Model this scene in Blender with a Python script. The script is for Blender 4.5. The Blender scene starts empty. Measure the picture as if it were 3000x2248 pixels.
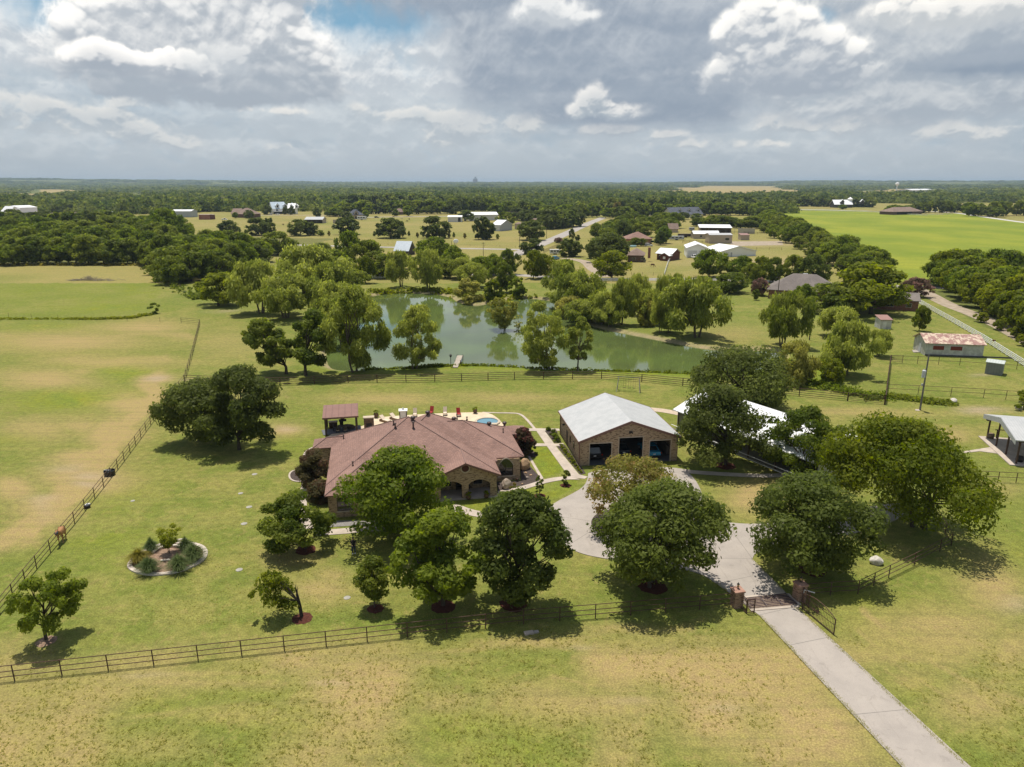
import bpy, math, random
import numpy as np
from mathutils import Vector, Matrix
S = bpy.context.scene
COL = S.collection
RD = math.radians
# ---------------------------------------------------------------- camera, sky, sun, exposure
HC, FP, HY = 35.0, 2083.0, 536.0            # camera height (m), focal length and horizon row of a 3000 px wide frame
PT = math.atan((1124 - HY) / FP)
CP, SP = math.cos(PT), math.sin(PT)
cam_d = bpy.data.cameras.new('camera'); cam = bpy.data.objects.new('camera', cam_d); COL.objects.link(cam)
cam.location = (0, 0, HC); cam.rotation_euler = (RD(90) - PT, 0, 0)
cam_d.sensor_width = 36; cam_d.lens = FP / 3000 * 36; cam_d.clip_start = 0.5; cam_d.clip_end = 60000
S.camera = cam
SUN_EL, SUN_AZ = 76.0, -28.0                # degrees; azimuth from straight ahead, negative to the left
sd = bpy.data.lights.new('sun', 'SUN'); sd.energy = 5.0; sd.angle = RD(.53); sd.color = (1, .94, .84)
sun = bpy.data.objects.new('sun', sd); COL.objects.link(sun)
sv = Vector((math.sin(RD(SUN_AZ)) * math.cos(RD(SUN_EL)), math.cos(RD(SUN_AZ)) * math.cos(RD(SUN_EL)), math.sin(RD(SUN_EL))))
sun.rotation_euler = (-sv).to_track_quat('-Z', 'Y').to_euler(); sun.location = (0, 0, 200)
S.view_settings.view_transform = 'Standard'; S.view_settings.look = 'None'
S.view_settings.exposure = 0.06; S.view_settings.gamma = 1
S.cycles.max_bounces = 6; S.cycles.diffuse_bounces = 2; S.cycles.glossy_bounces = 2; S.cycles.transmission_bounces = 3
S.cycles.volume_bounces = 0; S.cycles.transparent_max_bounces = 6; S.cycles.use_denoising = True
S.cycles.caustics_reflective = False; S.cycles.caustics_refractive = False
S.cycles.sample_clamp_indirect = 4

# ---------------------------------------------------------------- cloud sky, computed as radiance by direction (azimuth, elevation)
SW,SH=3072,800
AZ0,AZ1,EL0,EL1=-50.,50.,-1.5,24.5
def sky_image():
    F_,HY_=2083.,536.
    pt=math.atan((1124-HY_)/F_)
    def ae(x,y):
        a=(x-1500)/F_;t=(y-1124)/F_
        X,Y,Z=a,math.cos(pt)-t*math.sin(pt),-math.sin(pt)-t*math.cos(pt)
        return math.degrees(math.atan2(X,Y)),math.degrees(math.atan2(Z,math.hypot(X,Y)))
    rs=np.random.RandomState(11)
    def perlin(x,y,seed):
        g=np.random.RandomState(seed); th=g.rand(256)*2*np.pi; pm=g.permutation(256)
        xi=np.floor(x).astype(np.int32);yi=np.floor(y).astype(np.int32);fx=(x-xi).astype(np.float32);fy=(y-yi).astype(np.float32)
        def gr(ix,iy,dx,dy):
            h=th[pm[(pm[ix&255]+iy)&255]].astype(np.float32); return np.cos(h)*dx+np.sin(h)*dy
        u=fx*fx*fx*(fx*(fx*6-15)+10);v=fy*fy*fy*(fy*(fy*6-15)+10)
        a=gr(xi,yi,fx,fy);b=gr(xi+1,yi,fx-1,fy);c=gr(xi,yi+1,fx,fy-1);d=gr(xi+1,yi+1,fx-1,fy-1)
        return (a+(b-a)*u)+((c+(d-c)*u)-(a+(b-a)*u))*v
    def fbm(x,y,sc,oc,seed,bil=False,gain=.5):
        o=np.zeros_like(x);am=1.;tot=0
        for i in range(oc):
            n=perlin(x*sc,y*sc,seed+i*7)
            o+=am*((1-2.2*np.abs(n)) if bil else n*1.6);tot+=am;am*=gain;sc*=2.07
        return o/tot
    sm=lambda e0,e1,v:(lambda q:q*q*(3-2*q))(np.clip((v-e0)/(e1-e0),0,1))
    az=np.linspace(AZ0,AZ1,SW,dtype=np.float32)[None,:].repeat(SH,0)
    el=np.linspace(EL0,EL1,SH,dtype=np.float32)[:,None].repeat(SW,1)
    # clouds lie flatter towards the horizon
    ye=np.log(np.maximum(el,-1.5)+8)*17.0
    wx=fbm(az,ye,.16,4,3)*1.4; wy=fbm(az,ye,.16,4,51)*.8
    nr=lambda n:(n-n.mean())/n.std()
    N1=nr(fbm(az,ye,.13,6,100)); NV=nr(fbm(az*.35,ye*1.1,.22,6,300))
    NB=nr(fbm(az+wx*.5,ye+wy*.5,.30,7,200,True,.56)+.6*fbm(az+wx,ye+wy,.22,7,240,False,.55))
    c=lambda r,g,b:np.array([(v/255/12.92 if v<=10 else ((v/255+.055)/1.055)**2.4) for v in (r,g,b)],np.float32)
    img=np.zeros((SH,SW,3),np.float32)
    g=sm(0,11,el)[...,None]; g2=sm(9,24,el)[...,None]
    img[:]=c(158,172,185)*(1-g)+c(132,168,196)*g
    img=img*(1-g2)+c(110,150,186)*g2
    def over(a,col):
        nonlocal img
        a=a[...,None]; img=img*(1-a)+col*a
    def blobs(L,wp=1.0,pf=0):
        D=np.zeros_like(az); R=np.random.RandomState(len(L)*31+int(abs(L[0][0])))
        LL=list(L)
        for (x,y,rx,ry,am) in L:
            for k in range(pf):
                th=R.uniform(-.5,3.64); q=R.uniform(.45,1.05); f=R.uniform(.16,.36)
                r=min(rx,ry*1.5)*f+6
                LL.append((x+rx*q*math.cos(th),y-ry*q*math.sin(th),r*1.25,r,R.uniform(.8,1.05)))
        k=2083/57.3; sx=(SW-1)/(AZ1-AZ0); sy=(SH-1)/(EL1-EL0)
        for (x,y,rx,ry,am) in LL:
            a,e=ae(x,y); ra,re=rx/k,ry*.95/k
            i0=max(0,int((a-2.4*ra-1.5-AZ0)*sx));i1=min(SW,int((a+2.4*ra+1.5-AZ0)*sx));j0=max(0,int((e-2.4*re-1.2-EL0)*sy));j1=min(SH,int((e+2.4*re+1.2-EL0)*sy))
            if i1<=i0 or j1<=j0: continue
            w=(slice(j0,j1),slice(i0,i1))
            q=((az[w]+wx[w]*wp-a)/ra)**2+((el[w]+wy[w]*wp*.5-e)/re)**2
            D[w]=np.maximum(D[w],am*np.exp(-.75*q))
        return D
    def blur(A,sg):
        fy=np.fft.fftfreq(A.shape[0])[:,None];fx=np.fft.rfftfreq(A.shape[1])[None,:]
        return np.fft.irfft2(np.fft.rfft2(A)*np.exp(-2*(np.pi*sg)**2*(fx*fx+fy*fy)),A.shape).astype(np.float32)
    def march(D,sx,sy,n,k):
        T=np.zeros_like(D)
        for i in range(1,n+1):
            T+=np.roll(np.roll(D,-int(round(sy*i)),0),-int(round(sx*i)),1)
        return np.exp(-k*T)
    # high veil
    veil=sm(-1.3,.9,NV+1.3*sm(2,7,8-el)+N1*.4)*.8
    veil*=1-.8*np.clip(blobs([(1060,30,190,75,1),(2370,20,150,55,1),(230,30,150,40,1),(560,0,60,25,.7),(120,200,120,60,.5)]),0,1)
    veil*=1-.7*sm(12.6,17,el)
    lo=sm(0,4.5,el)[...,None]
    vc=c(163,175,186)*(1-lo)+c(193,203,211)*lo
    over(veil,vc*(1+.022*(N1+NB))[...,None])
    def cloud(L,dark,bright,nb=.55,thr=.42,soft=.16,k=.09,n=16,st=(.6,2.2),seed=0,op=1.,wp=1.,pf=0,hb=None,edge=0):
        B=blobs(L,wp,pf)
        nz=NB if seed==0 else np.roll(NB,seed*137,1)
        D=B+nb*(nz*.2+N1*.07)*np.clip(B*2.2,0,1)
        al=sm(thr-soft,thr+soft,D)
        den=np.clip((D-thr+soft)*1.5,0,1.2)
        T=march(blur(den,3),st[0]*-1,st[1],n,k)
        up=lambda A,j,i:np.roll(np.roll(A,-j,0),i,1)
        Db=blur(D,3)
        r=(D-up(D,4,1))*2.2+(D-up(Db,10,3))*2.4+(Db-up(Db,24,7))*1.6
        rel=sm(-.75,1.0,r)
        l=np.clip(T*(.30+.80*rel)+.34*rel*(1-T),0,1)
        if hb: e0=ae(1500,hb[0])[1];e1=ae(1500,hb[1])[1];l=l*(.22+.78*sm(e0,e1,el+wy*.8+.25*NB))
        if edge: l=np.maximum(l,edge*(1-sm(thr-.02,thr+.34,Db))*sm(-.9,.5,r)*(.35+.65*(1 if not hb else sm(ae(1500,hb[0]+10)[1],ae(1500,hb[1]+40)[1],el))))
        col=dark*(1-l[...,None])+bright*l[...,None]
        over(al*op,col)
    W=c(246,246,245);G=c(158,169,182);DG=c(147,158,173);PG=c(170,179,188)
    SOFT=dict(thr=.33,soft=.32,k=.03)
    # broad mid-grey banks
    cloud([(700,330,520,70,.8),(1150,330,420,120,.75),(2000,330,700,100,.8),(2850,330,420,110,.8),(150,230,330,110,.7),(500,440,500,60,.6),(2300,440,600,60,.6),(1500,250,300,160,.8)],c(163,175,187),c(203,210,216),nb=.5,seed=2,op=.7,**SOFT)
    # small low cumulus, half lost in the haze
    low=dict(nb=.95,thr=.44,soft=.26,k=.10,n=12,st=(.3,1.6),pf=0,wp=1.1)
    cloud([(40,320,90,40,.9),(200,365,120,30,.85),(330,352,70,28,.8),(400,385,80,30,.75),(480,415,90,24,.65),(370,305,80,18,.6),(1270,345,110,34,.9),(1345,372,95,40,.95),(1180,335,70,26,.75),(1080,320,80,20,.5),(820,430,90,14,.45)],c(160,172,184),c(226,226,224),seed=5,op=.75,**low)
    cloud([(790,325,80,14,.8),(1530,365,70,28,.85),(1610,335,40,24,.8),(1790,385,110,20,.7),(1960,398,80,16,.6),(2340,362,110,26,.8),(2260,420,100,16,.5),(2480,372,90,24,.75),(2590,365,90,26,.85),(2530,338,60,20,.8),(2840,385,150,26,.55),(2140,285,55,24,.75),(2030,420,110,18,.5)],c(160,172,184),c(230,229,226),seed=6,op=.8,**low)
    # bright broken cloud in the middle
    cloud([(1000,150,180,70,.8),(1180,130,190,90,.85),(1330,90,130,120,.9),(1100,230,280,60,.7),(1290,238,80,22,.7),(960,250,120,40,.5),(80,60,170,50,.9),(230,100,200,50,.85),(60,140,170,44,.7),(120,190,80,60,.5)],c(170,181,193),c(226,230,233),nb=.7,thr=.38,soft=.34,k=.045,n=10,seed=7,op=.9)
    # clear blue gaps
    gp=np.clip(blobs([(960,6,120,56,1),(1120,34,150,58,1),(1000,60,60,34,.9),(2370,8,140,60,1),(250,22,140,44,1),(170,60,70,26,.8),(1230,20,60,40,.8),(2290,40,40,26,.7),(820,12,60,30,.8)],1.3)*1.25+.10*NB-.12,0,1)
    over(np.clip(gp*1.1,0,1),c(124,164,193))
    # left tower
    cloud([(420,120,200,100,1),(330,170,120,60,.9),(300,90,110,60,.85),(480,80,120,85,1),(520,40,80,70,1),(400,10,150,50,.9),(660,70,130,100,1),(720,130,200,110,1),(820,110,80,80,1),(880,195,80,50,.95),(640,200,310,75,1),(560,230,320,60,1),(720,255,240,45,1),(620,-30,240,60,.9),(700,-10,90,40,.8)],c(155,166,179),c(246,247,247),nb=.42,thr=.42,soft=.15,k=.026,n=34,st=(.5,2.0),seed=0,pf=14,wp=.6,hb=(285,110),edge=1.0)
    cloud([(430,180,160,30,.95),(330,172,80,34,.85),(560,196,70,26,.9),(480,205,130,24,.8)],c(150,161,175),c(250,250,249),nb=.5,thr=.42,soft=.13,k=.10,n=16,seed=3,op=.95,pf=8,wp=.8)
    cloud([(640,170,90,40,.8),(700,200,60,34,.7)],c(170,180,191),c(226,229,231),nb=.5,thr=.42,soft=.25,k=.1,n=10,seed=10,op=.7,pf=4)
    # big dark bank
    cloud([(1650,60,270,170,1),(1800,170,340,150,1),(1500,150,180,150,.85),(1560,20,160,60,.85),(1950,250,270,95,1),(1700,300,200,60,.9),(1950,20,210,90,1),(2080,120,120,120,.95),(1430,60,110,80,.7),(1850,330,160,40,.8),(1600,-60,600,90,1)],c(141,154,171),c(205,211,217),nb=.36,thr=.36,soft=.3,k=.05,n=30,st=(.3,2.4),seed=9)
    cloud([(1900,290,330,50,.9),(2020,200,160,80,.8),(1700,200,180,80,.6)],c(134,148,166),c(150,162,177),nb=.4,thr=.4,soft=.3,k=.05,seed=14,op=.6)
    cloud([(1745,300,48,34,.95),(1770,328,80,26,.85),(1705,332,45,20,.7)],c(160,172,184),c(236,236,235),nb=.85,thr=.42,soft=.3,k=.10,n=14,seed=4,pf=7,wp=.8,op=.85,edge=.7)
    cloud([(1610,30,90,38,.85),(1570,8,50,26,.8),(1690,48,60,20,.7)],c(176,185,195),c(240,242,243),nb=.7,thr=.42,soft=.26,k=.08,n=8,seed=6,op=.85)
    # right bank with bright towers
    cloud([(2750,120,340,130,.95),(2900,60,200,80,1),(2600,80,190,90,.85),(2880,180,230,50,1),(2480,240,180,90,.8),(2650,280,270,70,.85),(2900,260,230,60,.7),(2800,-40,400,60,.9)],c(152,164,178),c(214,218,221),nb=.42,thr=.36,soft=.3,k=.045,n=24,seed=12)
    cloud([(2170,95,65,45,.9),(2205,45,50,50,.95),(2300,85,65,62,1),(2250,160,110,56,.95),(2380,170,120,56,1),(2440,200,70,40,.9),(2300,215,210,45,1),(2200,215,130,40,.9),(2350,130,100,46,.85),(2300,240,190,30,.9)],c(154,165,179),c(243,244,243),nb=.55,thr=.42,soft=.22,k=.04,n=26,seed=1,pf=9,wp=.8,hb=(262,150),edge=.95)
    cloud([(2840,30,150,40,.9),(2930,12,130,40,.95),(2760,48,80,26,.8),(2640,30,100,34,.6)],c(176,184,192),c(242,242,240),nb=.6,thr=.42,soft=.24,k=.09,n=12,seed=8,pf=5)
    cloud([(2890,182,160,26,.9),(2970,172,130,30,.9)],c(130,145,164),c(150,162,177),nb=.4,thr=.4,soft=.26,k=.05,seed=13,op=.85)
    # overhead: broken grey and white
    hi=sm(13,18,el)*sm(-.8,1,N1+NB*.4)
    over(hi*.85,c(190,198,206)*(1+.04*NB[...,None]))
    # haze low down
    h=(np.exp(-np.maximum(el,0)/2.2)*.78)[...,None]
    img=img*(1-h)+c(172,180,187)*h
    img=np.clip((img-.42)*1.09+.42,0,None)*np.array([1.13,1.095,1.05],np.float32)
    a=np.ones((SH,SW,1),np.float32)
    return np.concatenate([np.clip(img,0,2),a],2)


W = bpy.data.worlds.new('World'); S.world = W; W.use_nodes = True
def world():
    nt = W.node_tree; nt.nodes.clear(); N = nt.nodes.new; L = nt.links.new
    out = N('ShaderNodeOutputWorld'); bg = N('ShaderNodeBackground'); bg.inputs[1].default_value = .1
    L(bg.outputs[0], out.inputs[0])
    sk = N('ShaderNodeTexSky'); sk.sky_type = 'NISHITA'; sk.sun_disc = False
    sk.sun_elevation = RD(SUN_EL); sk.sun_rotation = RD(SUN_AZ); sk.altitude = 200; sk.dust_density = 2.0; sk.ozone_density = 1.5
    tc = N('ShaderNodeTexCoord'); sx = N('ShaderNodeSeparateXYZ'); L(tc.outputs['Generated'], sx.inputs[0])
    def m(op, a, b=None, c=None):
        n = N('ShaderNodeMath'); n.operation = op
        for i, v in enumerate((a, b, c)):
            if v is None: continue
            if isinstance(v, (int, float)): n.inputs[i].default_value = v
            else: L(v, n.inputs[i])
        return n.outputs[0]
    x, y, z = sx.outputs
    az = m('MULTIPLY', m('ARCTAN2', x, y), 180 / math.pi)
    el = m('MULTIPLY', m('ARCSINE', z), 180 / math.pi)
    u = m('DIVIDE', m('SUBTRACT', az, AZ0), AZ1 - AZ0); v = m('DIVIDE', m('SUBTRACT', m('MAXIMUM', el, EL0 + .1), EL0), EL1 - EL0)
    cb = N('ShaderNodeCombineXYZ'); L(u, cb.inputs[0]); L(v, cb.inputs[1])
    a = sky_image(); im = bpy.data.images.new('cloud_sky', SW, SH, float_buffer=True, alpha=False)
    im.colorspace_settings.name = 'Linear Rec.709'; im.pixels.foreach_set(np.ascontiguousarray(a, np.float32).ravel()); im.update()
    ti = N('ShaderNodeTexImage'); ti.image = im; ti.extension = 'MIRROR'; ti.interpolation = 'Cubic'; L(cb.outputs[0], ti.inputs[0])
    # the clouds are brighter than the frame by the 0.1 of the background
    sc = N('ShaderNodeVectorMath'); sc.operation = 'SCALE'; sc.inputs['Scale'].default_value = 10.0; L(ti.outputs[0], sc.inputs[0])
    # overhead: broken cloud over clear sky
    nz = N('ShaderNodeTexNoise'); nz.inputs['Scale'].default_value = 3.5; nz.inputs['Detail'].default_value = 5; L(tc.outputs['Generated'], nz.inputs['Vector'])
    cov = N('ShaderNodeMapRange'); cov.inputs[1].default_value = .42; cov.inputs[2].default_value = .62; cov.inputs[3].default_value = 0; cov.inputs[4].default_value = .85; L(nz.outputs[0], cov.inputs[0])
    mx = N('ShaderNodeMix'); mx.data_type = 'RGBA'; L(cov.outputs[0], mx.inputs[0]); L(sk.outputs[0], mx.inputs[6]); mx.inputs[7].default_value = (5.4, 5.7, 6.1, 1)
    fd = N('ShaderNodeMapRange'); fd.inputs[1].default_value = 17; fd.inputs[2].default_value = 24; L(el, fd.inputs[0])
    m2 = N('ShaderNodeMix'); m2.data_type = 'RGBA'; L(fd.outputs[0], m2.inputs[0]); L(sc.outputs[0], m2.inputs[6]); L(mx.outputs[2], m2.inputs[7])
    L(m2.outputs[2], bg.inputs[0])
world()

# ---------------------------------------------------------------- helpers: photo pixel -> place on the ground
def P(x, y, z=0.0):
    a = (x - 1500) / FP; t = (y - 1124) / FP; s = (HC - z) / (SP + t * CP)
    return Vector((a * s, s * (CP - t * SP), z))
def depth(X, Y, Z=0.0): return Y * CP + (HC - Z) * SP
def Hat(y, Y):                               # height of something seen at row y that stands at distance Y
    t = (y - 1124) / FP; s = Y / (CP - t * SP); return HC - s * (SP + t * CP)
def Q(X, Y, Z=0.0):
    d = Y * CP + (HC - Z) * SP
    return 1500 + FP * X / d, 1124 + FP * (-Y * SP + (HC - Z) * CP) / d

# ---------------------------------------------------------------- helpers: materials
def rgb(*c):
    return tuple((v / 255 / 12.92 if v <= 10 else ((v / 255 + .055) / 1.055) ** 2.4) for v in c) + (1,)
class NT:
    def __init__(s, name):
        s.m = bpy.data.materials.new(name); s.m.use_nodes = True; s.t = s.m.node_tree; s.t.nodes.clear()
        s.out = s.n('ShaderNodeOutputMaterial')
    def n(s, k, **kw):
        o = s.t.nodes.new(k)
        for a, b in kw.items(): setattr(o, a, b)
        return o
    def l(s, a, b): s.t.links.new(a, b)
    def put(s, sock, v):
        if isinstance(v, bpy.types.NodeSocket): s.l(v, sock)
        elif v is not None: sock.default_value = v
    def math(s, op, a, b=None, clamp=False):
        o = s.n('ShaderNodeMath', operation=op, use_clamp=clamp); s.put(o.inputs[0], a); s.put(o.inputs[1], b); return o.outputs[0]
    def mix(s, f, a, b, mode='MIX'):
        o = s.n('ShaderNodeMix', data_type='RGBA', blend_type=mode); s.put(o.inputs[0], f); s.put(o.inputs[6], a); s.put(o.inputs[7], b); return o.outputs[2]
    def noise(s, vec, scale, detail=4, rough=.55, st=None, dist=0):
        if st:
            mp = s.n('ShaderNodeMapping'); s.l(vec, mp.inputs[0]); mp.inputs['Scale'].default_value = st; vec = mp.outputs[0]
        o = s.n('ShaderNodeTexNoise'); s.l(vec, o.inputs['Vector']); o.inputs['Scale'].default_value = scale
        o.inputs['Detail'].default_value = detail; o.inputs['Roughness'].default_value = rough; o.inputs['Distortion'].default_value = dist
        return o.outputs[0]
    def ramp(s, v, a, b, lo=0, hi=1):
        o = s.n('ShaderNodeMapRange', interpolation_type='SMOOTHSTEP'); s.l(v, o.inputs[0])
        for i, q in enumerate((a, b, lo, hi)): o.inputs[i + 1].default_value = q
        return o.outputs[0]
    def obj(s): return s.n('ShaderNodeTexCoord').outputs['Object']
    def pos(s): return s.n('ShaderNodeNewGeometry').outputs['Position']
    def attr(s, name): return s.n('ShaderNodeAttribute', attribute_name=name)
    def bump(s, h, st=.3, d=.05):
        o = s.n('ShaderNodeBump'); o.inputs['Strength'].default_value = st; o.inputs['Distance'].default_value = d; s.l(h, o.inputs['Height']); return o.outputs[0]
    def pbr(s, col, rough=.8, spec=.3, metal=0, nrm=None, emit=None, es=0):
        b = s.n('ShaderNodeBsdfPrincipled'); s.put(b.inputs['Base Color'], col); s.put(b.inputs['Roughness'], rough)
        b.inputs['Specular IOR Level'].default_value = spec; b.inputs['Metallic'].default_value = metal
        if nrm is not None: s.l(nrm, b.inputs['Normal'])
        if emit: b.inputs['Emission Color'].default_value = emit; b.inputs['Emission Strength'].default_value = es
        s.l(b.outputs[0], s.out.inputs[0]); return s.m
MATS = {}
def mat(name, c1, c2=None, rough=.8, spec=.3, metal=0, scale=2.0, st=None, bump=0, lo=.35, hi=.65):
    """plain surface whose colour wanders between two tones"""
    if name in MATS: return MATS[name]
    c1 = tuple(c1[:3]) + (1,); c2 = tuple(c2[:3]) + (1,) if c2 else tuple(v * .78 for v in c1[:3]) + (1,)
    k = NT(name); v = k.obj(); n = k.noise(v, scale, 5, .6, st)
    MATS[name] = k.pbr(k.mix(k.ramp(n, lo, hi), c1, c2), rough, spec, metal, k.bump(n, bump) if bump else None); return MATS[name]
def wallvec(k):
    """coordinates along a wall face (run, height) from object space position and normal"""
    tc = k.n('ShaderNodeTexCoord'); sp = k.n('ShaderNodeSeparateXYZ'); k.l(tc.outputs['Object'], sp.inputs[0])
    sn = k.n('ShaderNodeSeparateXYZ'); k.l(tc.outputs['Normal'], sn.inputs[0])
    f = k.math('GREATER_THAN', k.math('ABSOLUTE', sn.outputs[0]), k.math('ABSOLUTE', sn.outputs[1]))
    run = k.math('ADD', k.math('MULTIPLY', sp.outputs[1], f), k.math('MULTIPLY', sp.outputs[0], k.math('SUBTRACT', 1.0, f)))
    cb = k.n('ShaderNodeCombineXYZ'); k.l(run, cb.inputs[0]); k.l(sp.outputs[2], cb.inputs[1]); return cb.outputs[0], f
def brick_mat(name, a, b, mortar, dark, bw=.22, bh=.08):
    k = NT(name); v, _ = wallvec(k)
    br = k.n('ShaderNodeTexBrick'); k.l(v, br.inputs['Vector']); br.inputs['Scale'].default_value = 1
    br.inputs['Brick Width'].default_value = bw; br.inputs['Row Height'].default_value = bh; br.inputs['Mortar Size'].default_value = .012
    br.inputs['Color1'].default_value = a; br.inputs['Color2'].default_value = b; br.inputs['Mortar'].default_value = mortar; br.inputs['Bias'].default_value = 0
    n = k.noise(v, 1.0, 3, .6, (1.6, 7.0, 1)); n2 = k.noise(v, 1.0, 2, .5, (2.2, 7.5, 1))
    c = k.mix(k.ramp(n2, .53, .60, 0, .85), br.outputs[0], dark)
    c = k.mix(k.ramp(n, .35, .7, 0, .45), c, b)
    return k.pbr(c, .9, .2)
def shingle_mat(name, a, b, c3, row=.16):
    k = NT(name); v, f = wallvec(k)
    st = k.n('ShaderNodeVectorMath', operation='MULTIPLY'); k.l(v, st.inputs[0]); st.inputs[1].default_value = (1, 2.55, 1)
    br = k.n('ShaderNodeTexBrick'); k.l(st.outputs[0], br.inputs['Vector']); br.inputs['Scale'].default_value = 1
    br.inputs['Brick Width'].default_value = .33; br.inputs['Row Height'].default_value = row; br.inputs['Mortar Size'].default_value = .02
    br.inputs['Color1'].default_value = a; br.inputs['Color2'].default_value = b; br.inputs['Mortar'].default_value = tuple(x * .5 for x in a[:3]) + (1,)
    n = k.noise(st.outputs[0], 1.0, 2, .6, (2.2, 5.5, 1)); n2 = k.noise(k.obj(), .35, 4)
    c = k.mix(k.ramp(n, .44, .58, 0, .6), br.outputs[0], c3); c = k.mix(k.ramp(n2, .3, .75, 0, .35), c, tuple(x * 1.35 for x in a[:3]) + (1,))
    return k.pbr(c, .95, .15, nrm=k.bump(br.outputs[1], .25, .02))
def ribbed_mat(name, c1, c2, rough=.45, spec=.5, metal=.0, pitch=.3, run='wall', dirt=None):
    """standing-seam or ribbed sheet metal; ribs run down the slope"""
    k = NT(name); v, f = wallvec(k); sp = k.n('ShaderNodeSeparateXYZ'); k.l(v, sp.inputs[0])
    w = k.math('FRACT', k.math('DIVIDE', sp.outputs[0], pitch)); e = k.math('LESS_THAN', w, .18)
    n = k.noise(k.obj(), .8, 5, .65, (1, 1, 1)); c = k.mix(k.ramp(n, .35, .7), c1, c2)
    c = k.mix(k.math('MULTIPLY', e, .35), c, tuple(x * .55 for x in c1[:3]) + (1,))
    if dirt is not None:
        n2 = k.noise(v, 1.0, 5, .7, (.9, 2.2, 1)); c = k.mix(k.ramp(n2, .47, .56), c, dirt)
    return k.pbr(c, rough, spec, metal, k.bump(e, .4, .03))
def plain(name, c, rough=.6, spec=.4, metal=0, emit=None, es=0):
    if name in MATS: return MATS[name]
    k = NT(name); n = k.noise(k.obj(), 6, 3)
    MATS[name] = k.pbr(k.mix(k.ramp(n, .3, .7, 0, .25), tuple(c[:3]) + (1,), tuple(x * .7 for x in c[:3]) + (1,)), rough, spec, metal, None, emit, es); return MATS[name]

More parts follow.
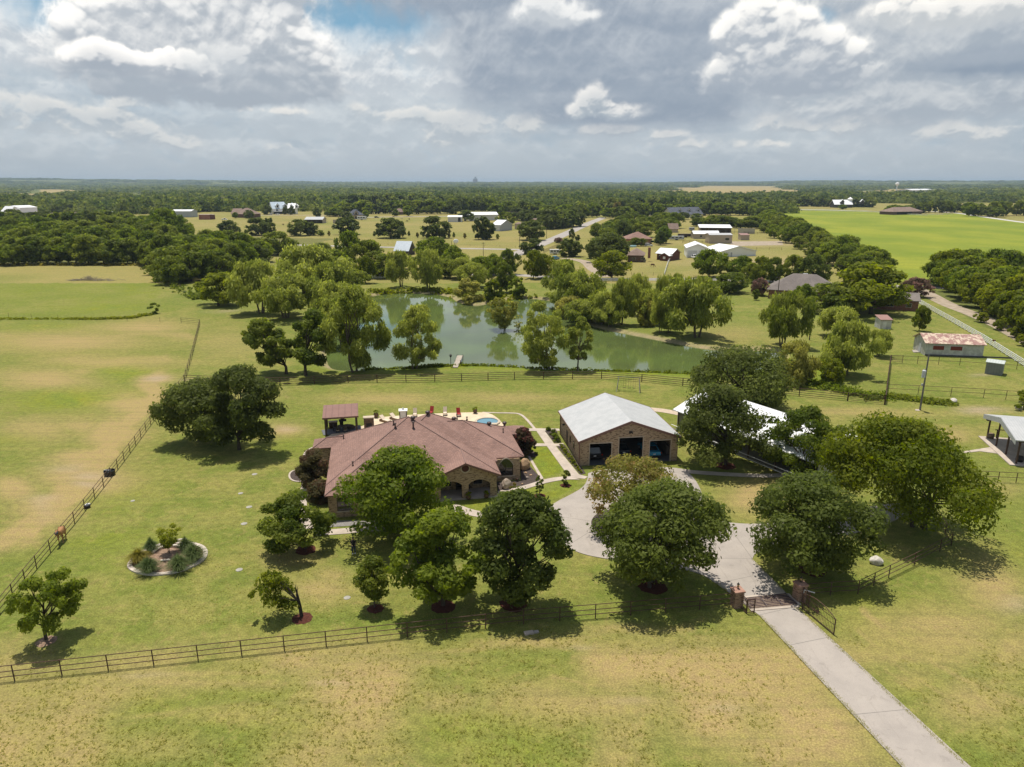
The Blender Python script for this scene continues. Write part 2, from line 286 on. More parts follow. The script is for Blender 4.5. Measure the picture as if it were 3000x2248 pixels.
# ---------------------------------------------------------------- helpers: meshes
class MB:
    def __init__(s): s.v = []; s.f = []
    def add(s, vs, fs):
        b = len(s.v); s.v += [tuple(p) for p in vs]; s.f += [tuple(b + i for i in f) for f in fs]; return s
    def box(s, x0, x1, y0, y1, z0, z1):
        return s.add([(x0, y0, z0), (x1, y0, z0), (x1, y1, z0), (x0, y1, z0), (x0, y0, z1), (x1, y0, z1), (x1, y1, z1), (x0, y1, z1)],
                     [(3, 2, 1, 0), (4, 5, 6, 7), (0, 1, 5, 4), (1, 2, 6, 5), (2, 3, 7, 6), (3, 0, 4, 7)])
    def bar(s, a, b, w, h=None):             # square bar between two points
        return s.tube(a, b, w * .7071, None, 4, off=math.pi / 4)
    def tube(s, a, b, r, r2=None, n=8, cap=True, off=0):
        a = Vector(a); b = Vector(b); d = (b - a)
        if d.length < 1e-6: return s
        r2 = r if r2 is None else r2; d.normalize()
        x = d.cross(Vector((0, 0, 1))) if abs(d.z) < .95 else d.cross(Vector((0, 1, 0)))
        x.normalize(); y = d.cross(x)
        vs = [a + (x * math.cos(off + 2 * math.pi * i / n) + y * math.sin(off + 2 * math.pi * i / n)) * r for i in range(n)]
        vs += [b + (x * math.cos(off + 2 * math.pi * i / n) + y * math.sin(off + 2 * math.pi * i / n)) * r2 for i in range(n)]
        fs = [(i, i + n, (i + 1) % n + n, (i + 1) % n) for i in range(n)]
        if cap: fs += [tuple(range(n)), tuple(range(2 * n - 1, n - 1, -1))]
        return s.add(vs, fs)
    def path(s, pts, rs, n=7):
        pts = [Vector(p) for p in pts]; base = len(s.v); prev = None
        for i, p in enumerate(pts):
            d = (pts[min(i + 1, len(pts) - 1)] - pts[max(i - 1, 0)]).normalized()
            x = d.cross(Vector((.3, 1, .1))); x.normalize()
            if prev is not None and x.dot(prev) < 0: x = -x
            prev = x; y = d.cross(x)
            s.v += [tuple(p + (x * math.cos(2 * math.pi * k / n) + y * math.sin(2 * math.pi * k / n)) * rs[i]) for k in range(n)]
        for i in range(len(pts) - 1):
            b = base + i * n
            s.f += [(b + k, b + (k + 1) % n, b + n + (k + 1) % n, b + n + k) for k in range(n)]
        s.f += [tuple(base + k for k in range(n - 1, -1, -1)), tuple(base + (len(pts) - 1) * n + k for k in range(n))]
        return s
    def prism(s, poly, z0, z1):              # vertical prism over a ground polygon
        n = len(poly)
        if sum(poly[i][0] * poly[(i + 1) % n][1] - poly[(i + 1) % n][0] * poly[i][1] for i in range(n)) < 0: poly = poly[::-1]
        return s.add([(p[0], p[1], z0) for p in poly] + [(p[0], p[1], z1) for p in poly],
                     [tuple(range(n - 1, -1, -1)), tuple(range(n, 2 * n))] + [(i, (i + 1) % n, (i + 1) % n + n, i + n) for i in range(n)])
    def slab(s, poly, y0, y1):               # prism of an upright outline (x, z) between two y
        n = len(poly)
        if sum(poly[i][0] * poly[(i + 1) % n][1] - poly[(i + 1) % n][0] * poly[i][1] for i in range(n)) < 0: poly = poly[::-1]
        return s.add([(p[0], y0, p[1]) for p in poly] + [(p[0], y1, p[1]) for p in poly],
                     [tuple(range(n)), tuple(range(2 * n - 1, n - 1, -1))] + [(i, i + n, (i + 1) % n + n, (i + 1) % n) for i in range(n)])
    def slabx(s, poly, x0, x1):              # prism of an upright outline (y, z) between two x
        n = len(poly)
        if sum(poly[i][0] * poly[(i + 1) % n][1] - poly[(i + 1) % n][0] * poly[i][1] for i in range(n)) < 0: poly = poly[::-1]
        return s.add([(x0, p[0], p[1]) for p in poly] + [(x1, p[0], p[1]) for p in poly],
                     [tuple(range(n - 1, -1, -1)), tuple(range(n, 2 * n))] + [(i, (i + 1) % n, (i + 1) % n + n, i + n) for i in range(n)])
    def lathe(s, prof, n=16, c=(0, 0)):      # profile of (r, z)
        b = len(s.v)
        for r, z in prof: s.v += [(c[0] + r * math.cos(2 * math.pi * k / n), c[1] + r * math.sin(2 * math.pi * k / n), z) for k in range(n)]
        for i in range(len(prof) - 1): s.f += [(b + i * n + k, b + i * n + (k + 1) % n, b + (i + 1) * n + (k + 1) % n, b + (i + 1) * n + k) for k in range(n)]
        s.f += [tuple(b + k for k in range(n - 1, -1, -1)), tuple(b + (len(prof) - 1) * n + k for k in range(n))]
        return s
    def ball(s, c, r, n=8, m=6, jit=0, rng=None):
        r = (r, r, r) if isinstance(r, (int, float)) else r; b = len(s.v)
        for i in range(m + 1):
            th = math.pi * i / m
            for k in range(n):
                ph = 2 * math.pi * k / n; j = 1 + (rng.uniform(-jit, jit) if jit else 0)
                s.v.append((c[0] + r[0] * j * math.sin(th) * math.cos(ph), c[1] + r[1] * j * math.sin(th) * math.sin(ph), c[2] + r[2] * j * math.cos(th)))
        for i in range(m): s.f += [(b + i * n + k, b + (i + 1) * n + k, b + (i + 1) * n + (k + 1) % n, b + i * n + (k + 1) % n) for k in range(n)]
        return s
    def build(s, name, m, parent=None, smooth=False, mods=None):
        me = bpy.data.meshes.new(name); me.from_pydata(s.v, [], s.f); me.update()
        if smooth: me.polygons.foreach_set('use_smooth', [True] * len(me.polygons))
        ms = m if isinstance(m, (list, tuple)) else [m]
        for x in ms: me.materials.append(x)
        o = bpy.data.objects.new(name, me); COL.objects.link(o)
        if parent is not None: o.parent = parent
        return o
def tag(o, label, cat, group=None, kind=None):
    if label: o['label'] = label
    if cat: o['category'] = cat
    if group: o['group'] = group
    if kind: o['kind'] = kind
    return o
def root(name, loc, rz, label, cat, group=None):
    o = bpy.data.objects.new(name, None); COL.objects.link(o); o.location = loc; o.rotation_euler = (0, 0, rz); o.empty_display_size = .3
    return tag(o, label, cat, group)
def structure(name, mb, m, label=None):
    o = mb.build(name, m); o['kind'] = 'structure'
    if label: o['label'] = label
    return o
def copy_tree(o, parent=None):
    c = o.copy(); COL.objects.link(c)
    if parent is not None: c.parent = parent
    for ch in o.children: copy_tree(ch, c)
    return c

# ---------------------------------------------------------------- the ground: one sheet to the horizon, dipping under the pond
def pip(px, py, poly):
    r = np.zeros(px.shape, bool); n = len(poly)
    for i in range(n):
        x0, y0 = poly[i]; x1, y1 = poly[(i + 1) % n]
        if y0 == y1: continue
        c = ((y0 > py) != (y1 > py)) & (px < (x1 - x0) * (py - y0) / (y1 - y0) + x0); r ^= c
    return r
def segd(px, py, poly, closed=True):
    d = np.full(px.shape, 1e9); n = len(poly)
    for i in range(n if closed else n - 1):
        x0, y0 = poly[i]; x1, y1 = poly[(i + 1) % n]; dx, dy = x1 - x0, y1 - y0
        t = np.clip(((px - x0) * dx + (py - y0) * dy) / (dx * dx + dy * dy + 1e-9), 0, 1)
        d = np.minimum(d, np.hypot(px - x0 - t * dx, py - y0 - t * dy))
    return d
def smooth_poly(pts, it=2, closed=True):
    for _ in range(it):
        o = []; n = len(pts)
        for i in range(n if closed else n - 1):
            a, b = pts[i], pts[(i + 1) % n]
            o += [(a[0] * .75 + b[0] * .25, a[1] * .75 + b[1] * .25), (a[0] * .25 + b[0] * .75, a[1] * .25 + b[1] * .75)]
        if not closed: o = [pts[0]] + o + [pts[-1]]
        pts = o
    return pts
G2 = lambda L: [tuple(P(*q)[:2]) for q in L]
POND = smooth_poly(G2([(955, 1066), (1000, 1082), (1068, 1078), (1203, 1076), (1253, 1071), (1326, 1068), (1407, 1067), (1534, 1073), (1701, 1080), (1859, 1085), (1972, 1089), (2060, 1092), (2150, 1090), (2230, 1075),
    (2275, 1055), (2292, 1036), (2253, 1019), (2172, 1023), (2068, 1018), (1973, 1000), (1882, 982), (1787, 964), (1733, 951), (1700, 940), (1660, 925), (1640, 905), (1625, 882), (1600, 874), (1538, 869), (1479, 876), (1440, 884), (1390, 893), (1339, 882), (1317, 864), (1244, 855),
    (1149, 855), (1090, 862), (1030, 885), (985, 930), (960, 990)]))
CREEK = smooth_poly(G2([(2260, 1062), (2330, 1085), (2372, 1082), (2392, 1108), (2360, 1128), (2300, 1110), (2240, 1085)]))
WATER_Z = -.55
_prs = np.random.RandomState(5)
def vnoise(x, y, sc, seed):
    g = np.random.RandomState(seed).rand(128, 128); x = x * sc + 1000; y = y * sc + 1000
    xi = np.floor(x).astype(int); yi = np.floor(y).astype(int); fx = x - xi; fy = y - yi; fx = fx * fx * (3 - 2 * fx); fy = fy * fy * (3 - 2 * fy)
    a = g[xi % 128, yi % 128]; b = g[(xi + 1) % 128, yi % 128]; c = g[xi % 128, (yi + 1) % 128]; d = g[(xi + 1) % 128, (yi + 1) % 128]
    return (a * (1 - fx) + b * fx) * (1 - fy) + (c * (1 - fx) + d * fx) * fy
def far_height(X, Y):
    D = np.hypot(X, Y); az = np.degrees(np.arctan2(X, Y))
    r = np.clip((D - 1500) / 6000, 0, 1)
    h = r * (vnoise(X, Y, 1 / 1400., 3) * 20 - 6)
    far = np.clip((D - 6500) / 3500, 0, 1); far = far * far * (3 - 2 * far)
    ridge = np.interp(az, [-60, -40, -36, -30, -22, -14, -6, 0, 10, 17, 22, 27, 36, 45, 60], [55, 62, 60, 54, 44, 34, 26, 22, 22, 24, 40, 34, 44, 50, 50])
    return h + far * ridge
def ground_z(X, Y):
    X = np.asarray(X, float); Y = np.asarray(Y, float); z = np.zeros(X.shape)
    near = (np.hypot(X, Y) < 420) & (Y > 60)
    for poly, dp in ((POND, 1.7), (CREEK, 1.1)):
        x, y = X[near], Y[near]; d = segd(x, y, poly); ins = pip(x, y, poly); s = np.where(ins, -d, d)
        q = np.clip((s + 3.0) / 5.0, 0, 1); zz = -dp + (dp) * q * q * (3 - 2 * q)
        z[near] = np.minimum(z[near], zz)
    far = np.hypot(X, Y) > 1500
    z[far] = far_height(X[far], Y[far])
    return z
def gz(x, y): return float(ground_z(np.array([x]), np.array([y]))[0])

STRIPS = [(1990, 548, 2320, 551), (560, 571, 720, 574), (1180, 566, 1340, 569), (1640, 560, 1800, 563), (2450, 561, 2600, 564), (120, 556, 320, 559), (800, 556, 960, 558.5), (2790, 573, 2920, 577), (1450, 574, 1580, 578), (330, 580, 480, 584), (980, 577, 1100, 580), (2880, 556, 3050, 559)]
def build_ground():
    rows = np.concatenate([[4, 14, 22], np.geomspace(27, 300, 430), np.geomspace(303, 900, 120), np.geomspace(915, 26000, 90)])
    azs = np.concatenate([np.linspace(-180, -44, 28)[:-1], np.linspace(-44, 44, 470), np.linspace(44, 180, 28)[1:]])
    R_, A_ = np.meshgrid(rows, np.radians(azs), indexing='ij'); nr, na = R_.shape
    # rows of equal distance ahead inside the view, circles elsewhere
    X = R_ * np.sin(A_); Y = R_ * np.cos(A_)
    x = X.ravel(); y = Y.ravel(); z = ground_z(x, y)
    d = np.maximum(y * CP + HC * SP, 1.0); px = 1500 + FP * x / d; py = 1124 + FP * (-y * SP + HC * CP) / d; ok = y > 5
    px = np.where(ok, px, -9999); py = np.where(ok, py, 9999)
    w = vnoise(x, y, .12, 21) - .5; w2 = vnoise(x, y, .35, 22) - .5; wf = vnoise(x, y, .03, 24) - .5
    # irregular outlines
    sx = px + w * 60 * np.clip(60 / np.maximum(y, 30), .12, 1) * 2 + w2 * 14; sy = py + w2 * 14 * np.clip(70 / np.maximum(y, 30), .1, 1) + w * 14 * np.clip(70 / np.maximum(y, 30), .1, 1)
    def ell(L):
        o = np.zeros(len(x))
        for (cx, cy, rx, ry, am) in L: o = np.maximum(o, am * np.exp(-1.1 * (((sx - cx) / rx) ** 2 + ((sy - cy) / ry) ** 2)))
        return o
    dry = ell([(420, 960, 160, 22, .55), (180, 1000, 260, 34, .6), (330, 1060, 220, 22, .5), (120, 1110, 160, 34, .6), (390, 1185, 110, 34, .75), (470, 1112, 60, 16, .9), (250, 1400, 150, 46, .8), (110, 1500, 110, 56, .65), (40, 1560, 60, 50, .6),
        (330, 1270, 100, 60, .75), (120, 1260, 120, 46, .45), (260, 1345, 120, 34, .7), (215, 1245, 100, 30, .5), (30, 1430, 70, 40, .7),
        (500, 1996, 470, 22, .5), (1100, 1935, 320, 24, .5), (1560, 1880, 260, 24, .6), (1840, 1850, 170, 24, .5), (130, 2070, 170, 40, .5), (60, 2150, 120, 40, .5), (1740, 2060, 330, 70, .6), (1900, 1960, 200, 46, .55), (2150, 2060, 130, 100, .55), (2350, 2190, 120, 60, .5), (330, 2190, 260, 50, .4), (700, 2090, 240, 34, .4),
        (1300, 2060, 200, 34, .45), (2740, 1860, 220, 90, .6), (2900, 1720, 120, 90, .55), (2560, 1850, 90, 50, .45), (2830, 2060, 180, 90, .55), (2650, 1980, 120, 50, .4), (2950, 1900, 100, 80, .6),
        (1150, 1170, 200, 18, .45), (1480, 1165, 200, 16, .4), (835, 1262, 60, 26, .6), (960, 1730, 110, 40, .5), (880, 1640, 110, 30, .4), (2240, 1460, 90, 50, .75), (1000, 1690, 60, 30, .4), (2860, 1430, 110, 30, .4), (2790, 1275, 90, 20, .5), (2500, 1210, 220, 16, .4),
        (660, 1010, 110, 50, .25), (720, 1150, 130, 30, .35), (2150, 980, 90, 30, .3), (1290, 1690, 80, 30, .5), (2620, 1260, 60, 20, .5)])
    def trail(pts, wd, am):
        return am * np.exp(-(segd(sx, sy * 1.0, pts, False) / wd) ** 2)
    for tr_, wd, am in (([(-20, 1590), (100, 1500), (230, 1400), (330, 1300), (400, 1200), (470, 1115)], 30, .8), ([(60, 1560), (150, 1480), (270, 1405), (350, 1330)], 14, .9), ([(0, 985), (200, 1000), (420, 975), (560, 985)], 14, .4), ([(0, 1120), (180, 1110), (330, 1060), (480, 1050)], 14, .4), ([(-20, 1990), (400, 1985), (900, 1945), (1500, 1880), (2000, 1840)], 14, .45),
        ([(1640, 1990), (1760, 2010), (1840, 2060), (1850, 2130), (1790, 2170)], 7, .55), ([(1700, 1985), (1810, 2000), (1890, 2050), (1905, 2120)], 6, .5), ([(1950, 1960), (1925, 2010), (1950, 2060), (2030, 2080)], 6, .5), ([(2240, 2040), (2350, 2130), (2420, 2248)], 9, .4), ([(2500, 1790), (2620, 1890), (2800, 1990), (3000, 2060)], 12, .5), ([(2480, 1840), (2600, 1950), (2780, 2060)], 9, .45), ([(300, 2110), (700, 2060), (1200, 2030), (1600, 2050)], 10, .35)): dry = np.maximum(dry, trail(tr_, wd, am))
    bare = ell([(475, 1110, 42, 9, .8), (590, 1116, 40, 7, .5), (270, 1398, 60, 16, .6), (250, 1420, 40, 10, .7), (190, 1370, 70, 14, .4), (330, 1396, 26, 8, .6), (110, 1460, 50, 16, .35), (2890, 1205, 80, 12, .7), (840, 1258, 40, 12, .5), (1810, 2050, 60, 12, .3), (2090, 2075, 60, 16, .35), (2960, 1770, 60, 26, .35), (1700, 1893, 50, 8, .4), (920, 1997, 60, 8, .35), (420, 1976, 90, 8, .25), (2890, 1100, 40, 6, .5), (910, 930, 40, 8, .5), (660, 912, 60, 6, .4), (2240, 770, 200, 10, .5), (2240, 714, 120, 10, .4), (100, 1480, 30, 40, .3)])
    lush = ell([(350, 1085, 110, 34, .9), (230, 1165, 200, 30, .85), (150, 1180, 130, 26, .7), (40, 1000, 60, 20, .6), (280, 880, 150, 50, .35), (390, 845, 60, 50, .5), (120, 960, 160, 14, .6), (300, 900, 160, 14, .7), (40, 1290, 90, 20, .55), (350, 1600, 180, 60, .35), (330, 1450, 160, 60, .4), (700, 2090, 160, 34, .5), (420, 2060, 140, 40, .4), (60, 2030, 40, 20, .6), (900, 2150, 200, 50, .4), (2500, 1760, 130, 40, .4), (2660, 1990, 60, 50, .3), (1400, 2150, 200, 40, .35), (860, 1300, 80, 40, .5), (2980, 1640, 60, 60, .5)])
    lush = np.maximum(lush, .8 * pip(px, py, [(1550, 1306), (1604, 1308), (1652, 1380), (1592, 1402), (1556, 1340)]))
    lush = np.maximum(lush, .55 * pip(sx, sy, [(1352, 1466), (1460, 1452), (1600, 1420), (1720, 1404), (1716, 1426), (1590, 1482), (1480, 1530), (1380, 1500)]))
    shore = np.minimum(segd(x, y, POND), segd(x, y, CREEK)); lush = np.maximum(lush, .95 * np.exp(-((shore - 1.5) / 2.2) ** 2) * (y < 150) * (shore < 20))
    bare = np.maximum(bare, .62 * np.exp(-((shore - .6) / 1.3) ** 2) * (((x > 18) & (y > 141)) | (x < -30) | (y > 205)))
    field = pip(sx, sy, [(2250, 616), (2500, 618), (2700, 630), (2810, 626), (3100, 662), (3100, 800), (2990, 830), (2700, 862), (2560, 800), (2420, 690), (2330, 640)]).astype(float)
    left = pip(sx, sy, [(-400, 776), (420, 780), (470, 830), (450, 910), (300, 938), (-400, 935)]).astype(float); lush = np.maximum(lush, left * (.22 + .5 * wf))
    dry = np.clip(dry * np.where(py < 1840, 1.3, 1.0), 0, 1)
    dry = np.maximum(dry, np.clip((py - 1840) / 90, 0, 1) * (px > -2000) * np.clip(.24 + 2.1 * (vnoise(x, y, .10, 61) - .46) + .6 * (vnoise(x, y, .3, 62) - .5), 0, .8))
    lush = np.maximum(lush, np.clip((py - 1840) / 90, 0, 1) * np.clip(1.8 * (vnoise(x, y, .13, 71) - .62) + .5 * (vnoise(x, y, .5, 72) - .5), 0, .8))
    ranch = ((py < 830) & (py > 590) & (field < .5)).astype(float) * np.clip(.75 + wf, 0, 1) * (px > -500)
    tan = pip(px, py, [(1950, 556), (2290, 556), (2395, 557), (2400, 576), (2200, 580), (1950, 578)]) | pip(px, py, [(-200, 566), (80, 566), (112, 568), (40, 590), (-200, 590)]) | pip(px, py, [(2560, 557), (2700, 555), (2770, 560), (2700, 576), (2600, 574)])
    for q in STRIPS: tan = tan | pip(px, py, [(q[0], q[1]), (q[2], q[1]), (q[2] + 8, q[3] + 8), (q[0] - 8, q[3] + 8)])
    dry = np.maximum(dry, np.where(tan, 1.0, 0)); dry = np.maximum(dry, ranch * .46)
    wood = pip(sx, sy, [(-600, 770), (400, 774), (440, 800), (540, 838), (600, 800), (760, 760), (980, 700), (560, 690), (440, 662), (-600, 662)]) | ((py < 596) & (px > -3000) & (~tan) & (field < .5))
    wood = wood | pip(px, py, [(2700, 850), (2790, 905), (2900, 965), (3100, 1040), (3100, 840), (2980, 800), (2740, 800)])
    me = bpy.data.meshes.new('ground'); idx = np.arange(nr * na).reshape(nr, na)
    f = np.stack([idx[:-1, :-1], idx[:-1, 1:], idx[1:, 1:], idx[1:, :-1]], -1).reshape(-1, 4)[:, ::-1]
    me.vertices.add(len(x)); me.vertices.foreach_set('co', np.stack([x, y, z], 1).astype(np.float32).ravel())
    me.loops.add(f.size); me.loops.foreach_set('vertex_index', f.ravel().astype(np.int32)); me.polygons.add(len(f)); me.polygons.foreach_set('loop_start', np.arange(0, f.size, 4, dtype=np.int32))
    me.update(calc_edges=True); me.polygons.foreach_set('use_smooth', np.ones(len(f), bool))
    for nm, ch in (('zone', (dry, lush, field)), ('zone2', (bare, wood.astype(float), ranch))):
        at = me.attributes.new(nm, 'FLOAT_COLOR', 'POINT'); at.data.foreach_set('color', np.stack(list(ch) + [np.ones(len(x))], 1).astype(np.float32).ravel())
    k = NT('grassland'); p = k.pos()
    n1 = k.noise(p, .045, 5, .6); n2 = k.noise(p, .22, 5, .62); n3 = k.noise(p, 1.3, 5, .7); n4 = k.noise(p, 7.0, 3, .75); ns = k.noise(p, 1.0, 4, .6, (.05, .9, 1)); n5 = k.noise(p, .55, 4, .7, None, 1.5)
    z1 = k.n('ShaderNodeSeparateColor'); k.l(k.attr('zone').outputs['Color'], z1.inputs[0]); z2 = k.n('ShaderNodeSeparateColor'); k.l(k.attr('zone2').outputs['Color'], z2.inputs[0])
    j = k.math('MULTIPLY', k.math('SUBTRACT', k.math('ADD', k.math('MULTIPLY', n2, .5), k.math('MULTIPLY', n3, .5)), .5), 1.5)
    def edge(s, g=1.0): return k.math('ADD', s, k.math('MULTIPLY', j, k.math('MULTIPLY', k.math('MULTIPLY', s, k.math('SUBTRACT', 1.0, s)), 4.0 * g)), True)
    c = k.mix(k.ramp(n1, .38, .64), (.180, .203, .040, 1), (.246, .234, .062, 1))
    c = k.mix(k.ramp(n2, .44, .62, 0, .7), c, (.140, .182, .030, 1))
    c = k.mix(k.ramp(n5, .52, .68, 0, .5), c, (.300, .245, .085, 1))
    c = k.mix(edge(z1.outputs[1], 1.0), c, k.mix(k.ramp(n2, .35, .7), (.140, .205, .018, 1), (.235, .245, .022, 1)))
    c = k.mix(k.math('MULTIPLY', edge(k.math('MULTIPLY', z1.outputs[0], 1.3, True), 1.0), .92), c, k.mix(k.ramp(n3, .35, .7), (.420, .305, .140, 1), (.315, .250, .090, 1)))
    c = k.mix(z1.outputs[2], c, k.mix(k.ramp(k.noise(p, .02, 5, .6, (1, .5, 1)), .35, .68), (.180, .235, .026, 1), (.285, .305, .036, 1)))
    c = k.mix(k.math('MULTIPLY', z1.outputs[2], k.ramp(k.noise(p, 1.0, 5, .65, (.012, .22, 1), .4), .50, .68, 0, .5)), c, (.150, .200, .030, 1))
    c = k.mix(edge(z2.outputs[0], 1.2), c, k.mix(k.ramp(n3, .3, .7), (.50, .385, .27, 1), (.34, .255, .165, 1)))
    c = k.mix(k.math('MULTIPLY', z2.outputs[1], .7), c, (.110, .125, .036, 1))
    c = k.mix(k.ramp(ns, .46, .66, 0, .22), c, (.120, .148, .038, 1))
    dark = k.math('MULTIPLY', k.ramp(n4, .36, .70, .70, 1.18), k.ramp(n3, .32, .70, .80, 1.15))
    sc = k.n('ShaderNodeVectorMath', operation='SCALE'); k.l(c, sc.inputs[0]); k.l(dark, sc.inputs['Scale'])
    bh = k.math('ADD', n4, k.math('MULTIPLY', n3, 1.5))
    m = k.pbr(sc.outputs[0], .95, .1, nrm=k.bump(bh, .55, .12)); me.materials.append(m)
    o = bpy.data.objects.new('ground', me); COL.objects.link(o); tag(o, 'mown grassland with dry tan patches reaching to the horizon', None, None, 'structure')
build_ground()

# water
def build_water():
    k = NT('pond_water'); p = k.pos(); n = k.noise(p, 1.2, 4, .6, (1, 2.2, 1)); n2 = k.noise(p, .06, 4)
    c = k.mix(k.ramp(n2, .35, .7), (.078, .102, .034, 1), (.100, .140, .038, 1))
    m = k.pbr(c, .045, .75, nrm=k.bump(n, .05, .05))
    for nm, poly in (('pond_water', POND), ('creek_water', CREEK)):
        cx = sum(q[0] for q in poly) / len(poly); cy = sum(q[1] for q in poly) / len(poly)
        # the sheet runs a little under the banks
        out = []
        n_ = len(poly)
        for i in range(n_):
            a, b = poly[i - 1], poly[(i + 1) % n_]; tx, ty = b[0] - a[0], b[1] - a[1]; l = math.hypot(tx, ty) + 1e-6
            s = 1 if sum(poly[q][0] * poly[(q + 1) % n_][1] - poly[(q + 1) % n_][0] * poly[q][1] for q in range(n_)) > 0 else -1
            out.append((poly[i][0] + s * ty / l * 1.0, poly[i][1] - s * tx / l * 1.0))
        mb = MB(); mb.add([(q[0], q[1], WATER_Z) for q in out], [tuple(range(len(out)))]); structure(nm, mb, m, 'green pond water' if nm[0] == 'p' else 'shallow creek water')
build_water()

# ---------------------------------------------------------------- drives, paths, roads (thin sheets on the ground)
k = NT('concrete'); p_ = k.pos(); c_ = k.mix(k.ramp(k.noise(p_, .35, 5, .65), .3, .72), (.365, .325, .285, 1), (.30, .268, .238, 1)); c_ = k.mix(k.ramp(k.noise(p_, 2.2, 5, .7, None, 2), .55, .75, 0, .5), c_, (.25, .225, .205, 1)); c_ = k.mix(k.ramp(k.noise(p_, 14, 2), .3, .8, 0, .2), c_, (.43, .39, .35, 1))
c_ = k.mix(k.ramp(k.noise(p_, .8, 6, .75, (1, 1, 1), 1.2), .56, .66, 0, .35), c_, (.21, .185, .16, 1)); c_ = k.mix(k.ramp(k.noise(p_, 1.0, 4, .6, (2.6, .16, 1), .6), .58, .72, 0, .4), c_, (.24, .21, .185, 1))
CONC = k.pbr(c_, .9, .2, nrm=k.bump(k.noise(p_, 9, 3), .1, .02))
CONC2 = mat('pale_concrete', (.47, .40, .335), (.38, .325, .27), .9, .2, scale=.8)
PATIO = mat('patio_concrete', (.62, .51, .36), (.52, .42, .30), .9, .2, scale=.6)
ROAD = mat('pale_asphalt', (.36, .33, .30), (.29, .265, .24), .95, .1, scale=.1)
GRAVEL = mat('gravel', (.37, .30, .235), (.27, .225, .16), 1, .1, scale=.5, bump=.3)
BED = mat('dark_gravel', (.050, .040, .036), (.095, .075, .065), 1, .1, scale=9, bump=.6)
MULCH = mat('red_mulch', (.100, .036, .025), (.058, .024, .018), 1, .1, scale=7, bump=.7)
SOIL = mat('bed_soil', (.30, .205, .145), (.18, .12, .085), 1, .1, scale=3, bump=.5)
JOINT = plain('joint_seal', (.215, .195, .175), .9)
def ribbon(pts, w, z):
    """sheet of constant width along ground points"""
    pts = [Vector((q[0], q[1], 0)) for q in pts]; mb = MB(); vs = []; n = len(pts)
    for i in range(n):
        d = (pts[min(i + 1, n - 1)] - pts[max(i - 1, 0)]); d.normalize(); nx = Vector((-d.y, d.x, 0)) * ((w[i] if isinstance(w, (list, tuple)) else w) / 2)
        for q in (pts[i] + nx, pts[i] - nx): vs.append((q.x, q.y, z))
    mb.add(vs, [(2 * i + 1, 2 * i + 3, 2 * i + 2, 2 * i) for i in range(n - 1)]); return mb
def sheet(poly, z, t=.0):
    mb = MB(); n = len(poly)
    if sum(poly[i][0] * poly[(i + 1) % n][1] - poly[(i + 1) % n][0] * poly[i][1] for i in range(n)) < 0: poly = poly[::-1]
    if t: return mb.prism(poly, z - t, z)
    return mb.add([(q[0], q[1], z) for q in poly], [tuple(range(n))])
def path_px(L, w, z, smooth=2): return ribbon(smooth_poly(G2(L), smooth, False), w, z)
drive = smooth_poly(G2([(2644, 2248), (2835, 2248)]), 0)
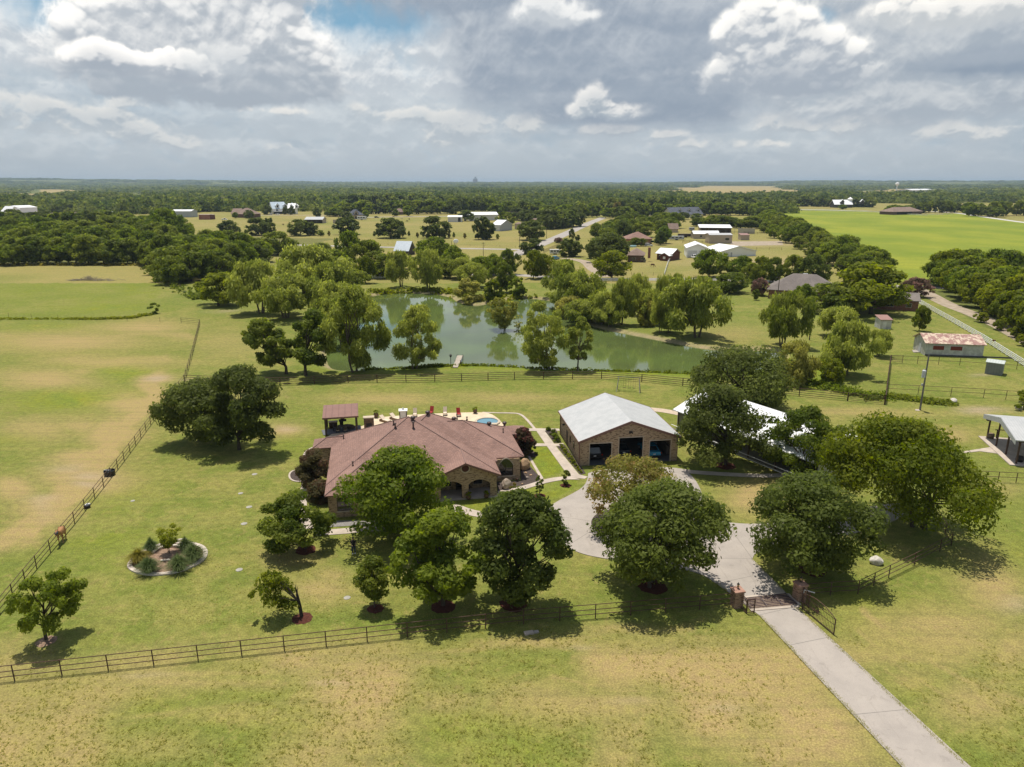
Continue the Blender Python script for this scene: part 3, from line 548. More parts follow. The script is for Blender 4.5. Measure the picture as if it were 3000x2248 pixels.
def build_paving():
    # main drive, pad and loop as one raised slab
    loop = [(2655, 2262), (2224, 1804), (2100, 1712), (2060, 1684), (2000, 1668), (1880, 1655), (1760, 1636), (1703, 1624), (1655, 1602), (1625, 1570), (1606, 1530), (1600, 1492), (1634, 1469), (1675, 1449), (1710, 1428), (1722, 1405), (1724, 1378), (1990, 1366), (2029, 1396), (2050, 1428), (2058, 1457), (2062, 1490), (2080, 1515), (2127, 1533), (2228, 1538), (2390, 1520), (2520, 1492), (2640, 1470), (2660, 1500), (2600, 1540), (2430, 1580), (2300, 1600), (2250, 1608), (2210, 1625), (2204, 1639), (2295, 1730), (2333, 1779), (2858, 2262)]
    pl = G2(loop); pl = pl[:2] + smooth_poly(pl[2:-6], 2, False) + pl[-6:]
    structure('driveway', sheet(pl, .06, .1), CONC, 'pale concrete driveway with a turning loop')
    isl = G2([(1728, 1530), (1750, 1503), (1800, 1492), (1860, 1494), (1905, 1512), (1925, 1535), (1900, 1562), (1840, 1577), (1775, 1570), (1740, 1552)])
    structure('island_bed', sheet(smooth_poly(isl, 2), .075, .05), BED, 'round dark mulch bed in the driveway loop')
    j = MB()
    for a, b in (((2224, 1804), (2333, 1779)), ((1659, 1603), (1740, 1552)), ((2204, 1639), (2080, 1637)), ((2127, 1533), (2204, 1639)), ((2500, 2096), (2665, 2080)), ((2060, 1490), (1925, 1535)), ((2310, 1893), (2432, 1868)), ((1607, 1510), (1728, 1528)), ((1800, 1492), (1760, 1376)), ((2100, 1712), (2245, 1680)), ((1907, 1371), (2029, 1396))):
        A, B = P(*a), P(*b); d = (B - A).normalized(); n = Vector((-d.y, d.x, 0)) * .025
        j.add([tuple(q)[:2] + (.064,) for q in (A - n, B - n, B + n, A + n)], [(0, 1, 2, 3)])
    structure('driveway_joints', j, JOINT)
    structure('garden_path', sheet(G2([(1571, 1263), (1602.6, 1308.8), (1654.6, 1381), (1668, 1400), (1713, 1404), (1722, 1398), (1696, 1391), (1634, 1315.6), (1596, 1263.6)]), .05, .08), CONC2)
    structure('patio_path', sheet(G2([(1540, 1256), (1638, 1257), (1640, 1263), (1540, 1264)]), .054, .08), CONC2)
    structure('side_door_path', sheet(G2([(1562, 1300), (1632, 1301), (1650, 1299), (1652, 1305), (1636, 1308), (1562, 1308)]), .046, .08), CONC2)
    up = [(1668, 1397), (1630, 1399), (1592, 1406), (1521, 1428.6), (1458, 1440)]; lo = [(1461, 1449), (1530, 1437.6), (1593.6, 1417), (1652, 1406), (1700, 1406)]
    structure('front_walk', sheet(smooth_poly(G2(up), 2, False) + smooth_poly(G2(lo), 2, False), .056, .08), CONC2)
    structure('bed_edging', sheet(G2([(1546, 1338), (1553, 1338), (1592.5, 1403), (1584.5, 1406)]), .05, .08), CONC2)
    structure('porch_walk', sheet(smooth_poly(G2([(1322, 1480), (1347, 1480), (1375, 1492), (1420, 1502), (1480, 1508), (1620, 1512), (1620, 1524), (1470, 1522), (1400, 1517), (1350, 1504), (1328, 1495)]), 2), .05, .08), CONC2)
    structure('house_walk', path_px([(925, 1563), (1000, 1558), (1080, 1551), (1180, 1546), (1330, 1520), (1345, 1500)], 1.25, .05), CONC2)
    structure('left_walk', path_px([(899, 1408), (892, 1435), (887, 1462), (885, 1500), (905, 1550)], .95, .045), CONC2)
    structure('left_bed', sheet(smooth_poly(G2([(849, 1395), (853, 1384), (868, 1379), (884, 1383), (893, 1392), (893, 1409), (870, 1411), (853, 1406)]), 2), .05, .06), BED)
    cb = smooth_poly(G2([(893, 1411), (868, 1412.5), (851, 1406), (846.5, 1394), (852, 1383), (868, 1377.5), (884, 1381)]), 2, False); structure('left_bed_curb', ribbon(cb, .22, .07), CONC2)
    structure('back_curb', path_px([(1413, 1209), (1450, 1210.5), (1500, 1211), (1524, 1213), (1545, 1231), (1567, 1258)], .42, .05), CONC2)
    structure('side_curb', path_px([(918, 1312), (902, 1320), (893, 1332), (890, 1345)], .5, .05), CONC2)
    pat = [(946, 1276), (1075, 1249), (1079, 1233), (1095, 1226), (1171, 1219), (1290, 1212), (1413, 1209), (1437, 1213), (1459, 1227), (1473, 1243), (1500, 1262), (1300, 1290), (1000, 1300)]
    structure('patio', sheet(smooth_poly(G2(pat), 1), .08, .1), PATIO, 'tan concrete patio behind the house')
    structure('pergola_floor', sheet(G2([(948, 1277), (1060, 1261), (1056, 1247), (942, 1262)]), .086, .05), plain('slate_floor', (.12, .125, .14), .7))
    # gravel beds
    structure('rock_bed', sheet(G2([(1525, 1378), (1553, 1366), (1585, 1402), (1575, 1412), (1530, 1428), (1459, 1440), (1455, 1412), (1526, 1409)]), .03, .04), BED)
    structure('garage_bed', sheet(G2([(1630, 1306.5), (1654, 1303.5), (1702, 1366.5), (1716, 1388), (1700, 1391.5)]), .035, .04), BED)
    structure('back_bed', sheet(G2([(1597, 1263.8), (1631, 1263), (1645, 1298), (1624, 1298)]), .035, .04), BED)
    structure('tree_bed', sheet(smooth_poly(G2([(1543, 1318), (1566, 1323), (1577, 1334), (1566, 1342), (1546, 1337)]), 2), .03, .04), BED)
    structure('front_bed', sheet(G2([(965, 1545), (1180, 1532), (1178, 1519), (965, 1528)]), .03, .04), mat('grey_gravel', (.27, .25, .235), (.17, .16, .15), 1, .1, scale=9))
    structure('barn_walk', path_px([(1988, 1378), (2035, 1385), (2120, 1390), (2210, 1395), (2290, 1394), (2400, 1388), (2520, 1372)], 1.15, .045), CONC2)
    structure('back_walk', path_px([(1885, 1198), (1940, 1203), (1990, 1212), (2030, 1222), (2080, 1240)], 1.9, .04), mat('tan_gravel', (.50, .41, .31), (.42, .34, .26), 1, .1))
    # roads far off
    structure('far_road', path_px([(1440, 770), (1511, 746), (1583, 717), (1650, 689), (1712, 660), (1768, 638)], 8.5, .05), ROAD, 'pale straight country road')
    structure('cross_road', path_px([(600, 713), (760, 715), (1000, 722), (1200, 726), (1420, 729.5), (1530, 732)], 7, .04), ROAD)
    structure('near_road', path_px([(1380, 806), (1497, 804.5), (1592, 812), (1769, 818.5), (2000, 819), (2244, 823), (2480, 834), (2700, 842), (3050, 850)], 6.0, .04), ROAD)
    structure('house_drive', path_px([(1650, 757), (1690, 761), (1722, 770), (1735, 787), (1775, 812)], 5.5, .045), GRAVEL)
    structure('gravel_lane', path_px([(2692, 848), (2720, 862), (2775, 893), (2850, 920), (2920, 950), (2985, 985), (3080, 1040)], [6, 5, 4, 4, 4, 4, 4] and 5.0, .035), GRAVEL)
    structure('farm_drive', path_px([(2700, 618), (2800, 624), (2850, 631), (2930, 643), (3060, 660)], 7, .04), mat('white_gravel', (.50, .48, .46), (.42, .40, .38), 1, .1))
    structure('field_road', path_px([(2255, 612), (2330, 614), (2450, 616), (2540, 619)], 12, .04), MATS['white_gravel'])
    structure('ranch_road', path_px([(1000, 634), (1060, 638), (1130, 636), (1200, 635.5), (1330, 634), (1400, 632)], 9, .04), ROAD)
    structure('farm_track', path_px([(740, 632), (860, 631), (1000, 631)], 10, .04), GRAVEL)
    structure('ranch_yard', sheet(G2([(2140, 708), (2290, 707), (2295, 718), (2140, 722)]), .03), GRAVEL)
    structure('left_yard', sheet(G2([(-100, 628), (40, 626), (380, 618), (372, 624), (180, 634), (60, 646), (-100, 650)]), .03), GRAVEL)
build_paving()

# ---------------------------------------------------------------- trees
def leaf_mat(name, dark, light, accent=None, trans=.54):
    k = NT(name); a = k.attr('tint').outputs['Fac']; oi = k.n('ShaderNodeObjectInfo').outputs['Random']
    v = k.math('ADD', a, k.math('MULTIPLY', k.math('SUBTRACT', oi, .5), .6), True)
    c = k.mix(v, tuple(dark) + (1,), tuple(light) + (1,))
    if accent: c = k.mix(k.ramp(k.attr('tint2').outputs['Fac'], .55, .85), c, tuple(accent) + (1,))
    d = k.n('ShaderNodeBsdfPrincipled'); k.l(c, d.inputs['Base Color']); d.inputs['Roughness'].default_value = .55; d.inputs['Specular IOR Level'].default_value = .12
    t = k.n('ShaderNodeBsdfTranslucent'); hs = k.n('ShaderNodeHueSaturation'); hs.inputs['Value'].default_value = 1.5; hs.inputs['Saturation'].default_value = 1.1; k.l(c, hs.inputs['Color']); k.l(hs.outputs[0], t.inputs[0])
    ms = k.n('ShaderNodeMixShader'); ms.inputs[0].default_value = trans; k.l(d.outputs[0], ms.inputs[1]); k.l(t.outputs[0], ms.inputs[2]); k.l(ms.outputs[0], k.out.inputs[0]); return k.m
LEAF = {
    'oak': leaf_mat('live_oak_leaves', (0.061, 0.081, 0.018), (0.137, 0.161, 0.037)),
    'oakgrey': leaf_mat('grey_oak_leaves', (0.059, 0.083, 0.017), (0.163, 0.196, 0.042)),
    'elm': leaf_mat('elm_leaves', (0.085, 0.120, 0.016), (0.224, 0.251, 0.037)),
    'pecan': leaf_mat('pecan_leaves', (0.086, 0.128, 0.014), (0.231, 0.275, 0.033)),
    'bright': leaf_mat('bright_leaves', (.110, .142, .012), (.255, .272, .028)),
    'willow': leaf_mat('willow_leaves', (0.165, 0.198, 0.029), (0.380, 0.402, 0.088)),
    'yellow': leaf_mat('yellowing_leaves', (.140, .150, .030), (.300, .275, .068), (.30, .20, .085)),
    'palewillow': leaf_mat('pale_willow_leaves', (.190, .195, .036), (.40, .375, .095)),
    'myrtle': leaf_mat('myrtle_leaves', (.060, .062, .022), (.130, .108, .046), (.15, .085, .05)),
    'redmyrtle': leaf_mat('red_myrtle_leaves', (.060, .042, .026), (.120, .090, .042), (.20, .06, .06)),
    'pink': leaf_mat('pink_myrtle_leaves', (.11, .075, .05), (.21, .15, .10), (.30, .16, .14)),
    'grass': leaf_mat('bunch_grass_blades', (.060, .100, .030), (.165, .205, .080)),
    'gold': leaf_mat('golden_grass_blades', (.16, .15, .028), (.34, .29, .055)),
    'dist': leaf_mat('distant_leaves', (0.058, 0.090, 0.020), (0.185, 0.207, 0.047)),
}
BARK = mat('bark', (.105, .085, .065), (.055, .045, .035), 1, .1, scale=3, st=(4, 4, 1))
BARKL = mat('willow_bark', (.17, .135, .10), (.085, .065, .05), 1, .1, scale=3, st=(4, 4, 1))
def quads_mesh(name, V, tint, tint2, m):
    n = len(V) // 4; me = bpy.data.meshes.new(name)
    me.vertices.add(4 * n); me.vertices.foreach_set('co', np.ascontiguousarray(V, np.float32).ravel())
    me.loops.add(4 * n); me.loops.foreach_set('vertex_index', np.arange(4 * n, dtype=np.int32)); me.polygons.add(n); me.polygons.foreach_set('loop_start', np.arange(0, 4 * n, 4, dtype=np.int32))
    me.update(calc_edges=True)
    for nm, t in (('tint', tint), ('tint2', tint2)):
        a = me.attributes.new(nm, 'FLOAT', 'POINT'); a.data.foreach_set('value', np.repeat(t, 4).astype(np.float32))
    me.materials.append(m); return me
PROF = {
    'round': lambda t: np.sin(np.pi * (t * .84 + .12)) ** .65,
    'dome': lambda t: np.minimum(1, t * 5 + .62) * np.sqrt(np.maximum(0, 1 - t ** 2.3)),
    'oval': lambda t: np.sin(np.pi * (t * .88 + .08)) ** .8,
    'vase': lambda t: (t * .7 + .36) * np.sqrt(np.maximum(0, 1 - t ** 5)),
    'cone': lambda t: (1 - t) ** .7 * np.minimum(1, t * 6 + .5),
}
def nrmz(a): return a / (np.linalg.norm(a, axis=1, keepdims=True) + 1e-9)
def crown_geo(seed, w, h0, h1, prof='round', nb=40, nl=6000, s=.25, droop=0.0, cx=0.0, cy=0.0, rbf=(.12, .27), lump=.2, inner=.22):
    """leaf cards gathered in clumps through the volume of a crown; returns corners, two tints and the clump centres"""
    r = np.random.RandomState(seed); R = w / 2; H = h1 - h0; f = PROF[prof]
    t = r.uniform(.02, 1.0, nb) ** .95; an = r.uniform(0, 2 * np.pi, nb) + np.arange(nb) * 2.4
    ph = r.uniform(0, 6.28, 3); lm = 1 + lump * (.6 * np.cos(2 * an + ph[0]) + .5 * np.cos(3 * an + ph[1] + 3 * t) + .4 * np.cos(5 * an + ph[2] - 4 * t))
    rb = R * r.uniform(rbf[0], rbf[1], nb); rb = np.minimum(rb, H * .3)
    rad = np.maximum(0, R * f(t) * lm - rb * .75) * np.where(r.rand(nb) < inner, r.uniform(.1, .7, nb), r.uniform(.75, 1.0, nb))
    zc = np.clip(h0 + t * H, h0 + rb * .5, h1 - rb * .62)
    C = np.stack([cx * np.clip(.3 + t, 0, 1) + rad * np.cos(an), cy + rad * np.sin(an), zc], 1)
    pr = rb ** 2; bi = r.choice(nb, nl, p=pr / pr.sum()); d = nrmz(r.normal(size=(nl, 3)))
    rr = rb[bi] * (.5 + .5 * r.rand(nl) ** .5) * (1 + .13 * r.normal(size=nl))
    pos = C[bi] + d * rr[:, None] * np.array([1, 1, .78])
    tb = r.rand(nb)
    if droop:
        # hanging strands: short chains of narrow leaves under each clump
        fall = r.rand(nl) ** 1.3 * droop * rb[bi] * 1.5
        pos[:, 2] -= fall; pos[:, 2] = np.maximum(pos[:, 2], h0 * .55 + .15 + .4 * r.rand(nl))
        a = nrmz(np.stack([d[:, 0] * .6, d[:, 1] * .6, -np.ones(nl)], 1) + r.normal(size=(nl, 3)) * .5); L = s * r.uniform(.6, 1.3, nl); Wd = s * r.uniform(.26, .46, nl)
        b = nrmz(np.cross(a, nrmz(d + np.array([0, 0, .5]) + .5 * r.normal(size=(nl, 3)))))
    else:
        n = nrmz(d * 1.0 + r.normal(size=(nl, 3)) * .45 + np.array([0, 0, .3])); a = nrmz(np.cross(n, r.normal(size=(nl, 3)))); b = np.cross(n, a)
        L = s * (.45 + 1.15 * r.rand(nl) ** 1.6); Wd = L * r.uniform(.38, .75, nl)
    # fit the crown to its box
    x0, x1 = np.percentile(pos[:, 0], (.6, 99.4)); k = (R * .97) / max(.05, (x1 - x0) / 2); xm = (x0 + x1) / 2; zt = np.percentile(pos[:, 2], 99.6); kz = (h1 - h0) / max(.05, zt - h0)
    y0, y1 = np.percentile(pos[:, 1], (.6, 99.4)); ym = (y0 + y1) / 2; ky = (R * .97) / max(.05, (y1 - y0) / 2)
    for A_ in (pos, C): A_[:, 0] = cx + (A_[:, 0] - xm) * k; A_[:, 1] = cy + (A_[:, 1] - ym) * ky; A_[:, 2] = np.where(A_[:, 2] > h0, h0 + (A_[:, 2] - h0) * kz, A_[:, 2])
    a = a * L[:, None]; b = b * Wd[:, None]
    V = np.stack([pos + a, pos + b, pos - a, pos - b], 1).reshape(-1, 3)
    return V, np.clip(.62 * tb[bi] + .38 * r.rand(nl), 0, 1), np.clip(.6 * r.rand(nb)[bi] + .4 * r.rand(nl), 0, 1), C, rb
def trunk_mb(seed, C, rb, h0, h1, tr, cx=0, cy=0, stems=1, nlimb=12, mb=None, lean=0):
    r = random.Random(seed); mb = mb or MB(); H = h1 - h0; top = h0 + H * .62
    for q in range(stems):
        ang = 2 * math.pi * q / stems + r.uniform(0, 2); sp = 0 if stems == 1 else tr * 1.6
        bx, by = sp * math.cos(ang), sp * math.sin(ang); k = 1 if stems == 1 else 3.0
        pts = [(bx, by, -.3), (bx * 1.02, by * 1.02, .0), (bx * k * .6 + r.uniform(-.06, .06), by * k * .6 + r.uniform(-.06, .06), max(.5, h0 * .75)), (bx * k + cx * .45, by * k + cy * .45, h0 + H * .3), (bx * k + cx * .8, by * k + cy * .8, top)]
        t = tr * (1 if stems == 1 else .62); mb.path(pts, [t * 1.35, t * 1.12, t * .82, t * .55, t * .16], 7)
        order = sorted(range(len(C)), key=lambda i: r.random())[:nlimb // stems + 1]
        for i in order:
            c = C[i]; f = min(.95, max(.08, (c[2] - h0) / max(H, .1) - .25)); zs = max(.55 * h0 + .2, h0 + f * H * .55 - .12 * H * r.random())
            u = min(1, max(0, (zs - pts[2][2]) / max(.1, pts[3][2] - pts[2][2]))); sx = pts[2][0] + (pts[3][0] - pts[2][0]) * u; sy = pts[2][1] + (pts[3][1] - pts[2][1]) * u
            m1 = (sx + (c[0] - sx) * .5 + r.uniform(-.1, .1) * H, sy + (c[1] - sy) * .5 + r.uniform(-.1, .1) * H, zs + (c[2] - zs) * .42)
            mb.path([(sx, sy, zs), m1, (c[0], c[1], c[2] + rb[i] * .25)], [t * .5, t * .3, t * .07], 5)
    return mb
NAMES = dict(oak='oak_tree', oakgrey='oak_tree', elm='elm_tree', pecan='pecan_tree', bright='leafy_tree', willow='willow_tree', yellow='yellowing_tree', palewillow='willow_tree', myrtle='crape_myrtle', redmyrtle='crape_myrtle', pink='crape_myrtle', dist='field_tree')
def box_dims(bx, by, xl, xr, yt, z=0.0):
    g = P(bx, by, z); Y = g.y; h = Hat(yt, Y); zc = z + h * .6; s = depth(0, Y, zc) / FP
    return g, (xr - xl) * s, h - z, ((xl + xr) / 2 - 1500) * s - g.x
def tree_px(bx, by, xl, xr, yt, leaf, label, prof='round', h0=.2, z=0.0, nl=12000, s=.18, nb=46, tr=None, stems=1, droop=0, name=None, cat='tree', group=None, seed=None, nlimb=16, cyo=0.0, rbf=(.12, .27), trunk=True, wid=.91, lump=.2):
    """a tree of its own from its box in the frame: trunk foot, left and right edge of the crown, top"""
    nl = int(nl * 1.35); g, w, h, off = box_dims(bx, by, xl, xr, yt, z); seed = seed or int(bx * 7 + by * 13)
    o = root(name or NAMES[leaf], (g.x, g.y, z), 0, label, cat, group); w *= wid; h *= .97
    V, t1, t2, C, rb = crown_geo(seed, w, h * h0, h, prof, nb, nl, s, droop, off, cyo, rbf, lump)
    for _ in range(3):                         # fit the crown's seen outline to the box
        X, Y, Z = V[:, 0] + g.x, V[:, 1] + g.y, V[:, 2] + z; d = Y * CP + (HC - Z) * SP; qx = 1500 + FP * X / d; qy = 1124 + FP * (-Y * SP + (HC - Z) * CP) / d
        a0, a1 = np.percentile(qx, (.25, 99.75)); t0 = np.percentile(qy, .5); sc = d.mean() / FP; kx = (xr - xl) * wid / .94 / max(2, a1 - a0); m0 = V[:, 0].mean(); sh = ((xl + xr) / 2 - (a0 + a1) / 2) * sc; kz = 1 + (t0 - yt) * sc / .9 / h
        for A_ in (V, C): A_[:, 0] = m0 + (A_[:, 0] - m0) * kx + sh; A_[:, 1] *= (1 + kx) / 2; A_[:, 2] = np.where(A_[:, 2] > h * h0, h * h0 + (A_[:, 2] - h * h0) * kz, A_[:, 2])
    me = quads_mesh('crown', V, t1, t2, LEAF[leaf]); c = bpy.data.objects.new('crown', me); COL.objects.link(c); c.parent = o
    if trunk: trunk_mb(seed, C, rb, h * h0, h, tr or max(.05, w * .027), off, cyo, stems, nlimb).build('trunk', BARKL if 'willow' in leaf else BARK, o, True)
    return o
# ------- one tree of each kind for the middle distance, copied from there on
PROTO = {}
def proto(kind):
    """kind -> (crown mesh, trunk mesh) about 10 m wide and 8 m high, several shapes each"""
    if kind in PROTO: return PROTO[kind]
    base, size = kind.split(':'); i = int(base[-1]); leaf = base[:-1]
    spec = {'oak': ('round', .07, 0), 'oakgrey': ('dome', .1, 0), 'elm': ('round', .12, 0), 'pecan': ('oval', .12, 0), 'bright': ('round', .14, 0), 'willow': ('round', .28, .7), 'palewillow': ('round', .05, .6), 'dist': ('round', .02, 0), 'myrtle': ('vase', .08, 0), 'pink': ('round', .1, 0), 'yellow': ('oval', .1, 0)}[leaf]
    nl, s, nb = {'m': (6500, .33, 74), 'f': (1900, .62, 46), 'd': (520, 1.15, 30)}[size]
    if 'willow' in leaf: s *= 1.15; nl = int(nl * 1.25); nb = 42
    sd = hash((leaf, i)) % 1000 if False else sum(ord(q) for q in base) * 7 + i * 31
    V, t1, t2, C, rb = crown_geo(sd, 10, 8 * spec[1], 8, spec[0], nb, nl, s, spec[2], 0, 0, (.14, .27), .12 if leaf in ('oak', 'oakgrey') else .28)
    cm = quads_mesh('crown', V, t1, t2, LEAF[leaf]); tb = trunk_mb(sd, C, rb, 8 * spec[1], 8, .26, 0, 0, 3 if 'willow' in leaf else 1, 14)
    tm = bpy.data.meshes.new('trunk'); tm.from_pydata(tb.v, [], tb.f); tm.materials.append(BARKL if 'willow' in leaf else BARK); tm.update()
    if size == 'd':                            # too small in the frame to show a separate trunk
        bm_ = MB(); nv = len(cm.vertices); co = np.empty(nv * 3, np.float32); cm.vertices.foreach_get('co', co)
        bm_.v = [tuple(q) for q in co.reshape(-1, 3)] + list(tb.v); bm_.f = [tuple(range(4 * q, 4 * q + 4)) for q in range(nv // 4)] + [tuple(nv + i_ for i_ in f) for f in tb.f]
        me = bpy.data.meshes.new('tree'); me.from_pydata(bm_.v, [], bm_.f); me.materials.append(LEAF[leaf]); me.materials.append(BARK)
        me.polygons.foreach_set('material_index', [0] * (nv // 4) + [1] * len(tb.f))
        for nm, t in (('tint', t1), ('tint2', t2)):
            a = me.attributes.new(nm, 'FLOAT', 'POINT'); a.data.foreach_set('value', np.concatenate([np.repeat(t, 4), np.full(len(tb.v), .5)]).astype(np.float32))
        me.update(); PROTO[kind] = (me, None)
    else: PROTO[kind] = (cm, tm)
    return PROTO[kind]
_tr = random.Random(77)
def put_tree(kind, g, w, h, label, group=None, name=None, cat='tree', z=None, rz=None):
    cm, tm = proto(kind); nm = name or NAMES[kind.split(':')[0][:-1]]
    z = (gz(g[0], g[1]) if z is None else z); rz = _tr.uniform(0, 6.28) if rz is None else rz
    if tm is None:
        o = bpy.data.objects.new(nm, cm); COL.objects.link(o); tag(o, label, cat, group)
    else:
        o = root(nm, (0, 0, 0), 0, label, cat, group)
        for n_, me in (('crown', cm), ('trunk', tm)): c = bpy.data.objects.new(n_, me); COL.objects.link(c); c.parent = o
    o.location = (g[0], g[1], z); o.rotation_euler = (0, 0, rz); o.scale = (w / 10, w / 10, h / 8); return o
def mid_px(bx, by, xl, xr, yt, kind, label, group=None, z=0.0, **kw):
    g, w, h, off = box_dims(bx, by, xl, xr, yt, z); return put_tree(kind, (g.x + off * .9, g.y), w, h, label, group, z=z, **kw)
def pick(*a): return _tr.choice(a)

# ---------------------------------------------------------------- trees of the yard, each with its own crown
T = tree_px
T(136, 1877, 14, 255, 1668, 'pecan', 'small round green tree near the left end of the front pipe fence', 'round', .24, nl=9000, s=.13, tr=.13)
T(896, 1610, 755, 985, 1440, 'elm', 'low spreading tree over a red mulch ring left of the brick house front', 'dome', .16, nl=10000, s=.15, tr=.14)
T(1097, 1782, 1034, 1140, 1630, 'elm', 'slim young tree over dark red mulch between the broken tree and the big front trees', 'oval', .22, nl=5200, s=.11, tr=.07, nb=45, lump=.1, rbf=(.2, .34))
T(1179, 1572, 985, 1352, 1312, 'pecan', 'big bright green tree hiding the left front of the brown roofed house', 'round', .12, nl=17000, s=.19, tr=.24, nb=90)
T(1299, 1776, 1142, 1424, 1498, 'pecan', 'dark leafy tree behind the front pipe fence, left of its darker neighbour', 'oval', .16, nl=14000, s=.17, tr=.19, nb=81)
T(1505, 1767, 1380, 1672, 1442, 'oakgrey', 'tall dense oak behind the front pipe fence with its trunk in a red mulch ring', 'oval', .12, nl=17000, s=.16, tr=.22, nb=90)
T(1911, 1717, 1742, 2142, 1412, 'oakgrey', 'largest spreading oak, standing between driveway loop and cattle guard', 'round', .17, nl=22000, s=.17, tr=.28, nb=105, stems=2)
T(1860, 1530, 1716, 2000, 1338, 'yellow', 'yellowing thin tree with orange leaves in the driveway island', 'round', .2, nl=9000, s=.15, tr=.15, nb=75)
T(2377, 1668, 2200, 2600, 1388, 'oakgrey', 'broad grey green oak right of the driveway behind the gate', 'round', .15, nl=22000, s=.17, tr=.26, nb=105)
T(2690, 1548, 2400, 2938, 1222, 'bright', 'huge bright green tree with several trunks inside the corner of the pipe fence', 'dome', .27, nl=34000, s=.19, tr=.34, nb=126, stems=3)
T(2345, 1402, 2236, 2482, 1194, 'elm', 'dark green tree beside the curved path below the white barn roof', 'round', .16, nl=12000, s=.18, tr=.18)
T(2125, 1363, 1982, 2270, 1130, 'oak', 'dark oak with a clear trunk right of the brick garage', 'dome', .22, nl=17000, s=.18, tr=.26, nb=90)
T(2175, 1200, 2018, 2330, 1016, 'oak', 'dark rounded oak at the pond end behind the white barn roof', 'round', .08, nl=15000, s=.22, tr=.3, nb=90)
T(583, 1290, 450, 690, 1112, 'oak', 'left and lower of the twin dark oaks by the diagonal fence', 'round', .14, nl=15000, s=.2, tr=.22, lump=.12, rbf=(.18, .3), wid=1.0)
T(701, 1318, 585, 822, 1074, 'oak', 'right and taller of the twin dark oaks by the diagonal fence', 'round', .14, nl=16000, s=.2, tr=.24, lump=.12, rbf=(.18, .3), wid=1.0)
T(934, 1430, 866, 974, 1316, 'myrtle', 'bronze green crape myrtle against the left wall of the brown roofed house', 'round', .04, nl=18000, s=.12, tr=.07, stems=3, cat='shrub', lump=.1, rbf=(.2, .34))
T(930, 1470, 897, 977, 1406, 'myrtle', 'smaller dark crape myrtle below the bigger one on the left house wall', 'round', .03, nl=9000, s=.11, tr=.05, stems=3, cat='shrub', lump=.1, rbf=(.2, .34))
T(1541, 1334, 1501, 1570, 1254, 'redmyrtle', 'red flowering crape myrtle at the right end of the house', 'round', .1, nl=14000, s=.12, tr=.06, stems=3, cat='shrub', lump=.1, rbf=(.2, .34))
T(1581, 1452, 1568, 1594, 1394, 'elm', 'sapling in a red mulch ring, the nearer of the pair by the curved walk', 'oval', .1, nl=900, s=.1, tr=.035, nb=27, name='sapling', cat='sapling')
T(1657, 1422, 1644, 1672, 1378, 'elm', 'sapling in a red mulch ring, the one nearer the garage corner', 'oval', .1, nl=800, s=.1, tr=.03, nb=24, name='sapling', cat='sapling')
T(1504, 1476, 1486, 1522, 1414, 'yellow', 'thin yellow green sapling in front of the house porch', 'oval', .1, nl=700, s=.1, tr=.03, nb=24, name='sapling', cat='sapling')
T(496, 1629, 455, 534, 1536, 'bright', 'small bronze green crape myrtle in the middle of the oval flower bed', 'vase', .3, nl=2200, s=.09, tr=.035, nb=39, stems=3, rbf=(.16, .3))
# the broken tree: a split dead stub and a crown hanging off to the left
def broken_tree():
    g = P(884, 1809); o = root('broken_tree', (g.x, g.y, 0), 0, 'storm broken tree with a jagged dead stub and a crown hanging to the left', 'tree')
    V1, a1, b1, C, rb = crown_geo(901, 3.1, .9, 4.3, 'oval', 26, 3800, .11, 0, -1.75, .0, (.2, .36))
    V2, a2, b2, C2, rb2 = crown_geo(902, 1.5, 1.7, 2.6, 'round', 10, 420, .1, 0, -3.3, 0, (.3, .5))
    me = quads_mesh('crown', np.concatenate([V1, V2]), np.concatenate([a1, a2]), np.concatenate([b1, b2]), LEAF['bright']); c = bpy.data.objects.new('crown', me); COL.objects.link(c); c.parent = o
    m = MB(); m.path([(0, 0, -.2), (0, 0, .05), (-.08, 0, 1.2), (-.22, 0, 2.2)], [.2, .16, .13, .1], 8)
    m.path([(-.22, 0, 2.15), (-.28, .02, 2.7), (-.26, .02, 3.1)], [.075, .05, .012], 5); m.path([(-.2, 0, 2.1), (-.16, -.03, 2.6), (-.10, -.02, 2.95)], [.06, .04, .01], 5); m.path([(-.22, .05, 2.1), (-.34, .06, 2.5)], [.05, .015], 5)
    m.build('trunk', mat('dead_bark', (.06, .05, .043), (.03, .025, .022), 1, .1, scale=4), o)
    m = MB()
    for q in C[:9]: m.path([(-.14, 0, 1.5), ((q[0] - .2) * .5, q[1] * .5, 1.5 + (q[2] - 1.5) * .6 + .3), tuple(q)], [.06, .035, .008], 5)
    m.build('limb', BARK, o)
broken_tree()
def mulch(px, py, r, label, m=None):
    g = P(px, py); rg = random.Random(int(px)); mb = MB(); n = 22
    pr = [r * rg.uniform(.9, 1.1) for _ in range(n)]
    mb.add([(pr[i] * math.cos(6.283 * i / n), pr[i] * math.sin(6.283 * i / n), .01) for i in range(n)] + [(pr[i] * .55 * math.cos(6.283 * i / n), pr[i] * .55 * math.sin(6.283 * i / n), .10 * rg.uniform(.8, 1.2)) for i in range(n)] + [(0, 0, .12)],
           [(i, (i + 1) % n, n + (i + 1) % n, n + i) for i in range(n)] + [(n + i, n + (i + 1) % n, 2 * n) for i in range(n)])
    o = mb.build('mulch_ring', m or MULCH); o.location = g; tag(o, label, 'mulch', 'mulch rings under trees')
mulch(136, 1879, 0.75, 'brown mulch patch under the small round tree at far left', SOIL)
mulch(896, 1612, 1.02, 'red mulch ring under the low spreading tree left of the house')
mulch(886, 1812, 0.85, 'red mulch ring with a pale rim around the broken tree')
mulch(1100, 1784, 0.71, 'dark red mulch ring under the slim young tree')
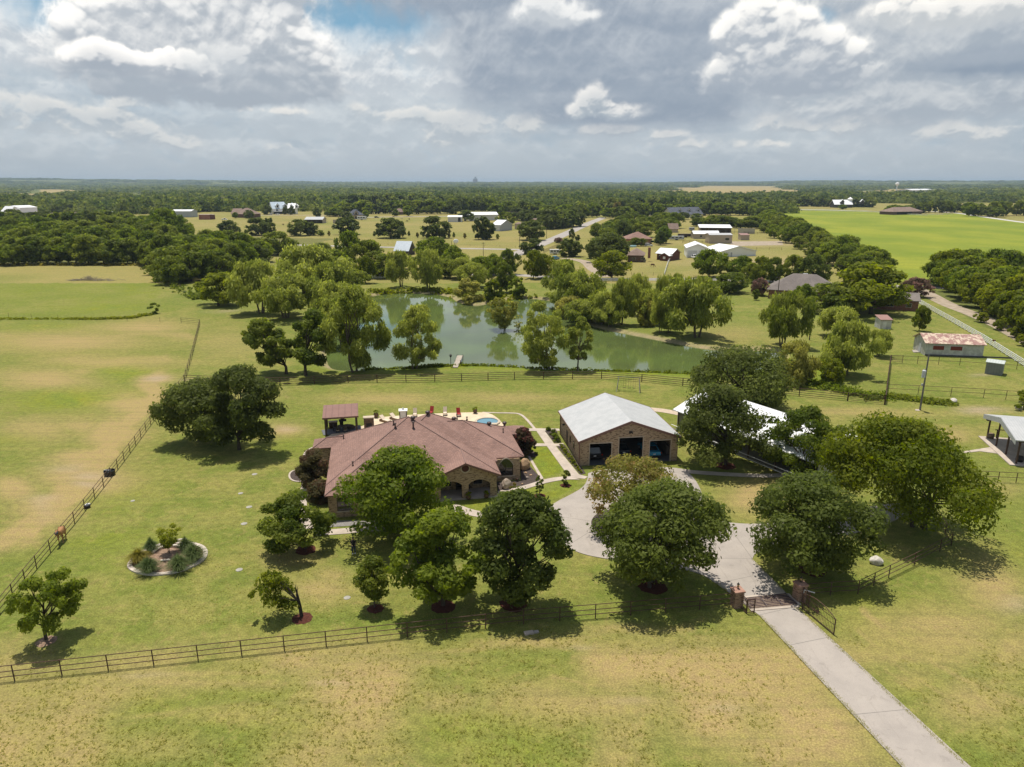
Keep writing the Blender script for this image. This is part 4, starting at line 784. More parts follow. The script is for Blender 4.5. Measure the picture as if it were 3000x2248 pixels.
mulch(1299, 1778, 1.05, 'red mulch in deep shade under the dark leafy front tree')
mulch(1505, 1770, 1.22, 'red mulch in deep shade under the tall dense front oak')
mulch(1911, 1719, 1.29, 'red mulch under the largest spreading oak')
mulch(2377, 1670, 1.29, 'red mulch under the broad oak right of the driveway')
mulch(2125, 1365, 1.29, 'dark red mulch under the oak beside the garage')
mulch(1581, 1453, 0.68, 'red mulch ring of the sapling nearer the driveway')
mulch(1657, 1423, 0.65, 'red mulch ring of the sapling nearer the garage')
# ---------------------------------------------------------------- trees round the pond
M = mid_px
T(839, 1096, 708, 862, 936, 'elm', 'dark leaning oak left of its twin at the near left corner of the pond', 'round', .18, nl=9000, s=.26, tr=.3)
T(896, 1101, 815, 1008, 909, 'elm', 'dark full tree beside the bare dirt at the near left corner of the pond', 'round', .18, nl=10000, s=.26, tr=.32)
T(1040, 1090, 925, 1146, 842, 'willow', 'tall loose willow with twin trunks on the near left pond bank', 'oval', .12, nl=13000, s=.36, tr=.34, stems=2, droop=.6)
T(1213, 1080, 1149, 1293, 896, 'willow', 'leaning willow on the near bank left of the wooden dock', 'round', .12, nl=9500, s=.3, tr=.26, stems=2, droop=.6)
T(1613, 1080, 1526, 1672, 886, 'willow', 'bushy willow on the near bank, larger of the pair right of the dock', 'oval', .1, nl=10000, s=.3, tr=.24, stems=2, droop=.6)
T(1692, 1085, 1664, 1738, 930, 'willow', 'slender willow on the near bank, smaller of the pair right of the dock', 'oval', .2, nl=4200, s=.28, tr=.17, droop=.6, nb=45)
T(1478, 968, 1426, 1518, 874, 'palewillow', 'leaning yellow green bush growing out of the middle of the pond', 'vase', .1, z=-.6, nl=3600, s=.26, tr=.12, stems=3, nb=51)
T(1516, 965, 1500, 1532, 924, 'palewillow', 'nearly bare twig clump standing in the pond beside the bush', 'vase', .05, z=-.6, nl=140, s=.24, tr=.08, stems=3, nb=30, name='twig_clump', cat='shrub')
T(1375, 888, 1328, 1418, 816, 'palewillow', 'pale yellow green bush dipping into the far side of the pond', 'dome', .0, z=-.5, nl=3600, s=.34, tr=.1, stems=3, name='water_bush', cat='shrub')
T(1448, 882, 1418, 1476, 820, 'bright', 'round green bush at the far waterline right of the pale yellow one', 'round', .0, nl=2600, s=.36, name='water_bush', cat='shrub')
T(1516, 869, 1488, 1545, 812, 'pecan', 'dark round bush at the far waterline, rightmost of three', 'round', .0, nl=2400, s=.38, name='water_bush', cat='shrub')
far_bank = [(1470, 858, 1436, 1504, 768, 'elm1:m', 'dark upright tree behind the three far waterline bushes'), (1389, 845, 1336, 1436, 774, 'willow1:m', 'loose pale willow behind the pale yellow waterline bush'),
    (1174, 842, 1130, 1214, 738, 'willow2:m', 'left of the two willows on the far pond bank'), (1231, 852, 1207, 1300, 734, 'willow3:m', 'right of the two willows on the far pond bank, leaning out'),
    (1068, 830, 1042, 1096, 752, 'bright1:m', 'small light green tree by the stone wall panel beyond the pond'),
    (1629, 872, 1594, 1718, 764, 'willow2:m', 'leaning willow at the far right corner of the pond'), (1706, 916, 1640, 1780, 800, 'willow1:m', 'broad willow at the bend of the right pond shore'), (1695, 945, 1640, 1760, 880, 'willow3:m', 'low drooping willow at the bend of the right shore'),
    (1760, 950, 1715, 1816, 856, 'willow4:m', 'drooping willow hanging over the dirt bank'), (1810, 952, 1782, 1866, 818, 'willow3:m', 'tall willow with a bare leaning fork on the right shore'), (1835, 925, 1846, 1912, 806, 'willow1:m', 'willow leaning right behind the forked one'),
    (1856, 950, 1856, 1942, 850, 'willow2:m', 'willow with a bent trunk on the right shore'), (1941, 975, 1904, 1972, 812, 'willow4:m', 'upright willow on the right shore dirt bank'), (1985, 940, 1930, 2010, 806, 'willow1:m', 'willow behind the upright one on the right shore'), (2007, 989, 1958, 2148, 818, 'willow3:m', 'widest willow at the right end of the shore row')]
for a in far_bank: M(*a[:6], a[6], 'willows round the far pond bank')
for i, (x, y, xl, xr, yt) in enumerate([(1640, 900, 1600, 1690, 850), (1670, 926, 1630, 1725, 868), (1722, 940, 1680, 1770, 880), (1745, 930, 1720, 1800, 850), (1780, 958, 1745, 1830, 895), (1890, 955, 1860, 1930, 880), (1960, 975, 1925, 2000, 900)]): M(x, y, xl, xr, yt, ['willow1:m', 'palewillow1:m', 'willow4:m', 'bright2:m'][i % 4], 'low willow bush in the clump lining the right pond shore', 'low willows of the right pond shore')
for a in [(640, 896, 568, 700, 802, 'bright2:m', 'rounded yellow green willow nearest the mown strip left of the pond'), (742, 918, 682, 838, 768, 'willow2:m', 'tall weeping willow beside the rounded one left of the pond'), (822, 932, 746, 920, 808, 'willow1:m', 'large weeping willow closest to the dark oaks left of the pond'),
          (900, 868, 786, 1002, 722, 'willow4:m', 'broad pale willow behind the weeping willows left of the pond'), (1000, 1012, 935, 1062, 876, 'willow2:m', 'bushy willow at the left tip of the pond behind the twin trunk willow'), (985, 950, 915, 1050, 826, 'willow1:m', 'pale willow on the left shore of the pond'), (960, 885, 900, 1030, 770, 'willow3:m', 'willow at the water behind the broad pale one'), (1015, 868, 960, 1075, 790, 'elm2:m', 'dark tree in the left cove of the pond')]:
    M(*a[:6], a[6], 'willows left of the pond')
# neighbour's yard, right of the pond
for a in [(2294, 1016, 2234, 2366, 860, 'willow1:m', 'open round tree with a forked trunk at the right tip of the pond'), (2430, 992, 2384, 2524, 903, 'willow2:m', 'low weeping tree with an orange patch beside the utility pole'), (2482, 1100, 2404, 2562, 944, 'willow4:m', 'big weeping willow by the creek with a thick dark trunk'),
          (2560, 1045, 2540, 2614, 968, 'willow3:m', 'thin spray of willow right of the big creek willow'), (2312, 1124, 2268, 2396, 1003, 'palewillow1:m', 'thin yellowish tree over the creek water'), (2434, 1124, 2396, 2480, 1052, 'bright3:m', 'low yellow green bush at the foot of the creek willow'),
          (2697, 970, 2677, 2720, 897, 'bright1:m', 'small young tree alone on the lawn beside the white lane fence'), (2357, 892, 2330, 2390, 833, 'pecan1:m', 'light green tree in front of the grey roofed house'), (2452, 918, 2374, 2522, 832, 'elm3:m', 'dark dense tree in front of the grey roofed house'),
          (2540, 920, 2446, 2682, 777, 'bright2:m', 'large spreading tree over the brick outbuilding'), (2136, 857, 2085, 2192, 798, 'elm1:m', 'low rounded tree on the lawn left of the grey roofed house'), (2081, 851, 2035, 2097, 811, 'pecan2:m', 'small tree left of the low rounded one by the road'),
          (2231, 866, 2202, 2253, 816, 'pink1:m', 'pink flowering crape myrtle at the corner of the grey roofed house'), (2215, 880, 2206, 2226, 848, 'elm2:m', 'dark shrub under the pink crape myrtle'), (2710, 870, 2640, 2720, 815, 'pink1:m', 'reddish shrub at the lane end beside the brick outbuilding')]:
    M(*a[:6], a[6], "trees on the neighbour's lawn")
for a in [(2077, 812, 2033, 2128, 732, 'pecan1:m', 'tree left of the row beyond the near road by the white garage'), (2130, 815, 2110, 2160, 770, 'elm2:m', 'dark small tree between the garage tree and the row beyond the near road'), (2172, 818, 2134, 2218, 750, 'pecan2:m', 'second tree of the row beyond the near road'), (2203, 830, 2180, 2232, 772, 'elm1:m', 'short tree in front of the row beyond the near road'),
          (2235, 822, 2200, 2262, 752, 'bright1:m', 'yellow green tree in the row beyond the near road'), (2267, 830, 2240, 2296, 755, 'elm3:m', 'last dark tree of the row before the grey roof'), (2325, 830, 2296, 2360, 748, 'elm1:m', 'round tree behind the chimney of the grey roofed house'), (2390, 835, 2342, 2430, 746, 'oakgrey1:m', 'grey green tree behind the grey roofed house')]:
    M(*a[:6], a[6], 'trees beyond the near road')
# ---------------------------------------------------------------- big oaks on the ranch fields
for a in [(669, 683, 642, 695, 647, 'oak1:f', 'smallest dark field oak, left of the white farmhouse view'), (748, 690, 724, 790, 640, 'oak2:f', 'left oak of the merged pair below the white farmhouse'), (785, 686, 762, 808, 640, 'oak3:f', 'right oak of the merged pair below the white farmhouse'), (882, 691, 844, 912, 645, 'oak1:f', 'field oak in front of the open hay shed'), (902, 690, 892, 934, 652, 'oak2:f', 'oak joined to the right side of the one by the hay shed'), (1020, 688, 978, 1056, 637, 'oak3:f', 'field oak fourth along the farm track'),
          (1140, 698, 1102, 1186, 641, 'oak1:f', 'field oak fifth along the farm track, low and wide'), (1270, 698, 1235, 1320, 636, 'oak2:f', 'field oak sixth along the farm track'), (1409, 702, 1385, 1449, 637, 'oak3:f', 'field oak in front of the white roofed barn'), (1556, 704, 1516, 1600, 648, 'oak1:f', 'field oak at the left edge of the straight country road'), (1561, 745, 1524, 1592, 701, 'oak2:f', 'oak at the crossing left of the country road'), (1668, 752, 1632, 1704, 702, 'oak3:f', 'rounded oak right of the country road with a truck beside it'),
          (1778, 772, 1717, 1844, 684, 'oak1:m', 'biggest dark oak cluster in front of the brown roofed brick house'), (1740, 758, 1716, 1775, 700, 'oak2:f', 'oak on the left flank of the biggest dark oak'), (1791, 819, 1746, 1843, 737, 'bright2:m', 'bright green tree with a pale trunk beside the grazing horse'), (1562, 817, 1532, 1594, 734, 'bright1:m', 'left of two bright trees by the near road'), (1583, 815, 1572, 1628, 745, 'bright3:m', 'right of two bright trees by the near road')]:
    M(*a[:6], a[6], 'big single trees on the ranch fields')
for a in [(1271, 768, 1224, 1320, 696, 'pecan1:m'), (1330, 797, 1292, 1368, 720, 'pecan2:m'), (1488, 803, 1464, 1522, 730, 'elm1:m'), (1027, 782, 980, 1062, 678, 'pecan3:m'), (1081, 797, 1034, 1124, 704, 'elm2:m'), (810, 748, 760, 862, 680, 'elm3:m'), (696, 745, 660, 728, 694, 'pecan1:m'), (742, 778, 704, 790, 718, 'oak1:m'), (935, 770, 895, 975, 712, 'elm1:m'), (985, 800, 940, 1030, 732, 'pecan2:m'),
          (1120, 815, 1080, 1160, 745, 'elm3:m'), (1300, 815, 1262, 1345, 760, 'elm1:m'), (1355, 818, 1318, 1395, 755, 'willow1:m'), (1405, 812, 1368, 1445, 752, 'pecan3:m'), (1445, 806, 1415, 1480, 745, 'pecan1:m'), (1240, 800, 1200, 1275, 750, 'elm2:m'), (870, 800, 820, 920, 735, 'pecan3:m'), (640, 760, 600, 690, 700, 'elm2:m'), (1170, 790, 1140, 1205, 750, 'pecan1:m'), (1020, 830, 985, 1060, 770, 'willow4:m')]:
    M(*a[:6], 'leafy tree in the loose belt between the pond and the cross road', 'trees between pond and cross road')
# ---------------------------------------------------------------- woods and belts, single trees one by one
def scatter(poly_px, n, kinds, w, h, label, group, seed, mind=.7, cat='tree', hj=.2):
    r = random.Random(seed); poly = G2(poly_px); xs = [q[0] for q in poly]; ys = [q[1] for q in poly]; got = []; tries = 0
    while len(got) < n and tries < n * 120:
        tries += 1; x, y = r.uniform(min(xs), max(xs)), r.uniform(min(ys), max(ys))
        if not pip(np.array([x]), np.array([y]), poly)[0] or any((x - a) ** 2 + (y - b) ** 2 < (w * mind) ** 2 for a, b in got): continue
        got.append((x, y)); k = r.uniform(1 - hj, 1 + hj); put_tree(r.choice(kinds), (x, y), w * k * r.uniform(.9, 1.15), h * k * r.uniform(.9, 1.1), label, group)
def row(a, b, n, kinds, w, h, label, group, seed, jit=.3, hj=.2):
    r = random.Random(seed); A, B = P(*a), P(*b)
    for i in range(n):
        g = A.lerp(B, (i + .5 + r.uniform(-jit, jit)) / n); k = r.uniform(1 - hj, 1 + hj); put_tree(r.choice(kinds), (g.x, g.y + r.uniform(-w, w) * .3), w * k, h * k, label, group)
WK = ['elm1:m', 'elm2:m', 'pecan1:m', 'elm3:m', 'pecan2:m', 'elm4:m']; FK = ['elm1:f', 'elm2:f', 'pecan1:f', 'oak1:f', 'elm3:f', 'pecan2:f']; DK = ['dist1:d', 'dist2:d', 'dist3:d', 'dist4:d']
L_ = 'green tree in the dense wood behind the left pasture'; G_ = 'trees of the wood behind the left pasture'
row((-60, 776), (420, 774), 22, WK, 12.5, 11, L_, G_, 1); row((-80, 752), (450, 750), 21, WK, 13, 12, L_, G_, 2); row((-60, 728), (520, 730), 22, WK, 14, 12.5, L_, G_, 3); row((-60, 704), (560, 708), 22, WK, 15, 13, L_, G_, 4); row((-40, 684), (520, 690), 18, FK, 15, 12.5, L_, G_, 5); row((20, 664), (470, 672), 15, FK, 16, 12, L_, G_, 6)
L_ = 'green tree in the wood edge bulging towards the pond'; G_ = 'trees of the wood edge left of the pond'
scatter([(430, 790), (470, 820), (560, 856), (610, 830), (700, 800), (770, 770), (700, 735), (560, 745), (450, 760)], 40, WK, 12, 11, L_, G_, 7, .55)
M(478, 715, 438, 535, 612, 'pecan3:m', 'tallest light green tree rising above the left wood')
M(262, 700, 228, 300, 622, 'oak1:f', 'dark rounded tree rising at the back of the left wood')
L_ = 'round green tree in the hedgerow along the bright green field'; G_ = 'hedgerow trees along the bright green field'
hp = [(2575, 818), (2525, 795), (2470, 770), (2425, 745), (2386, 722), (2348, 704), (2314, 690), (2284, 674), (2256, 659), (2236, 647), (2222, 637), (2208, 630)]
_h = random.Random(9)
for i in range(len(hp) - 1):
    for q in range(3):
        g = P(*hp[i]).lerp(P(*hp[i + 1]), (q + _h.random() * .8) / 3); k = _h.uniform(.8, 1.2); put_tree(_h.choice(WK[:5] + ['bright1:m', 'oakgrey1:m']), (g.x + _h.uniform(-4, 3), g.y), 12.5 * k, 10.5 * k, L_, G_)
for i in range(len(hp) - 3):
    g = P(hp[i][0] - 46, hp[i][1] + 8); k = _h.uniform(.75, 1.1); put_tree(_h.choice(WK), (g.x, g.y), 11 * k, 9 * k, L_, G_)
L_ = 'bright green tree in the thick row along the gravel lane'; G_ = 'trees along the gravel lane'
rp = [(2745, 838), (2790, 868), (2840, 895), (2890, 925), (2945, 955), (3000, 985), (3060, 1015), (3130, 1060)]
for i in range(len(rp) - 1):
    for q in range(2):
        g = P(*rp[i]).lerp(P(*rp[i + 1]), (q + _h.random() * .7) / 2); k = _h.uniform(.85, 1.15); put_tree(_h.choice(['bright1:m', 'bright2:m', 'pecan1:m', 'bright4:m', 'bright3:m']), (g.x + 2.5, g.y + 1), 9.5 * k, 9.0 * k, L_, G_)
        g = P(rp[i][0] + 55 + q * 30, rp[i][1] - 14); k = _h.uniform(.85, 1.2); put_tree(_h.choice(['pecan2:m', 'bright1:m', 'bright2:m', 'elm3:m']), (g.x + q * 4, g.y + 3), 11 * k, 10 * k, L_, G_)
row((2735, 836), (3040, 832), 9, ['pecan1:m', 'elm2:m', 'bright1:m'], 12, 10.5, L_, G_, 31)
for i, (x, y) in enumerate([(2860, 945), (2915, 968), (2960, 990), (2990, 1015), (2995, 1185)]): put_tree(['bright2:m', 'bright1:m'][i % 2], tuple(P(x + 12, y)[:2]), 3.2, 2.6, 'low yellow green bush at the foot of the lane trees', 'bushes at the foot of the lane trees', name='roadside_bush', cat='shrub')
belts = [((0, 604), (240, 607), 12, DK, 17, 13, 'small far tree at the left end of the far belt'), ((150, 624), (212, 623), 3, ['oak1:f', 'oak2:f'], 13, 9, 'one of three round trees beside the white barn'), ((366, 626), (450, 624), 5, ['oak1:f', 'oak2:f', 'oak3:f'], 16, 12, 'dark tree in the clump left of the small white barn'),
    ((560, 622), (790, 612), 16, FK, 16, 12, 'tree around the far ranch houses left of the white farmhouse'), ((470, 606), (860, 602), 16, DK, 18, 13, 'tree of the far belt behind the ranch houses'), ((868, 610), (1010, 612), 9, FK, 17, 13, 'tree of the belt right of the white farmhouse'), ((960, 634), (1000, 636), 4, FK, 12, 8, 'tree beside the grey roofed far house'),
    ((1000, 627), (1330, 627), 22, FK, 17, 13, 'tree of the belt along the ranch road'), ((1010, 612), (1330, 610), 16, DK, 20, 16, 'tree of the second belt behind the ranch road'), ((1318, 619), (1445, 619), 10, FK, 17, 16, 'tall dark tree behind the white ranch barns'), ((1440, 632), (1600, 632), 12, FK, 16, 13, 'tree around the far brick house by the country road'),
    ((1580, 640), (1755, 636), 12, FK, 15, 12, 'tree where the country road meets the wood'), ((1600, 672), (1690, 662), 5, ['oak1:f', 'oakgrey1:f', 'oak2:f'], 19, 14, 'big oak left of the country road'), ((1515, 645), (1585, 655), 5, ['oak1:f', 'oak2:f'], 15, 10, 'oak left of the country road by the tan shed'),
    ((1770, 640), (2000, 632), 14, FK, 16, 12, 'tree in the village right of the country road'), ((1760, 625), (2020, 620), 12, DK, 20, 15, 'far tree behind the village houses'), ((2010, 630), (2262, 632), 16, FK, 17, 12.5, 'tree of the belt behind the metal barns'), ((2040, 612), (2262, 613), 12, DK, 20, 15, 'far tree behind the belt of the metal barns'),
    ((2030, 664), (2255, 672), 12, WK[:4], 12, 8.5, 'tree of the low hedge behind the long barn'), ((2270, 604), (2560, 608), 16, DK, 19, 14, 'far tree beside the red barn and dormer house'), ((2600, 626), (2705, 624), 8, FK, 13, 10, 'brownish tree shading the low brown ranch house'), ((2700, 623), (2860, 624), 8, FK, 13, 12, 'tree along the white gravel farm drive'), ((2830, 634), (3020, 632), 7, FK, 15, 14, 'tree right of the white gravel farm drive'), ((2850, 632), (2930, 638), 3, FK, 13, 9, 'bushy tree on the near side of the farm drive')]
for i, (a, b, n, kk, w, h, lab) in enumerate(belts): row(a, b, n, kk, w, h, lab, lab.replace('one of three ', '').replace('tree', 'trees', 1) if False else 'trees: ' + lab.split(' ', 2)[2], 100 + i)
scatter([(1720, 735), (1745, 700), (1790, 668), (1850, 652), (1950, 650), (1990, 668), (1960, 690), (1985, 712), (1950, 720), (1905, 700), (1830, 695), (1800, 720)], 34, WK + ['oak1:m', 'oakgrey1:m'], 11.5, 9.5, 'tree in the dense village clump right of the country road', 'trees of the village clump', 60, .55)
for i, (x, y, w, h, k, lab) in enumerate([(1675, 700, 3.6, 6.5, 'oak1:f', 'narrow dark cedar by the country road'), (1692, 705, 3.4, 3.4, 'oak2:f', 'small dark bush by the country road'), (1637, 712, 5.5, 3.2, 'pink1:m', 'brownish round bush by the road fence'), (1775, 690, 6, 8, 'yellow1:m', 'yellow tree at the edge of the village clump'), (1860, 722, 6, 5, 'elm1:m', 'round bush in front of the brown roofed brick house'), (1880, 722, 5, 4.5, 'elm2:m', 'second round bush in front of the brown roofed brick house'),
    (1935, 718, 7.5, 8, 'oakgrey1:m', 'round tree beside the horse trailers'), (1740, 632, 11, 8, 'pink1:m', 'reddish tree at the end of the country road'), (1808, 635, 10, 15, 'yellow1:m', 'tall yellow green tree at the end of the country road'), (930, 637, 9, 9.5, 'oak1:f', 'upright dark tree behind the open hay shed'), (940, 692, 5, 4, 'elm1:f', 'small bush right of the hay shed oaks'), (1365, 648, 15, 10, 'oakgrey1:f', 'grey tree between the white ranch sheds'), (1480, 660, 16, 11, 'elm1:f', 'tree right of the white roofed barn'), (2094, 690, 3.5, 3, 'elm1:f', 'small bush in front of the tan roofed stable')]):
    put_tree(k, tuple(P(x, y)[:2]), w, h, lab, 'single trees of the middle ground')
for x, y, w_, h_ in ((838, 629, 7, 9), (856, 630, 7, 9), (782, 629, 12, 10), (1018, 646, 10, 8), (1072, 640, 8, 8), (1160, 634, 9, 8), (1196, 634, 11, 11), (1970, 644, 12, 7), (2000, 644, 14, 7), (2040, 644, 12, 6), (2468, 614, 11, 6.5), (730, 640, 10, 8), (690, 640, 6, 6)): put_tree(pick('elm1:f', 'oak1:f', 'pecan1:f', 'oak3:f'), tuple(P(x, y)[:2]), w_, h_, 'tree standing right in front of a far ranch house', 'trees in front of the far houses')
for i, (x, y) in enumerate([(703, 683), (720, 687), (942, 692), (964, 692), (1097, 693), (1180, 695), (1198, 692), (1223, 697), (1240, 695), (1316, 698), (1330, 696), (1362, 699), (1457, 702)]): put_tree(['elm1:f', 'yellow1:f'][i % 2], tuple(P(x, y)[:2]), 2.2, 3.4, 'thin young tree planted along the farm track', 'young trees along the farm track', name='young_tree', cat='young tree')
# ---------------------------------------------------------------- woods out to the horizon, uncountable: one object
def grove():
    r = np.random.RandomState(8); Vs = []; t1 = []; t2 = []
    for i in range(64):
        x = (i % 8 - 3.5) * 11 + r.uniform(-4, 4); y = (i // 8 - 3.5) * 11 + r.uniform(-4, 4); w = r.uniform(8, 21); h = r.uniform(5.5, 16)
        V, a, b, C, rb = crown_geo(int(r.randint(1e6)), w, 0, h, 'round', 14, 110, 1.5, 0, 0, 0, (.25, .42), .2); tt = r.uniform(-.6, .6)
        Vs.append(V + np.array([x, y, 0])); t1.append(np.clip(a * .7 + .15 + tt, 0, 1)); t2.append(b)
    return quads_mesh('grove', np.concatenate(Vs), np.concatenate(t1), np.concatenate(t2), LEAF['dist'])
def far_woods():
    src = bpy.data.objects.new('far_grove', grove()); COL.objects.link(src); g = P(900, 590); src.location = (g.x, g.y, 0); tag(src, 'dense grove within the far woods', None, None, 'stuff')
    r = np.random.RandomState(17); pts = []; sc = []
    gaps = [[(1930, 556), (2290, 556), (2400, 557), (2410, 578), (2200, 582), (1930, 580)], [(-200, 566), (80, 565), (116, 568), (50, 592), (-200, 592)], [(2550, 556), (2700, 554), (2780, 559), (2710, 578), (2590, 576)]]
    for q in STRIPS: gaps.append([(q[0], q[1] - .6), (q[2], q[1] - .6), (q[2] + 12, q[3] + 9), (q[0] - 12, q[3] + 9)])
    for (d0, d1, size) in ((960, 1250, 88), (1250, 1750, 110), (1750, 2600, 150), (2600, 4200, 230), (4200, 7000, 370), (7000, 12500, 620)):
        y = d0
        while y < d1:
            n = int(1.62 * y / size) + 1
            for i in range(n):
                az = -.82 + 1.64 * (i + r.rand()) / n; D = y + r.rand() * size * .8; X = D * math.sin(az); Y = D * math.cos(az)
                px, py = Q(X, Y, 0); dens = vnoise(np.array([X]), np.array([Y]), 1 / 420., 44)[0]
                if dens < .36 and D > 1400: continue
                if D < 1480 and px > 2235: continue
                if D < 1050 and px < 420: continue
                if any(pip(np.array([px]), np.array([py]), gp)[0] for gp in gaps): continue
                z = gz(X, Y); pts.append((X, Y, z - .5)); k = size / 88. * 1.05; sc.append((k, k, r.uniform(.8, 1.2) * (1 + .25 * min(1, (D - 960) / 5000))))
            y += size * .8
    me = bpy.data.meshes.new('far_woods'); me.from_pydata(pts, [], []); me.update()
    a = me.attributes.new('scl', 'FLOAT_VECTOR', 'POINT'); a.data.foreach_set('vector', np.array(sc, np.float32).ravel())
    o = bpy.data.objects.new('far_woods', me); COL.objects.link(o); tag(o, 'unbroken green woods stretching to the horizon', None, None, 'stuff')
    ng = bpy.data.node_groups.new('scatter_groves', 'GeometryNodeTree'); ng.interface.new_socket('Geometry', in_out='INPUT', socket_type='NodeSocketGeometry'); ng.interface.new_socket('Geometry', in_out='OUTPUT', socket_type='NodeSocketGeometry')
    N = ng.nodes.new; L = ng.links.new; gi = N('NodeGroupInput'); go = N('NodeGroupOutput'); ip = N('GeometryNodeInstanceOnPoints'); oi = N('GeometryNodeObjectInfo'); oi.inputs['Object'].default_value = src; oi.inputs['As Instance'].default_value = True; oi.transform_space = 'ORIGINAL'
    na = N('GeometryNodeInputNamedAttribute'); na.data_type = 'FLOAT_VECTOR'; na.inputs[0].default_value = 'scl'
    rv = N('FunctionNodeRandomValue'); rv.data_type = 'FLOAT_VECTOR'; rv.inputs[0].default_value = (0, 0, 0); rv.inputs[1].default_value = (0, 0, 6.28)
    L(gi.outputs[0], ip.inputs['Points']); L(oi.outputs['Geometry'], ip.inputs['Instance']); L(rv.outputs[0], ip.inputs['Rotation']); L(na.outputs[0], ip.inputs['Scale']); L(ip.outputs[0], go.inputs[0])
    md = o.modifiers.new('scatter', 'NODES'); md.node_group = ng
    print('groves', len(pts))
far_woods()

# ---------------------------------------------------------------- buildings
BRICK = brick_mat('tan_brick', (.46, .325, .20, 1), (.32, .215, .13, 1), (.47, .38, .27, 1), (.085, .052, .036, 1))
REDBRICK = brick_mat('red_brick', (.27, .105, .065, 1), (.20, .075, .05, 1), (.33, .24, .19, 1), (.12, .05, .04, 1))
SHING = shingle_mat('brown_shingles', (.290, .180, .146, 1), (.225, .136, .110, 1), (.150, .098, .088, 1), .26)
SHINGG = shingle_mat('grey_shingles', (.22, .19, .17, 1), (.18, .155, .14, 1), (.13, .115, .11, 1))
SHINGB = shingle_mat('tan_shingles', (.26, .19, .155, 1), (.21, .15, .12, 1), (.16, .12, .10, 1))
SHINGD = shingle_mat('slate_shingles', (.12, .13, .155, 1), (.10, .11, .13, 1), (.08, .085, .10, 1))
GALV = ribbed_mat('galvanised_roof', (.45, .455, .45, 1), (.385, .395, .395, 1), .5, .4, .0, .32)
WHITEROOF = ribbed_mat('white_metal_roof', (.80, .80, .80, 1), (.74, .75, .76, 1), .45, .4, 0, .4)
RUST = ribbed_mat('rusted_metal_roof', (.34, .20, .175, 1), (.29, .165, .14, 1), .8, .2, 0, .25, dirt=(.58, .47, .36, 1))
REDROOF = ribbed_mat('red_brown_roof', (.30, .175, .15, 1), (.26, .15, .13, 1), .6, .3, 0, .45)
PERGR = ribbed_mat('brown_metal_roof', (.225, .125, .10, 1), (.195, .108, .088, 1), .6, .3, 0, .9)
BROWN = plain('brown_trim', (.20, .105, .08), .6); DARKBR = plain('dark_brown_wood', (.055, .032, .024), .6); STONE = mat('cast_stone', (.50, .42, .32), (.42, .35, .27), .9, .2)
GLASS = plain('dark_glass', (.012, .016, .018), .06, .7); WHITE = plain('white_paint', (.84, .83, .80), .5); OFFW = mat('white_siding', (.66, .65, .62), (.55, .54, .52), .7, .3, scale=1.2)
TANW = mat('tan_metal_wall', (.46, .37, .28), (.40, .32, .24), .6, .3); GREYW = mat('grey_metal_wall', (.42, .43, .44), (.36, .37, .38), .5, .3); DARKIN = plain('interior_shade', (.025, .025, .028), .9)  # DARKIN puts the shade of an inside into a flat plate's colour
BLACKM = plain('black_metal', (.020, .018, .017), .5); PIPE = plain('rust_brown_pipe', (.085, .047, .032), .7, .3)
HA = RD(11); HO = (-19.79, 70.2)
def HL(u, v): return (HO[0] + u * math.cos(HA) - v * math.sin(HA), HO[1] + u * math.sin(HA) + v * math.cos(HA))
def hipblock(mb, u0, u1, v0, v1, ze=2.9, m=.43, th=.16):
    du, dv = u1 - u0, v1 - v0; r = min(du, dv) / 2; zt = ze + m * r
    if du >= dv: a, b = (u0 + r, v0 + r, zt), (u1 - r, v0 + r, zt)
    else: a, b = (u0 + r, v0 + r, zt), (u0 + r, v1 - r, zt)
    E = [(u0, v0, ze), (u1, v0, ze), (u1, v1, ze), (u0, v1, ze)]; B = [(x, y, z - th) for x, y, z in E]
    vs = E + B + [a, b]
    if du >= dv: f = [(0, 1, 9, 8), (1, 2, 9), (2, 3, 8, 9), (3, 0, 8)]
    else: f = [(0, 1, 8), (1, 2, 9, 8), (2, 3, 9), (3, 0, 8, 9)]
    f += [(4, 5, 1, 0), (5, 6, 2, 1), (6, 7, 3, 2), (7, 4, 0, 3), (7, 6, 5, 4)]; mb.add(vs, f)
def hip4(mb, u0, u1, v0, v1, a, b, ze=2.9, th=.16):
    E = [(u0, v0, ze), (u1, v0, ze), (u1, v1, ze), (u0, v1, ze)]; vs = E + [(x, y, z - th) for x, y, z in E] + [a, b]
    f = [(0, 1, 9, 8), (1, 2, 9), (2, 3, 8, 9), (3, 0, 8)] if a != b else [(0, 1, 8), (1, 2, 8), (2, 3, 8), (3, 0, 8)]
    mb.add(vs, f + [(4, 5, 1, 0), (5, 6, 2, 1), (6, 7, 3, 2), (7, 4, 0, 3), (7, 6, 5, 4)])
HIPS = [(-.3, 19.1, 2.3, 18.0, (9.4, 12.0, 7.07), (9.4, 12.0, 7.07), 2.9), (-.292, 8.3, -.5, 9.0, (4.0, 3.8, 4.744), (4.0, 4.7, 4.744), 2.896), (9.7, 22.9, 6.75, 17.5, (14.5, 13.3, 5.72), (16.3, 13.3, 5.72), 2.895),
        (-2.6, 5.0, 14.3, 17.7, (-.9, 16.0, 3.63), (3.3, 16.0, 3.63), 2.897), (4.5, 19.5, 5.7, 18.2, (12, 13.2, 7.0), (12, 13.2, 7.0), 2.893), (16.5, 25.5, 15.8, 19.0, (18.1, 17.4, 3.14), (23.9, 17.4, 3.14), 2.45)]
def arch(x0, x1, zs, rise, n=10):
    """points of a segmental arch from right to left"""
    return [(x1 + (x0 - x1) * i / n, zs + rise * math.sin(math.pi * i / n) ** .8) for i in range(n + 1)]
